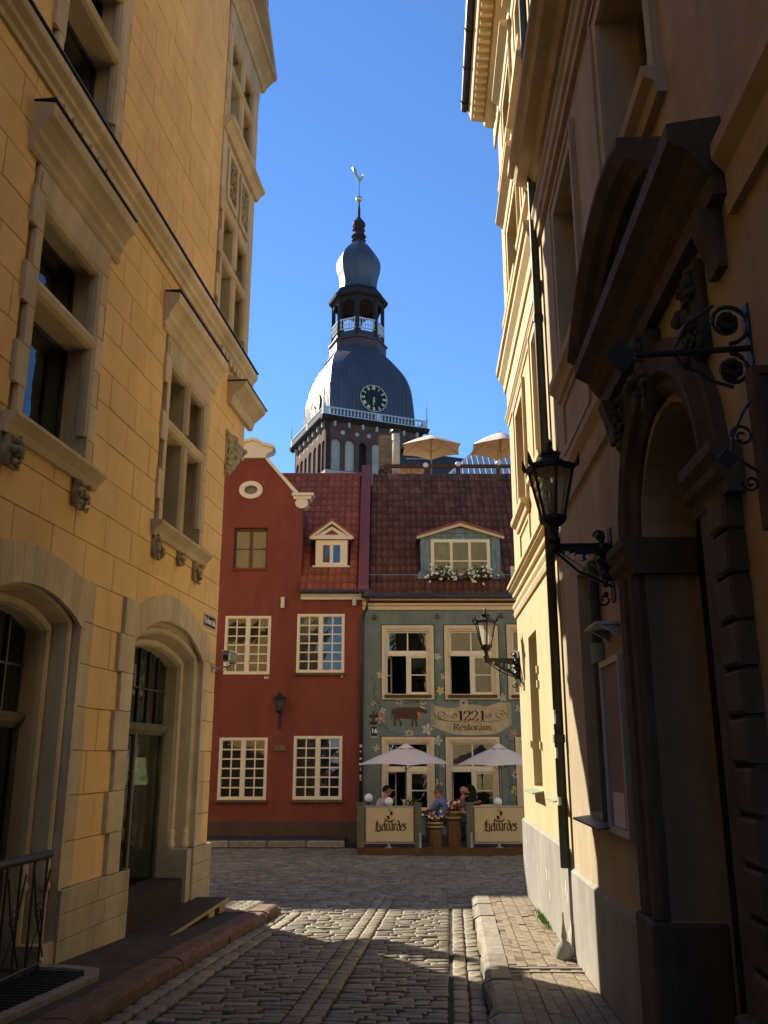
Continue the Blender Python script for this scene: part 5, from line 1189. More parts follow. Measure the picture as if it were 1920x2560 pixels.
# name scroll
sc_ = smoothp(spix((1078, 1760), (1095, 1766), (1130, 1770), (1175, 1762), (1215, 1766), (1245, 1757), (1276, 1757)), 4) + smoothp(spix((1279, 1790), (1277, 1812), (1262, 1822), (1240, 1834), (1190, 1838), (1140, 1836), (1105, 1826), (1078, 1814)), 4)
blot(sc_, 'mural_paper', 'name_scroll')
for pts in (((1077, 1762), (1086, 1764), (1089, 1812), (1079, 1813)), ((1266, 1760), (1277, 1758), (1280, 1810), (1271, 1816))): blot(spix(*pts), 'mural_edge', 'scroll_roll')
def nib(strokes, x0, z0, h, nw, ang, mat, par, name, T=None, d0=.006, slant=0):
    """broad pen letters: strokes are lists of (x, z) in units of h"""
    m = MB(T or TF); ax, az = math.cos(ang) * nw / 2, math.sin(ang) * nw / 2; k = 0
    for st in strokes:
        P = smoothp(st, 4) if len(st) > 2 else st
        for a, b in zip(P, P[1:]):
            d = d0 + .00015 * (k % 11); k += 1
            A = (x0 + (a[0] + slant * a[1]) * h, z0 + a[1] * h); Bq = (x0 + (b[0] + slant * b[1]) * h, z0 + b[1] * h)
            m.add([(A[0] - ax, d, A[1] - az), (A[0] + ax, d, A[1] + az), (Bq[0] + ax, d, Bq[1] + az), (Bq[0] - ax, d, Bq[1] - az)], [(0, 1, 2, 3)])
            t = nw * .12; m.add([(A[0] - t, d + .00005, A[1] - t), (A[0] + t, d + .00005, A[1] - t), (Bq[0] + t, d + .00005, Bq[1] + t), (Bq[0] - t, d + .00005, Bq[1] + t)], [(0, 1, 2, 3)])
    return m.build(name, mat, par, recalc=False)
def shift(S, dx): return [[(x + dx, z) for x, z in s] for s in S]
G = {'1': [[(.3, 1), (.3, 0)], [(.3, 1), (.22, .9), (.1, .85)], [(.08, 0), (.52, 0)], [(.34, 1), (.34, 0)]],
     '2': [[(.05, .72), (.12, .95), (.35, 1.0), (.52, .78), (.42, .5), (.12, .15), (.04, .02)], [(.04, .02), (.3, .05), (.5, .0), (.56, .18)], [(.05, .72), (.12, .7)]],
     'R': [[(.1, 1), (.1, 0)], [(.1, 1), (.4, .98), (.48, .75), (.35, .52), (.1, .5)], [(.28, .5), (.55, 0), (.65, 0)], [(0, 0), (.22, 0)], [(0, 1), (.2, 1)]],
     'e': [[(.05, .35), (.4, .36), (.38, .58), (.22, .66), (.06, .5), (.05, .2), (.2, .0), (.4, .12)]], 's': [[(.33, .55), (.2, .66), (.06, .52), (.2, .36), (.34, .2), (.2, .0), (.04, .12)]],
     't': [[(.15, .9), (.15, .12), (.25, 0), (.34, .08)], [(.02, .64), (.32, .64)]], 'o': [[(.23, .66), (.05, .5), (.05, .17), (.23, 0), (.42, .17), (.42, .5), (.23, .66)]],
     'r': [[(.1, .64), (.1, 0)], [(.1, .45), (.22, .64), (.34, .6)], [(0, 0), (.22, 0)]], 'a': [[(.08, .55), (.22, .66), (.36, .52), (.36, .08), (.46, .02)], [(.36, .38), (.12, .3), (.06, .12), (.18, 0), (.36, .14)]],
     'n': [[(.1, .64), (.1, 0)], [(.1, .46), (.26, .66), (.4, .52), (.4, 0)], [(0, 0), (.2, 0)], [(.3, 0), (.5, 0)]]}
G['ā'] = G['a'] + [[(.08, .85), (.38, .85)]]
def word(s, x0, x1, z0, h, nw, ang, mat, par, name, adv, **k):
    S = []; x = 0
    for ch in s: S += shift(G[ch], x); x += adv.get(ch, .52)
    sc = (x1 - x0) / (x * h); S = [[(a * sc, b) for a, b in st] for st in S]
    return nib(S, x0, z0, h, nw, ang, mat, par, name, **k)
a = FX(1143, 1801); b = FX(1213, 1777); word('1221', a[0], b[0], a[1], b[1] - a[1], .05, .15, 'ink_brown', mural, 'lettering', {'1': .56, '2': .64}, d0=.012)
a = FX(1134, 1825); b = FX(1228, 1809); word('Restorāns', a[0], b[0], a[1], b[1] - a[1], .028, .2, 'ink_brown', mural, 'lettering', {'R': .66, 't': .38, 's': .4, 'r': .38}, d0=.012)
for s in (-1, 1):
    c1 = FX(1178 + s * 72, 1787); c2 = FX(1178 + s * 44, 1790)
    for (c, r, t0) in ((c1, .17, 0), (c2, .1, 1.5)):
        o = nib([[(c[0] + r * (1 - i / 26) * math.cos(t0 + s * i * .42), c[1] + r * (1 - i / 26) * .8 * math.sin(t0 + s * i * .42)) for i in range(22)]], 0, 0, 1, .022, .6, 'ink_brown', mural, 'scroll_ornament', d0=.012)
    nib([spix((1178 + s * 4, 1805), (1178 + s * 30, 1804), (1178 + s * 60, 1802), (1178 + s * 86, 1796), (1178 + s * 92, 1782))], 0, 0, 1, .018, .6, 'ink_brown', mural, 'scroll_ornament', d0=.012)
# cow
cow = spix((982, 1772), (990, 1769), (1020, 1768), (1040, 1769), (1050, 1766), (1056, 1764), (1062, 1768), (1067, 1776), (1068, 1782), (1063, 1784), (1056, 1781), (1050, 1786), (1046, 1792), (1043, 1798), (1044, 1816), (1039, 1817), (1037, 1800), (1034, 1800), (1033, 1817), (1028, 1816), (1029, 1798), (1010, 1797), (1004, 1798), (1005, 1806), (1004, 1816), (999, 1816), (999, 1804), (993, 1797), (989, 1803), (990, 1816), (985, 1815), (984, 1801), (983, 1790), (981, 1782), (980, 1794), (976, 1802), (978, 1788), (979, 1776))
blot(cow, 'cow_brown', 'painted_cow', .004)
blot(spix((1043, 1779), (1052, 1781), (1053, 1793), (1048, 1797), (1044, 1790)), 'cow_orange', 'painted_bell', .008); blot(spix((1050, 1768), (1049, 1762), (1053, 1765), (1062, 1768), (1066, 1775), (1060, 1772)), 'mural_pale', 'painted_face', .008); blot(spix((1000, 1797), (1007, 1797), (1006, 1803), (1002, 1803)), 'mural_pink', 'painted_udder', .008)
# vines, leaves, flowers
V = [((932, 1690), (938, 1715), (935, 1735), (944, 1752), (950, 1775)), ((1080, 1705), (1085, 1680), (1078, 1662), (1084, 1645), (1092, 1632)), ((1084, 1690), (1094, 1705), (1090, 1725), (1098, 1740)), ((1098, 1680), (1108, 1670), (1112, 1655), (1116, 1640)), ((1108, 1738), (1120, 1748), (1150, 1757), (1200, 1756), (1245, 1745)), ((985, 1752), (1010, 1757), (1040, 1756), (1075, 1750), (1092, 1742)), ((950, 1800), (965, 1822), (990, 1836), (1010, 1832)), ((1248, 1640), (1254, 1670), (1248, 1700), (1255, 1730)), ((1262, 1625), (1258, 1660), (1264, 1690)), ((1098, 1840), (1100, 1880), (1093, 1930), (1102, 1975), (1098, 2020)), ((1104, 1830), (1112, 1860), (1106, 1890)), ((1262, 1830), (1275, 1860), (1268, 1900), (1276, 1950), (1270, 2010)), ((1290, 1900), (1280, 1940), (1288, 1990)), ((938, 1760), (942, 1790), (948, 1810))]
rnd = random.Random(12)
for v in V:
    P = smoothp(spix(*v), 6); ribbon(P, .03, 'mural_green')
    for i in range(2, len(P), 3):
        p = P[i]; a = rnd.uniform(0, 6.3); L_ = rnd.uniform(.08, .15); q = (p[0] + L_ * math.cos(a), p[1] + L_ * math.sin(a)); nx, nz = -math.sin(a) * L_ * .2, math.cos(a) * L_ * .2; mm = ((p[0] + q[0]) / 2, (p[1] + q[1]) / 2)
        blot([p, (mm[0] + nx, mm[1] + nz), q, (mm[0] - nx, mm[1] - nz)], 'mural_green', 'painted_leaf')
def bloom(x, y, r, mat, n=5, star=False):
    c = FX(x, y); a0 = rnd.uniform(0, 6)
    for k in range(n):
        a = a0 + 2 * math.pi * k / n; w = .22 if star else .5; q = [(c[0] + r * f * math.cos(a + e), c[1] + r * f * math.sin(a + e)) for f, e in ((.1, 0), (.6, -w), (1, 0), (.6, w))]; blot(q, mat, 'painted_petal')
    blot([(c[0] + r * .2 * math.cos(t), c[1] + r * .2 * math.sin(t)) for t in range(6)], 'ink_brown' if star else 'mural_yellow', 'painted_centre')
for x, y, r, mt, n, st in ((999, 1753, .17, 'mural_pale', 10, 1), (1058, 1754, .15, 'mural_pale', 9, 1), (1159, 1757, .2, 'mural_pale', 11, 1), (1023, 1834, .18, 'mural_pale', 10, 1), (933, 1758, .1, 'mural_pale', 9, 1), (1093, 1641, .15, 'mural_pale', 5, 0), (1110, 1690, .15, 'mural_pale', 5, 0), (1101, 1727, .17, 'mural_yellow', 5, 0), (952, 1687, .16, 'mural_pale', 5, 0), (957, 1777, .14, 'mural_pale', 4, 0), (952, 1796, .22, 'mural_pink', 5, 0), (1068, 1823, .22, 'mural_pale', 5, 0), (1258, 1682, .16, 'mural_pale', 5, 0), (1257, 1744, .16, 'mural_pale', 5, 0), (1285, 1834, .18, 'mural_pink', 5, 0), (1094, 1852, .2, 'mural_pale', 5, 0), (941, 1870, .14, 'mural_pale', 4, 0), (1104, 1911, .16, 'mural_pale', 4, 0), (1093, 1958, .2, 'mural_pale', 4, 0), (1288, 1936, .16, 'mural_pale', 9, 1), (1290, 1976, .2, 'mural_yellow', 5, 0), (1288, 1925, .13, 'mural_pale', 4, 0), (1297, 1772, .16, 'mural_pale', 4, 0)):
    bloom(x, y, r * .82, mt, n, st)
# house number plate and iron wall anchor
a = FX(935.5, 1830)
t = thing('house_number_sign', 'black house number plate reading 16 beside the downpipe', 'sign', (a[0], 25.985, a[1]))
MB().box(-.115, .115, 0, .014, -.18, .18).build('plate', 'sign_black', t, bev=.004); MB().plate([rect(-.105, .105, -.17, .17), rect(-.098, .098, -.163, .163)[::-1]], 1, -.002, 0).build('border', 'sign_white', t)
text('number', '16', .17, 'sign_white', t, (0, -.003, .03), (math.pi / 2, 0, 0), .002, .14, .004); MB().box(-.08, .08, -.003, -.0005, -.145, -.13).build('caption', 'sign_white', t)
a = FX(934, 1795); t = thing('wall_anchor', 'black fleur-shaped iron wall anchor above the house number plate', 'wall anchor', (a[0], 25.99, a[1]))
MB().tube([(0, -.02, -.2), (0, -.02, .2)], [.03, .02], 6).build('bar', 'iron', t); MB().box(-.09, .09, -.03, 0, -.13, -.1).build('cross_bar', 'iron', t)
for s in (-1, 1): MB().tube([(0, -.02, -.05), (s * .05, -.02, .06), (s * .1, -.02, .1), (s * .12, -.02, .05), (s * .08, -.02, .02)], .016, 6).build('scroll', 'iron', t); MB().tube([(0, -.02, -.12), (s * .06, -.02, -.16), (s * .1, -.02, -.13)], .014, 6).build('scroll', 'iron', t)

# ------------------------------------------------------------------ restaurant terrace on the street
DX0, DX1, DY0, DY1, DZ = px(892, 2128, 22.3), 4.6, 22.3, 25.9, -.545
deck = thing('timber_deck', 'low brown timber deck carrying the restaurant terrace', 'deck', (1.5, 24, -.67))
MB().box(DX0 - 1.5, DX1 - 1.5, DY0 - 24, DY0 - 24 + .05, -.06, .10).build('front_board', 'deck_wood', deck)
for k in range(24):
    y = DY0 + .06 + k * .15; MB().box(DX0 - 1.5, DX1 - 1.5, y - 24, y - 24 + .14, .09, .122).build('deck_plank', 'deck_wood', deck)
MB().box(DX0 - 1.5, DX0 - 1.45, DY0 - 23.95, DY1 - 24, -.06, .088).build('side_board', 'deck_wood', deck)
DZ = -.67 + .122
LW = {'L': [[(.55, 1.5), (.3, 1.35), (.22, 1.0), (.3, .5), (.12, .12), (-.1, -.12)], [(.4, 1.3), (.36, .5), (.28, .1)], [(-.12, -.1), (.2, .05), (.5, -.1), (.8, -.12)], [(.05, .85), (.3, .9)], [(-.02, .55), (.14, .62)]],
      'i': [[(0, .95), (.02, .12), (.16, .02)], [(-.05, .9), (.02, 1.0)], [(-.01, 1.28), (.05, 1.34)]], 'e': [[(.02, .5), (.4, .68), (.28, .96), (.04, .78), (.02, .2), (.18, 0), (.4, .14)]],
      'l': [[(0, 1.5), (.01, .12), (.16, 0)]], 'v': [[(0, 1.0), (.06, .25), (.24, 0), (.44, .3), (.42, .8), (.28, 1.0)], [(-.06, .92), (.04, 1.05)]],
      'a': [[(.04, .85), (.24, 1), (.4, .84), (.4, .12), (.52, .02)], [(.4, .52), (.1, .42), (.02, .2), (.16, 0), (.4, .2)]], 'r': [[(.04, .98), (.06, .02)], [(.06, .75), (.2, 1.0), (.36, .86)], [(-.02, .9), (.06, 1)]],
      'd': [[(.12, 1.48), (.34, 1.2), (.42, .8), (.4, .2), (.22, 0), (.02, .2), (.02, .68), (.2, .92), (.4, .76)]], 's': [[(.36, .84), (.2, 1), (.04, .8), (.2, .52), (.36, .3), (.2, 0), (.0, .14)]]}
LW['ā'] = LW['a'] + [[(.04, 1.28), (.42, 1.28)]]
def banner(cx, w, h, label):
    t = thing('terrace_banner', label, 'banner', (cx, 22.47, DZ), 0, 'lettered canvas screens of the terrace')
    z0, z1 = .13, .13 + h
    MB().tube([(-w / 2 - .1, 0, z1 + .02), (w / 2 + .1, 0, z1 + .02)], .018, 8).build('top_rail', 'zinc', t); MB().tube([(-w / 2 - .1, 0, z0 - .03), (w / 2 + .1, 0, z0 - .03)], .014, 8).build('bottom_rail', 'zinc', t)
    for s in (-1, 1): MB().tube([(s * (w / 2 + .09), 0, z0 - .03), (s * (w / 2 + .09), 0, z1 + .02)], .013, 8).build('side_rail', 'zinc', t)
    m = MB(); n, k = 14, 10     # canvas with a slight belly
    m.add([(-w / 2 + w * i / n, -.012 * math.sin(math.pi * i / n) * math.sin(math.pi * j / k), z0 + h * j / k) for i in range(n + 1) for j in range(k + 1)], [(i * (k + 1) + j, (i + 1) * (k + 1) + j, (i + 1) * (k + 1) + j + 1, i * (k + 1) + j + 1) for i in range(n) for j in range(k)])
    m.build('canvas', 'banner', t, smooth=True, recalc=False)
    m = MB()
    for i in range(11):
        x = -w / 2 + .05 + (w - .1) * i / 10; m.tube([(x - .03, 0, z0 - .03), (x, -.012, z0 + .02)], .004, 4)
    for s in (-1, 1):
        for j in range(10): z = z0 + .05 + (h - .1) * j / 9; m.tube([(s * (w / 2 + .09), 0, z - .04), (s * (w / 2 - .02), -.006, z)], .005, 4)
    m.build('lacing', 'iron', t)
    T = lambda p: (p[0], -p[1] - .016, p[2])
    S = []; x = 0
    for ch in 'Lielvārdes': S += shift(LW[ch], x); x += {'L': .75, 'i': .26, 'l': .26, 'e': .5, 'v': .54, 'ā': .62, 'r': .46, 'd': .54, 's': .5}[ch]
    hh = .66 * w / x; nib(S, -.33 * w + .03, z0 + h * .33, hh, .035, .8, 'ink_brown', t, 'lettering', T=T, d0=.002)
    nib(shift(LW['L'][:1], 0), -.33 * w + .02, z0 + h * .33, hh, .03, .8, 'ink_red', t, 'lettering_accent', T=T, d0=.006)
    cz = z0 + h * .76; sh_ = [(-.075, .1), (.075, .1), (.075, -.02), (.05, -.08), (0, -.11), (-.05, -.08), (-.075, -.02)]
    def em(poly, mat, d): m = MB(T); m.prism([(a, cz + b) for a, b in poly], 1, 0, d); m.build('emblem', mat, t)
    em(sh_, 'mural_paper', .002); em([(-.07, -.005), (-.005, -.005), (-.005, -.1), (-.05, -.075), (-.07, -.02)], 'ink_brown', .004); em([(.005, .005), (.07, .005), (.07, .095), (.005, .095)], 'ink_brown', .004); em([(-.03, .115), (.03, .115), (.045, .16), (.015, .14), (0, .17), (-.015, .14), (-.045, .16)], 'mural_edge', .003)
    nib([[(-.12, cz - .08), (-.06, cz - .12), (0, cz - .135), (.06, cz - .12), (.12, cz - .08)]], 0, 0, 1, .03, 1.4, 'ink_brown', t, 'emblem_ribbon', T=T, d0=.005)
    MB().lathe([(.09, 0), (.09, .015), (.03, .025), (.025, .09), (.03, .1)], (-.02, .02, 0), 12).build('foot', 'zinc', t)
x0, x1 = px(914.5, 2060, 22.47), px(1034, 2060, 22.47); zt_ = pz(2016, 22.47); hb = zt_ - (DZ + .15)
banner((x0 + x1) / 2, x1 - x0, hb, 'cream lettered canvas banner in front of the man in lilac shirt')
x0, x1 = px(1186, 2060, 22.47), px(1312, 2060, 22.47); banner((x0 + x1) / 2, x1 - x0, hb, 'cream lettered canvas banner partly hidden by the sunlit wall')
for i, (a, b, lab) in enumerate(((893, 911, 'grey timber post at the left end of the terrace deck'), (1037, 1054, 'grey timber post between the left banner and the barrels'), (1167, 1184, 'grey timber post at the left of the right banner'))):
    cx = px((a + b) / 2, 2060, 22.5); w = (px(b, 2060, 22.5) - px(a, 2060, 22.5)); h = pz(2010, 22.5) - DZ
    t = thing('terrace_post', lab, 'post', (cx, 22.52, DZ), 0, 'terrace posts')
    MB().box(-w / 2, w / 2, -.08, .09, 0, h).build('post', 'grey_wood', t, bev=.008); MB().box(-w / 2 - .012, w / 2 + .012, -.095, .1, h, h + .03).build('cap', 'grey_wood', t)
    if i: MB().box(w * (.1 if i == 1 else -.05), w * (.1 if i == 1 else -.05) + .05, -.10, -.082, .0, .34).build('pale_slat', 'zinc', t)
for i, (a, b, y0, lab) in enumerate(((1068, 1108, 2056, 'low brown barrel planter with red and white flowers'), (1117, 1154, 2027, 'tall brown barrel planter with red and white flowers'))):
    cx = px((a + b) / 2, 2080, 22.6); r = (px(b, 2080, 22.6) - px(a, 2080, 22.6)) / 2; h = pz(y0, 22.6) - DZ
    t = thing('barrel_planter', lab, 'planter', (cx, 22.72, DZ), 0, 'barrel planters')
    n = 16
    for k in range(n):
        a0, a1 = 2 * math.pi * k / n, 2 * math.pi * (k + .93) / n
        vs = [(rr * math.cos(a_), rr * math.sin(a_), z) for z, rr in ((0, r * .88), (h * .5, r * .97), (h * .72, r * .9)) for a_ in (a0, a1)]
        MB().add(vs, [(0, 1, 3, 2), (2, 3, 5, 4)]).build('stave', 'barrel_wood', t, recalc=False)
    MB().lathe([(r * .88, h * .72), (r * 1.0, h * .76), (r * 1.06, h * .9), (r * 1.08, h), (r * .98, h), (r * .95, h * .92)], (0, 0, 0), 20).build('bowl', 'brown_wood', t, smooth=True)
    MB().lathe([(.01, h * .01), (r * .86, h * .02), (r * .8, h * .7), (.01, h * .71)], (0, 0, 0), 16).build('core', 'brown_wood', t)
    for z in (h * .79, h * .95): MB().lathe([(r * 1.06, z), (r * 1.1, z + .005), (r * 1.1, z + .03), (r * 1.06, z + .035)], (0, 0, 0), 20).build('hoop', 'light_wood', t)
    rnd = random.Random(20 + i); m = MB(); leaves(m, [(rnd.gauss(0, r * .5), rnd.gauss(0, r * .5), h + abs(rnd.gauss(0, .08))) for _ in range(320)], .06); m.build('leaves', 'leaf_dark', t, recalc=False)
    for mt, nn in (('petal_white', 22), ('petal_red', 26)):
        m = MB()
        for _ in range(nn): flower(m, (rnd.gauss(0, r * .5), rnd.gauss(-.06, r * .45), h + .06 + abs(rnd.gauss(0, .07))), .04)
        m.build('blossoms', mt, t, recalc=False)
def parasol(name, label, c, R, rise, n, a0, pole, mat, grp, valance=0.0, under=True, sag=.06, vent=True, cat='parasol'):
    """c: point at the centre of the rim plane; pole length below it"""
    t = thing(name, label, cat, (c[0], c[1], c[2] - pole), a0, grp); z0 = pole
    m = MB(); K = 8; vs = [(0, 0, z0 + rise)]; fs = []
    for j in range(1, K + 1):
        f = j / K
        for i in range(n):
            for q in range(4):
                u = q / 4; p0 = Vector((math.cos(2 * math.pi * i / n), math.sin(2 * math.pi * i / n), 0)); p1 = Vector((math.cos(2 * math.pi * (i + 1) / n), math.sin(2 * math.pi * (i + 1) / n), 0))
                p = p0.lerp(p1, u) * R * f; b = math.sin(math.pi * u); z = z0 + rise * (1 - f) - sag * b * f * (1 - f) * 2 + .10 * rise * math.sin(math.pi * f) * .6
                p *= (1 - .06 * b * (f ** 3)); z += .035 * b * f ** 4
                vs.append((p.x, p.y, z))
    w = 4 * n
    for i in range(w): fs.append((0, 1 + i, 1 + (i + 1) % w))
    for j in range(K - 1):
        for i in range(w): fs.append((1 + j * w + i, 1 + j * w + (i + 1) % w, 1 + (j + 1) * w + (i + 1) % w, 1 + (j + 1) * w + i))
    m.add(vs, fs).build('canopy', mat, t, smooth=True, recalc=False)
    MB().tube([(0, 0, 0), (0, 0, z0 + rise + .05)], .022, 8).build('pole', 'light_wood' if mat == 'parasol_sand' else 'grey_wood', t)
    if vent: MB().lathe([(R * .17, rise * .86 + z0), (R * .16, rise * .9 + z0), (.02, rise * 1.12 + z0)], (0, 0, 0), n * 2).build('vent_cap', mat, t)
    for i in range(n):
        a = 2 * math.pi * i / n; d = Vector((math.cos(a), math.sin(a), 0))
        MB().tube([d * .03 + Vector((0, 0, z0 + rise - .03)), d * R * .5 + Vector((0, 0, z0 + rise * .5 + .01)), d * R * .97 + Vector((0, 0, z0 + .0))], .008, 5).build('rib', 'light_wood' if mat == 'parasol_sand' else 'grey_wood', t)
        MB().tube([(0, 0, z0 - .12), d * R * .5 + Vector((0, 0, z0 + rise * .5 - .02))], .008, 5).build('strut', 'light_wood' if mat == 'parasol_sand' else 'grey_wood', t)
    return t
c = FX(1015, 1912, 24.0); top = FX(1015, 1862, 24.0); parasol('terrace_parasol', 'pale grey square parasol over the man in lilac shirt', (c[0], 24.0, c[1]), px(1133, 1912, 24) - c[0], top[1] - c[1] - .02, 4, .06, c[1] - DZ, 'parasol_grey', 'grey terrace parasols')
c = FX(1248, 1914, 24.0); parasol('terrace_parasol', 'pale grey square parasol partly hidden by the sunlit wall', (c[0], 24.0, c[1]), c[0] - px(1139, 1914, 24), top[1] - FX(1015, 1912, 24.0)[1], 4, -.28, c[1] - DZ, 'parasol_grey', 'grey terrace parasols')
for x, y, Yg, lab in ((921.6, 1995, 23.2, 'white globe lamp at the left end of the terrace by the red wall'), (972, 2004.6, 22.7, 'white globe lamp above the left banner'), (1244.6, 2005, 22.7, 'white globe lamp above the right banner')):
    a = FX(x, y, Yg); t = thing('globe_lamp', lab, 'lamp', (a[0], Yg, DZ), 0, 'terrace globe lamps'); h = a[1] - DZ
    MB().ball((0, 0, h), .108, 18, 12).build('globe', 'globe_white', t, smooth=True); MB().tube([(0, 0, 0), (0, 0, h - .1)], .018, 8).build('stem', 'dark_metal', t); MB().lathe([(.05, h - .13), (.06, h - .1), (.03, h - .095)], (0, 0, 0), 10).build('collar', 'dark_metal', t)

# ------------------------------------------------------------------ furniture and guests
def table(label, x, y, w=.7):
    t = thing('terrace_table', label, 'table', (x, y, DZ), 0, 'terrace tables')
    MB().box(-w / 2, w / 2, -.35, .35, .70, .735).build('table_top', 'brown_wood', t, bev=.008)
    for sx in (-1, 1):
        for sy in (-1, 1): MB().tube([(sx * (w / 2 - .06), sy * .29, 0), (sx * (w / 2 - .06), sy * .29, .70)], .02, 6).build('leg', 'dark_metal', t)
    return t
def chair(label, x, y, rz):
    t = thing('terrace_chair', label, 'chair', (x, y, DZ), rz, 'terrace chairs')
    MB().box(-.21, .21, -.21, .21, .42, .45).build('seat', 'brown_wood', t, bev=.008)
    for sx in (-1, 1):
        for sy in (-1, 1): MB().tube([(sx * .19, sy * .19, 0), (sx * .19, sy * .19, .42)], .016, 6).build('leg', 'dark_metal', t)
        MB().tube([(-.2, sx * .19, .44), (-.25, sx * .19, .86)], .016, 6).build('back_post', 'dark_metal', t)
    for z in (.58, .7, .82): MB().box(-.25 - (z - .6) * .1, -.225 - (z - .6) * .1, -.2, .2, z - .04, z + .04).build('back_slat', 'brown_wood', t)
def seg_dist(p, a, b):
    ab = b - a; t = max(0, min(1, (p - a).dot(ab) / max(1e-9, ab.length_squared))); return (p - a - ab * t).length, t
def person(label, loc, rz, shirt, segs_extra, head, hair, lower='trousers', sleeve=.5, lean=0.1):
    """seated; local +x is the way the knees point. segs: (p0, r0, p1, r1, material)"""
    t = thing('person', label, 'person', loc, rz, 'guests at the terrace tables')
    S = []
    V3 = Vector; hip = V3((-.03, 0, .56)); chest = V3((-.05 + lean * .6, 0, .92)); neck = V3((-.03 + lean, 0, 1.10)); hd = neck + V3(head)
    S += [(hip, .155, chest, .165, shirt), (V3((chest.x, -.1, chest.z + .05)), .105, V3((chest.x, .1, chest.z + .05)), .105, shirt), (V3((neck.x - .02, -.17, neck.z - .09)), .068, V3((neck.x - .02, .17, neck.z - .09)), .068, shirt), (neck - V3((0.01, 0, .06)), .062, hd - V3((0, 0, .06)), .055, 'skin')]
    for s in (-1, 1):
        S += [(V3((0, s * .1, .55)), .105, V3((.42, s * .12, .54)), .072, lower), (V3((.42, s * .12, .54)), .066, V3((.40, s * .12, .10)), .045, lower), (V3((.38, s * .12, .06)), .045, V3((.56, s * .13, .04)), .036, 'shoe')]
    # head: skull, face, jaw, nose, ears (looks along local +x)
    S += [(hd + V3((-.02, 0, .03)), .098, hd + V3((.015, 0, .02)), .09, 'skin'), (hd + V3((.045, 0, -.05)), .062, hd + V3((.055, 0, -.085)), .045, 'skin'), (hd + V3((.10, 0, .005)), .012, hd + V3((.122, 0, -.03)), .016, 'skin')]
    for s in (-1, 1): S.append((hd + V3((-.005, s * .098, .0)), .018, hd + V3((-.012, s * .1, .03)), .02, 'skin'))
    for side, elbow, hand in segs_extra:
        sh_ = V3((neck.x - .02, side * .19, neck.z - .10)); el = V3(elbow); ha = V3(hand); mid = sh_.lerp(el, sleeve)
        S += [(sh_, .066, mid, .055, shirt), (mid, .048 if sleeve < 1 else .052, el, .045, 'skin' if sleeve < 1 else shirt)]
        fm = el.lerp(ha, .75); S += [(el, .045, fm, .034, 'skin' if sleeve < 1.2 else shirt), (fm, .033, ha, .028, 'skin')]
        d = (ha - el).normalized(); w = d.cross(V3((1, 0, .3))).normalized(); 
        S.append((ha, .03, ha + d * .06, .034, 'skin'))
        for q in range(4):
            b = ha + d * .07 + w * (q - 1.5) * .02; L_ = (.035, .042, .038, .028)[q]; n_ = d.cross(w) * .012
            S += [(b, .0095, b + d * L_ + n_, .0088, 'skin'), (b + d * L_ + n_, .0088, b + d * L_ * 1.8 + n_ * 3, .0078, 'skin')]
        S.append((ha + w * -.03, .012, ha + w * -.055 + d * .05, .009, 'skin'))
    m = MB()
    for a, r0, b, r1, mt in S:
        n = 3; P = [a.lerp(b, i / n) for i in range(n + 1)]; m.tube(P, [r0 + (r1 - r0) * i / n for i in range(n + 1)], 12); m.ball(a, r0 * .995, 12, 8); m.ball(b, r1 * .995, 12, 8)
    me = m.mesh('body'); o = bpy.data.objects.new('body', me); COL.objects.link(o)
    md = o.modifiers.new('r', 'REMESH'); md.mode = 'VOXEL'; md.voxel_size = .0105; sm = o.modifiers.new('s', 'SMOOTH'); sm.iterations = 4; sm.factor = .5
    bpy.context.view_layer.update(); me2 = bpy.data.meshes.new_from_object(o.evaluated_get(bpy.context.evaluated_depsgraph_get())); bpy.data.objects.remove(o)
    mats = []; 
    for s_ in S:
        if s_[4] not in mats: mats.append(s_[4])
    me2.materials.clear()
    for k in mats: me2.materials.append(MATS[k])
    for p in me2.polygons:
        c_ = p.center; best = None
        for a, r0, b, r1, mt in S:
            dd, tt = seg_dist(c_, a, b); dd -= r0 + (r1 - r0) * tt
            if best is None or dd < best[0]: best = (dd, mt)
        p.material_index = mats.index(best[1]); p.use_smooth = True
    link('body', me2, None, t)
    for s in (-1, 1): MB().ball(hd + V3((.094, s * .034, .012)), .0125, 8, 6).build('eye', 'sign_black', t)
    MB().tube([hd + V3((.103, -.022, -.062)), hd + V3((.108, 0, -.064)), hd + V3((.103, .022, -.062))], .005, 5).build('mouth', 'petal_red', t)
    if hair:
        mat, kind = hair; m = MB(); n, k = 18, 9; vs = []; fs = []
        for i in range(k + 1):
            ph = math.pi * .5 * i / k * (1.35 if kind != 'long' else 1.6)
            for j in range(n):
                th = 2 * math.pi * j / n; back = (1 - math.cos(th)) / 2; pp_ = min(ph, (.95 + back * 1.25 + (.35 if abs(math.sin(th)) > .5 and kind == 'long' else 0)) )
                r = .113 + (.02 if kind == 'long' else 0) + .004 * math.sin(j * 5 + i * 3)
                vs.append(hd + V3((-.012 + r * math.sin(pp_) * math.cos(th), r * .93 * math.sin(pp_) * math.sin(th), .03 + r * math.cos(pp_))))
        for i in range(k):
            for j in range(n): fs.append((i * n + j, i * n + (j + 1) % n, (i + 1) * n + (j + 1) % n, (i + 1) * n + j))
        m.add(vs, fs)
        if kind == 'long':
            for q in range(7): a = math.pi + (q - 3) * .38; m.tube([hd + V3((-.02 + .1 * math.cos(a), .1 * math.sin(a), .03)), hd + V3((-.03 + .11 * math.cos(a), .105 * math.sin(a), -.1)), hd + V3((-.03 + .1 * math.cos(a), .1 * math.sin(a), -.22))], [.04, .045, .02], 7)
        m.build('hair', mat, t, smooth=True)
    return t, hd
def pos(x, y, Yp, hz): a = FX(x, y, Yp); return (a[0], Yp, a[1] - hz)
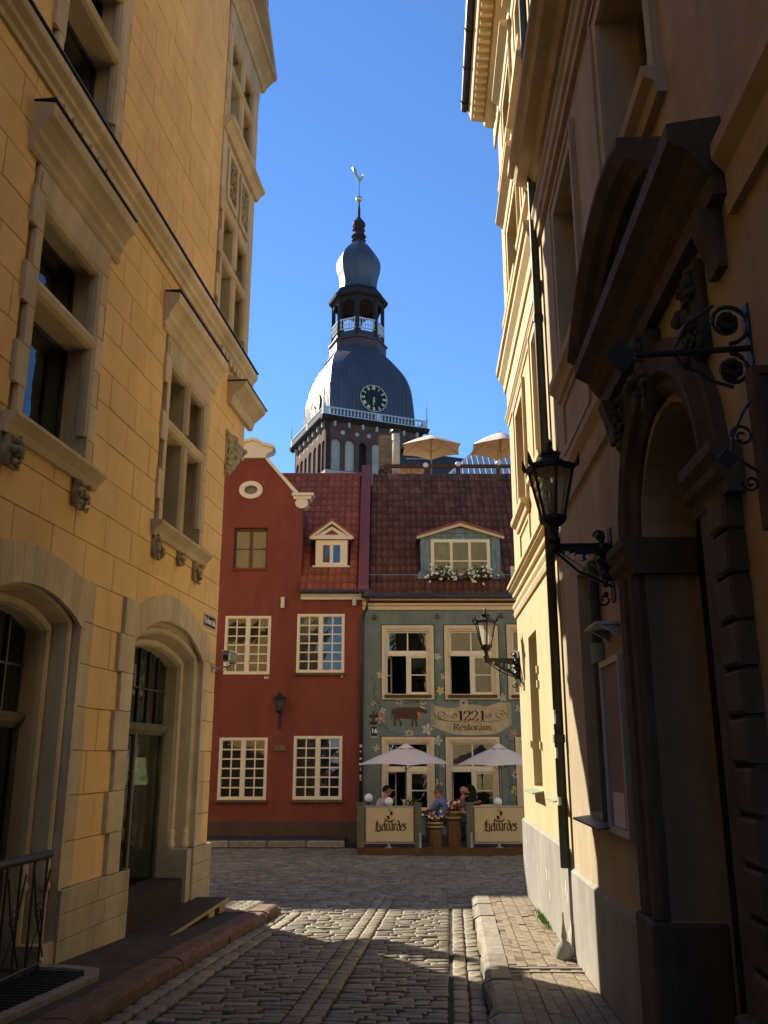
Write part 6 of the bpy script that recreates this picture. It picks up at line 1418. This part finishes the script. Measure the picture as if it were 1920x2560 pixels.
table('brown cafe table with menus behind the left banner', px(1005, 2000, 24.1), 24.1); table('brown cafe table with yellow menu behind the right banner', px(1215, 2000, 24.2), 24.2)
def seat_person(label, x, Yp, rz, *a, **k):
    X = px(x, 1995, Yp); chair('cafe chair under the ' + k.pop('who'), X, Yp, rz); return person(label, (X, Yp, DZ - .02), rz, *a, **k)
seat_person('man in lilac shirt with short black hair looking aside', 955, 24.0, .25, 'shirt_lilac', [(-1, (.14, -.27, .86), (.36, -.16, .84)), (1, (.15, .27, .88), (.30, .12, 1.02))], (.06, -.02, .15), ('hair_black', 'short'), who='man in lilac shirt')
seat_person('grey-haired person in blue shirt resting face in hand', 1110, 23.75, math.pi - .35, 'shirt_blue', [(1, (.26, .17, .84), (.155, .105, 1.10)), (-1, (.18, -.26, .80), (.40, -.1, .78))], (.05, .04, .14), ('hair_grey', 'short'), sleeve=1.0, lean=.12, who='person in blue shirt')
seat_person('bald bearded man in olive T-shirt seen in profile', 1150, 23.6, -.1, 'shirt_olive', [(-1, (.06, -.25, .76), (.30, -.18, .72)), (1, (.2, .25, .92), (.42, .16, .98))], (.06, 0, .15), None, lean=.08, who='bald man')
seat_person('person with long black hair in black top beside the bald man', 1186, 24.1, 2.6, 'cloth_black', [(-1, (.1, -.25, .8), (.34, -.15, .8)), (1, (.12, .25, .8), (.34, .12, .8))], (.05, 0, .14), ('hair_black', 'long'), sleeve=1.0, who='person with long black hair')
o = [t for t in bpy.data.objects if t.get('label', '').startswith('bald bearded')][0]
hd = Vector((.11, 0, 1.25)); m = MB()
for i in range(26): a = -1.6 + 3.2 * i / 25; m.ball((hd.x + .03 + .07 * math.cos(a), .078 * math.sin(a), hd.z - .075 + .03 * abs(math.sin(a))), .026, 7, 5)
m.build('beard', 'hair_black', o, smooth=True)
# things on the tables
def onT(x, Yp): return (px(x, 2000, Yp), Yp, DZ + .735)
t = thing('menu_stand', 'yellow printed menu card standing on the right table', 'menu', onT(1213, 24.05)); MB().prism([(-.04, 0), (.04, 0), (0, .16)], 0, -.2, .2).build('card', 'menu_yellow', t); 
for k in range(3): MB().box(-.15 + k * .1, -.08 + k * .1, -.031, -.029, .03, .06).build('print', 'cow_orange', t)
t = thing('paper_menu', 'white paper menus lying on the left table edge', 'menu', onT(1000, 23.85)); MB().box(-.15, .1, -.1, .1, 0, .012).build('sheet', 'paper_white', t); MB().box(-.12, .14, -.08, .12, .013, .025).build('sheet', 'paper_white', t)
t = thing('table_plant', 'small green potted plant on the left table', 'plant', onT(1030, 24.1)); MB().lathe([(.05, 0), (.07, .1), (.06, .1)], (0, 0, 0), 10).build('pot', 'slate', t); m = MB(); leaves(m, [(random.gauss(0, .06), random.gauss(0, .06), .12 + abs(random.gauss(0, .09))) for _ in range(150)], .07); m.build('leaves', 'leaf', t, recalc=False)
t = thing('cow_figurine', 'small white cow head ornament standing on the left table', 'ornament', onT(1012, 24.25)); MB().lathe([(.05, 0), (.035, .03), (.025, .1), (.05, .14), (.06, .2), (.045, .26), (.02, .28)], (0, 0, 0), 10).build('body', 'globe_white', t, smooth=True)
for s in (-1, 1): MB().tube([(s * .04, 0, .24), (s * .09, 0, .27), (s * .1, 0, .31)], [.02, .012, .004], 6).build('horn', 'mural_pale', t); MB().ball((s * .025, -.05, .2), .014, 6, 5).build('patch', 'cow_brown', t)
MB().lathe([(.028, .08), (.034, .1), (.028, .12)], (0, 0, 0), 8).build('collar', 'cow_orange', t)

# ------------------------------------------------------------------ roof terrace above the blue house
zR = zEb + smb * SN
rt = thing('terrace_railing', 'brown timber railing along the roof ridge of the blue house', 'railing', (0, 29.55, zR))
MB().box(-.0, 5.5, -.04, .05, .28, .40).build('top_rail', 'brown_wood', rt)
for x in (972, 1065, 1145, 1246, 1300): a = px(x, 1180, 29.55); MB().box(a - .07, a + .07, -.05, .06, -.3, .42).build('post', 'brown_wood', rt)
MB().box(-.35, 5.5, .1, 3.9, -.55, -.3).build('terrace_floor', 'deck_wood', rt)
for x, y, lab in ((1064, 1164, 'white globe lamp on the roof terrace railing, left one'), (1145, 1161, 'white globe lamp on the roof terrace railing, middle one'), (1246.5, 1158, 'white globe lamp on the roof terrace railing under the right parasol')):
    a = FX(x, y, 29.55); t = thing('globe_lamp', lab, 'lamp', (a[0], 29.55, zR + .42), 0, 'roof terrace globe lamps'); MB().ball((0, 0, a[1] - zR - .42), .105, 18, 12).build('globe', 'globe_white', t, smooth=True); MB().lathe([(.04, 0), (.035, .06)], (0, 0, 0), 8).build('collar', 'dark_metal', t)
for x, y, yt, R, Yp, lab in ((1078, 1124, 1087, 1.27, 32.0, 'sand-coloured parasol seen from below above the blue roof'), (1252, 1124, 1080, 1.27, 31.5, 'sand-coloured parasol half hidden by the sunlit cream wall'), (1028, 1180, 1166, .72, 33.5, 'small pale parasol farther back on the roof terrace')):
    a = FX(x, y, Yp); b = FX(x, yt, Yp); parasol('roof_parasol', lab, (a[0], Yp, a[1]), R, b[1] - a[1], 6, .5, a[1] - (zR - .3) if R > 1 else max(.8, a[1] - zR + .3), 'parasol_sand', 'sand roof terrace parasols', sag=.02, vent=False)
a = FX(990, 1172, 30.5); h = FX(990, 1086, 30.5)[1] - a[1]
t = thing('vent_chimney', 'tall white metal chimney pipe on the roof terrace', 'chimney', (a[0], 30.5, zR - .3)); h2 = a[1] + h - (zR - .3)
MB().lathe([(.145, 0), (.145, h2)], (0, 0, 0), 18).build('pipe', 'cream_trim', t, smooth=True); MB().lathe([(.152, h2 * .86), (.152, h2 * .88)], (0, 0, 0), 18).build('pipe_band', 'zinc', t); MB().lathe([(.11, h2), (.11, h2 + .08), (.19, h2 + .1), (.17, h2 + .16), (.02, h2 + .2)], (0, 0, 0), 14).build('cowl', 'dark_metal', t)
a = FX(964, 1179, 31.2); b = FX(964, 1092, 31.2); t = thing('brick_chimney', 'buff brick chimney stack behind the white chimney pipe', 'chimney', (a[0], 31.2, zR - .6)); hh = b[1] - zR + .6
MB().box(-.26, .28, -.2, .3, 0, hh).build('stack', 'buff_brick', t); MB().box(-.29, .31, -.23, .33, hh, hh + .06).build('cap', 'slate', t)
a = FX(962, 1180, 30.0); t = thing('potted_bush', 'round dark green potted bush at the left end of the roof terrace', 'bush', (a[0], 30.0, zR - .3)); MB().lathe([(.13, 0), (.17, .3), (.15, .3)], (0, 0, 0), 12).build('pot', 'slate', t)
m = MB(); P = []
while len(P) < 900:
    v = Vector((random.uniform(-1, 1), random.uniform(-1, 1), random.uniform(-1, 1)))
    if .45 < v.length < 1 + random.gauss(0, .06): P.append((v.x * .25, v.y * .25, .52 + v.z * .27))
leaves(m, P, .05); m.build('foliage', 'leaf_dark', t, recalc=False)
t = thing('roof_box', 'small grey ventilation box on the blue house roof near the cream wall', 'vent box', (px(1286, 1440, 26.0), 26.1, pz(1442, 26.1) - .1)); MB().box(-.1, .18, -.05, .3, 0, .42).build('casing', 'zinc', t, bev=.01)

# ------------------------------------------------------------------ cathedral tower
TX, TY, TA = -3.85, 120.0, math.radians(22.5)
tw = thing('cathedral_tower', 'brick cathedral tower with dark bell dome, clocks and slender spire', 'tower', (TX, TY, -.7), TA)
TZ = lambda z: z + .7
hb_ = 7.05
archpos = [(.75, 2.1), (2.7, 4.05), (4.7, 5.75), (6.55, 7.95), (8.7, 10.1), (10.7, 12.05), (12.4, 13.5)]
def tface(rot):
    m = MB(); lo = [rect(-hb_, hb_, 0, TZ(44.4))]
    for a, b in archpos:
        a -= hb_; b -= hb_; r = (b - a) / 2; zt = TZ(41.3)
        lo.append(([(a, TZ(37.6)), (b, TZ(37.6)), (b, zt)] + [((a + b) / 2 + r * math.cos(i * math.pi / 8), zt + r * math.sin(i * math.pi / 8)) for i in range(1, 8)] + [(a, zt)])[::-1])
    m.plate(lo, 1, -hb_, -hb_ + .6); o = m.build('brick_face', 'tower_brick', tw); o.rotation_euler = (0, 0, rot)
    for k, (a, b) in enumerate(archpos):
        MB().box(a - hb_ - .02, b - hb_ + .02, -hb_ + .28 if k not in (2, 5) else -hb_ + .5, -hb_ + .7, TZ(37.5), TZ(42.2)).build('blind_arch' if k not in (2, 5) else 'belfry_opening', 'tower_panel' if k not in (2, 5) else 'interior', o)
    for k, a in enumerate((2.35, 4.4, 6.1, 8.3, 10.4)):
        MB().prism([(a - hb_ + .3 * math.cos(i * .63), TZ(42.9) + .3 * math.sin(i * .63)) for i in range(10)], 1, -hb_ - .03, -hb_ + .1).build('round_panel', 'tower_panel', o)
    for k in range(7): MB().box(-hb_ + 1 + k * 2, -hb_ + 1.3 + k * 2, -hb_ - .35, -hb_ + .1, TZ(43.6), TZ(44.3)).build('cornice_bracket', 'tower_panel', o)
    MB().box(-hb_ - .03, hb_ + .03, -hb_ - .06, -hb_, TZ(37.0), TZ(37.5)).build('sill_band', 'tower_panel', o)
    # balustrade
    bz = TZ(44.95); R_ = hb_ + .45
    MB().box(-R_, R_, -R_ - .12, -R_ + .12, bz + .05, bz + .2).box(-R_, R_, -R_ - .14, -R_ + .14, bz + 1.05, bz + 1.2).build('balustrade_rail', 'tower_white', o)
    m = MB(); n = 30
    for k in range(n):
        x = -R_ + .35 + (2 * R_ - .7) * k / (n - 1)
        if k in (0, n // 2, n - 1): m.box(x - .3, x + .3, -R_ - .13, -R_ + .13, bz + .2, bz + 1.05)
        else: m.lathe([(.1, .2), (.06, .28), (.15, .5), (.07, .8), (.1, 1.05)], (x, -R_, bz), 6)
    m.build('balusters', 'tower_white', o)
    MB().prism([(-hb_ - .1, TZ(44.3)), (-hb_ - .5, TZ(44.6)), (-hb_ - .75, TZ(44.8)), (-hb_ - .75, TZ(44.95)), (-hb_ + .4, TZ(44.97))], 0, -R_ - .3, R_ + .3).build('cornice', 'lantern_dark', o)
    MB().lathe([(.14, 0), (.09, .5), (.05, 1.6), (.13, 1.7), (.04, 1.85), (.015, 2.9)], (-R_, -R_, bz + 1.2), 8).build('pinnacle', 'tower_white', o)
for k in range(4): tface(k * math.pi / 2)
MB().box(-hb_ + .7, hb_ - .7, -hb_ + .7, hb_ - .7, 30, TZ(44.9)).build('tower_core', 'interior', tw)
# bell dome: chamfered square growing into an octagon; standing seams
def octring(a, c):      # apothem a of main faces; c 0 = square, 1 = regular octagon; corner order by angle
    k = a * (1 - c * (1 - math.tan(math.pi / 8))); k = min(k, a * .985); P = []
    for q in range(4):
        ca, sa = math.cos(q * math.pi / 2), math.sin(q * math.pi / 2)
        for x, y in ((-k, -a), (k, -a)): P.append((x * ca - y * sa, x * sa + y * ca))
    return P
dome = [(45.0, 6.3, .03), (46.5, 6.3, .05), (48, 6.26, .08), (49.8, 6.16, .11), (51.3, 6.02, .15), (52.6, 5.8, .22), (53.8, 5.52, .33), (55.0, 5.12, .5), (56.0, 4.7, .67), (57.0, 4.15, .88), (57.8, 3.82, 1)]
def loft(mb, rows, tr=0):
    vs = []; fs = []
    for z, a, c in rows: vs += [(x, y, TZ(z)) for x, y in octring(a, c)]
    for i in range(len(rows) - 1):
        for k in range(8): fs.append((i * 8 + k, i * 8 + (k + 1) % 8, i * 8 + 8 + (k + 1) % 8, i * 8 + 8 + k))
    fs += [tuple(reversed(range(8))), tuple((len(rows) - 1) * 8 + k for k in range(8))]
    mb.add(vs, fs)
def dense(rows, k=4):
    A = smoothp([(a, z) for z, a, c in rows], k); C_ = smoothp([(c, z) for z, a, c in rows], k); return [(q[1], q[0], min(1, max(.03, w[0]))) for q, w in zip(A, C_)]
dome = dense(dome)
dm = MB(); loft(dm, dome); dome_o = dm.build('bell_dome', 'dome_lead', tw)
sm_ = MB()
for face in range(4):
    ca, sa = math.cos(face * math.pi / 2), math.sin(face * math.pi / 2)
    for i in range(-9, 10):
        x0 = i * .62; P = []
        for z, a, c in dome:
            k = a * (1 - c * (1 - math.tan(math.pi / 8)))
            if abs(x0) < k - .05: x, y = x0, -a - .02; P.append((x * ca - y * sa, x * sa + y * ca, TZ(z)))
        if len(P) > 1: sm_.tube(P, .035, 4)
sm_.build('standing_seams', 'dome_lead', dome_o)
m = MB(); loft(m, [(57.8, 3.85, 1), (59.0, 3.85, 1), (59.1, 4.05, 1), (59.3, 4.05, 1), (59.35, 3.7, 1)]); m.build('skirt', 'skirt', tw)
# open lantern storey
for k in range(8):
    a = (k + .5) * math.pi / 4 + math.pi / 8 * 0; R_ = 3.9
    MB().box(R_ - .55, R_, -.24, .24, TZ(59.3), TZ(66.0)).build('lantern_pier', 'lantern_dark', tw).rotation_euler = (0, 0, a)
    b = k * math.pi / 4; ap_ = 3.9 * math.cos(math.pi / 8); w = 3.9 * math.sin(math.pi / 8)
    zt = TZ(64.3); r = w - .35
    o = MB().plate([[(-w, TZ(60.9)), (-r, TZ(60.9)), (-r, zt)] + [(-r * math.cos(i * math.pi / 8), zt + r * math.sin(i * math.pi / 8)) for i in range(1, 8)] + [(r, zt), (r, TZ(60.9)), (w, TZ(60.9)), (w, TZ(66.1)), (-w, TZ(66.1))]], 1, -ap_ + .02, -ap_ + .3).build('lantern_arch', 'lantern_dark', tw); o.rotation_euler = (0, 0, b)
    m = MB().box(-w + .2, w - .2, -ap_ - .05, -ap_ + .1, TZ(60.6), TZ(60.75)).box(-w + .2, w - .2, -ap_ - .07, -ap_ + .12, TZ(62.1), TZ(62.3))
    for i in range(6): m.lathe([(.1, 0), (.06, .2), (.16, .5), (.07, 1.0), (.1, 1.35)], (-w + .42 + (2 * w - .84) * i / 5, -ap_ + .02, TZ(60.75)), 6)
    o = m.build('lantern_balustrade', 'tower_white', tw); o.rotation_euler = (0, 0, b)
MB().lathe([(.15, TZ(59.3)), (.15, TZ(66))], (0, 0, 0), 8).build('centre_post', 'lantern_dark', tw)
m = MB(); loft(m, [(59.3, 3.5, 1), (60.4, 3.5, 1), (60.5, 3.3, 1)]); m.build('lantern_floor', 'skirt', tw)
MB().box(-1.4, -1.2, -2.2, -1.9, TZ(60.5), TZ(65)).box(-.8, -.6, -2.2, -1.9, TZ(60.5), TZ(65)).build('ladder', 'lantern_dark', tw)
m = MB(); loft(m, [(65.9, 3.55, 1), (66.1, 4.05, 1), (66.5, 4.15, 1), (66.6, 3.8, 1), (67.4, 3.3, 1), (67.6, 3.4, 1), (67.8, 3.3, 1), (67.85, 2.9, 1)]); m.build('lantern_cornice', 'lantern_dark', tw)
k = .924
on = [(67.8, 2.95 * k), (68.6, 2.8 * k), (69.4, 2.78 * k), (70.4, 2.95 * k), (71.4, 3.2 * k), (72.3, 3.32 * k), (73.1, 3.28 * k), (73.9, 3.0 * k), (74.7, 2.55 * k), (75.5, 1.95 * k), (76.1, 1.4 * k), (76.7, .95 * k)]
on = [(z, a) for a, z in smoothp([(a, z) for z, a in on], 4)]
m = MB(); loft(m, [(z, a, 1) for z, a in on]); oo = m.build('onion_dome', 'dome_lead', tw)
m = MB(); loft(m, [(76.6, .85, 1), (77.0, 1.05, 1), (77.3, .8, 1), (77.7, 1.1, 1), (78.0, .78, 1), (78.5, .75, 1), (78.8, .95, 1), (79.1, .75, 1), (79.6, .95, 1), (80.1, .9, 1), (80.6, .5, 1), (81.2, .2, 1), (82.2, .2, 1), (83.8, .09, 1)]); m.build('spire_tip', 'lantern_dark', tw)
MB().ball((0, 0, TZ(84.3)), .52, 16, 10).build('gilded_ball', 'gold', tw, smooth=True); MB().tube([(0, 0, TZ(84.8)), (0, 0, TZ(87.6))], .05, 6).build('vane_rod', 'lantern_dark', tw)
ck = [(-.15, 87.4), (.25, 87.5), (.6, 88.2), (.75, 88.9), (.62, 89.0), (.55, 88.6), (.3, 88.3), (.0, 88.2), (-.3, 88.6), (-.5, 89.4), (-.85, 89.9), (-1.15, 89.7), (-1.1, 89.1), (-.7, 88.3)]
MB().prism([(x, TZ(z)) for x, z in ck], 1, -.05, .05).build('weathercock', 'gold', tw)
# clocks on the two visible sides
for face in (0, 3):
    o = bpy.data.objects.new('clock', None); 
    R_ = 2.0; ap_ = 6.34
    o = MB().lathe([(R_ * .6, -.03), (R_ * .6, .03), (.01, .031)], (0, 0, 0), 32).build('clock', 'clock_black', tw)
    MB().lathe([(R_ * .99, -.06), (R_ * .99, .0), (R_ * .6, .001), (.01, .001)], (0, 0, 0), 40).build('clock_disc', 'clock_black', o)
    MB().plate([[(R_ * math.cos(i * .1571), R_ * math.sin(i * .1571)) for i in range(40)], [(R_ * .955 * math.cos(-i * .1571), R_ * .955 * math.sin(-i * .1571)) for i in range(40)]], 2, 0, .06).build('clock_rim', 'clock_gold', o)
    NUM = {'I': [[(0, 0), (0, 1)]], 'V': [[(-.3, 1), (0, 0)], [(0, 0), (.3, 1)]], 'X': [[(-.3, 1), (.3, 0)], [(-.3, 0), (.3, 1)]]}
    for hh_, s in enumerate(('XII', 'I', 'II', 'III', 'IV', 'V', 'VI', 'VII', 'VIII', 'IX', 'X', 'XI')):
        a = math.pi / 2 - hh_ * math.pi / 6; m = MB(); tot = sum({'I': .28, 'V': .62, 'X': .66}[q] for q in s); x = -tot / 2
        for q in s:
            wq = {'I': .28, 'V': .62, 'X': .66}[q]
            for st in NUM[q]:
                (x0, y0), (x1, y1) = [((x + wq / 2 + px_) * .36, R_ * .66 + py_ * R_ * .25) for px_, py_ in st]
                nx, ny = (y1 - y0), -(x1 - x0); L_ = math.hypot(nx, ny); nx, ny = nx / L_ * .05, ny / L_ * .05
                rot = lambda X, Y: (X * math.cos(a - math.pi / 2) - Y * math.sin(a - math.pi / 2), X * math.sin(a - math.pi / 2) + Y * math.cos(a - math.pi / 2))
                pts = [rot(x0 - nx, y0 - ny), rot(x0 + nx, y0 + ny), rot(x1 + nx, y1 + ny), rot(x1 - nx, y1 - ny)]
                m.add([(p[0], p[1], .05 + .001 * len(m.v)) for p in pts], [(0, 1, 2, 3)])
            x += wq
        m.build('numeral', 'clock_gold', o, recalc=False)
    for ang, L_, w in ((math.radians(-96), R_ * .62, .1), (math.radians(-93), R_ * .45, .2)):
        d_ = Vector((math.cos(ang), math.sin(ang), 0)); n_ = Vector((-d_.y, d_.x, 0)); m = MB()
        m.add([tuple(p) for p in (d_ * 0 + Vector((0, 0, .12)), n_ * w + d_ * L_ * .5 + Vector((0, 0, .12)), d_ * L_ + Vector((0, 0, .12)), -n_ * w + d_ * L_ * .5 + Vector((0, 0, .12)))], [(0, 1, 2, 3)]); m.build('clock_hand', 'clock_gold', o, recalc=False)
    MB().ball((0, 0, .12), .16, 10, 6).build('clock_hub', 'clock_gold', o)
    ra = face * math.pi / 2; o.location = (ap_ * math.sin(ra) * 1.0, -ap_ * math.cos(ra), TZ(48.8)); o.rotation_euler = (math.radians(90 - 3), 0, ra)

# ------------------------------------------------------------------ other roofs behind, and the row that continues out of view to the left
t = thing('cloister_roof', 'pale ribbed metal hip roof behind the roof terrace', 'building', (7.0, 60, -.7))
a = FX(1110, 1188, 58); b = FX(1195, 1128, 62)
z0, z1 = a[1] + .7, b[1] + .7
MB().add([(-2.7, -2.2, z0), (8, -2.2, z0), (8, 2, z1), (-.5, 2, z1)], [(0, 1, 2, 3)]).build('roof_sheet', 'metal_roof', t, recalc=False)
for k in range(26):
    x = -2.4 + k * .4; s = max(0, min(1, (x + 2.7) / 2.2)); MB().tube([(x, -2.22, z0 + .03), (min(8, x + .15 + 0 * s), -2.2 + 4.2 * s, z0 + (z1 - z0) * s + .03)], .035, 4).build('seam', 'slate', t)
MB().box(-2.5, 8, -1.9, 3.5, 0, z0).build('wall', 'tower_brick', t)
t = thing('cathedral_nave', 'dark lower church roof beside the tower behind the terrace', 'building', (3.0, 100, -.7)); a = FX(1040, 1160, 100)[1] + .7; b = FX(1000, 1186, 100)[1] + .7
MB().prism([(-1.5, b), (-1.0, a - .4), (1.5, a), (9, b + .2), (9, 0), (-1.5, 0)], 1, -4, 6).build('roof', 'roof_dark', t); MB().box(-.5, 2.2, -4.2, -4.0, b + .6, a - .8).build('wall_face', 'tower_panel', t)
t = thing('far_roof', 'dark roof edge just left of the tower above the red ridge', 'building', (FX(712, 1190, 70)[0], 70, -.7)); a = FX(700, 1187, 70)[1] + .7
MB().prism([(-8, 0), (1.4, 0), (1.4, a - .8), (.6, a - .1), (-8, a + .1)], 1, 0, 8).build('roof_block', 'roof_dark', t)
def plain_house(name, label, x0, x1, zE, zrdg, wall, roof):
    t = thing(name, label, 'house', ((x0 + x1) / 2, FY, -.7)); w = (x1 - x0) / 2
    MB().box(-w, w, .0, 9, 0, zE + .7).build('wall', wall, t); MB().prism([(-.3, zE + .7), (9.3, zE + .7), (6, zrdg + .7), (3.3, zrdg + .7)], 0, -w, w).build('roof', roof, t)
    n = int(w * 2 / 1.8)
    for f in range(3):
        for k in range(n):
            x = -w + .9 + k * 1.8; z = 1.2 + f * 2.6; 
            if z + 1.5 > zE + .4: continue
            o = MB().box(x - .5, x + .5, -.04, .0, z, z + 1.5).build('window', 'window_white', t); MB().box(x - .42, x + .42, -.05, -.041, z + .08, z + 1.42).build('pane', 'slate', o)
    return t
plain_house('row_house', 'ochre house next to the red house, hidden behind the yellow building', -17.2, -9.02, 7.0, 12.25, 'cream_plaster', 'old_tile')
plain_house('row_house', 'grey house two doors from the red house, hidden behind the yellow building', -26, -17.22, 7.6, 14.1, 'tower_panel', 'old_tile')
plain_house('row_house', 'pale house next to the blue house, hidden behind the cream building', 5.62, 16, 6.4, 11.0, 'cream_plaster', 'old_tile')
# unseen board added in the side street, shaped to cast the road's shadow band
e_, n_ = Vector((-.667, .745, 0)), Vector((.745, .667, 0)); P0 = Vector((-2.62, 13.96, 0)); base = P0 + e_ * 3
cn = thing('shadow_board', 'added board hidden behind the yellow building, shaped to shade the road', 'sign', base + Vector((0, 0, 3.3)))
pl = [(d + .16, z + .02) for d, z in ((-.46, .0), (.3, -.02), (.52, .1), (.58, .5), (.66, 1.0), (.5, 1.12), (.3, .9), (.1, .62), (-.46, .36))]
MB().add([tuple(n_ * d + e_ * s + Vector((0, 0, z))) for s in (-.03, .03) for d, z in pl], [tuple(range(9)), tuple(reversed(range(9, 18)))] + [(i, (i + 1) % 9, 9 + (i + 1) % 9, 9 + i) for i in range(9)]).build('hung_board', 'dark_metal', cn)  # outline follows the wanted shadow band; added board, out of camera view
MB().tube([tuple(n_ * .3 + Vector((0, 0, .7))), tuple(n_ * .3 + Vector((-.1, -1.3, .7)))], .025, 6).build('arm', 'iron', cn)
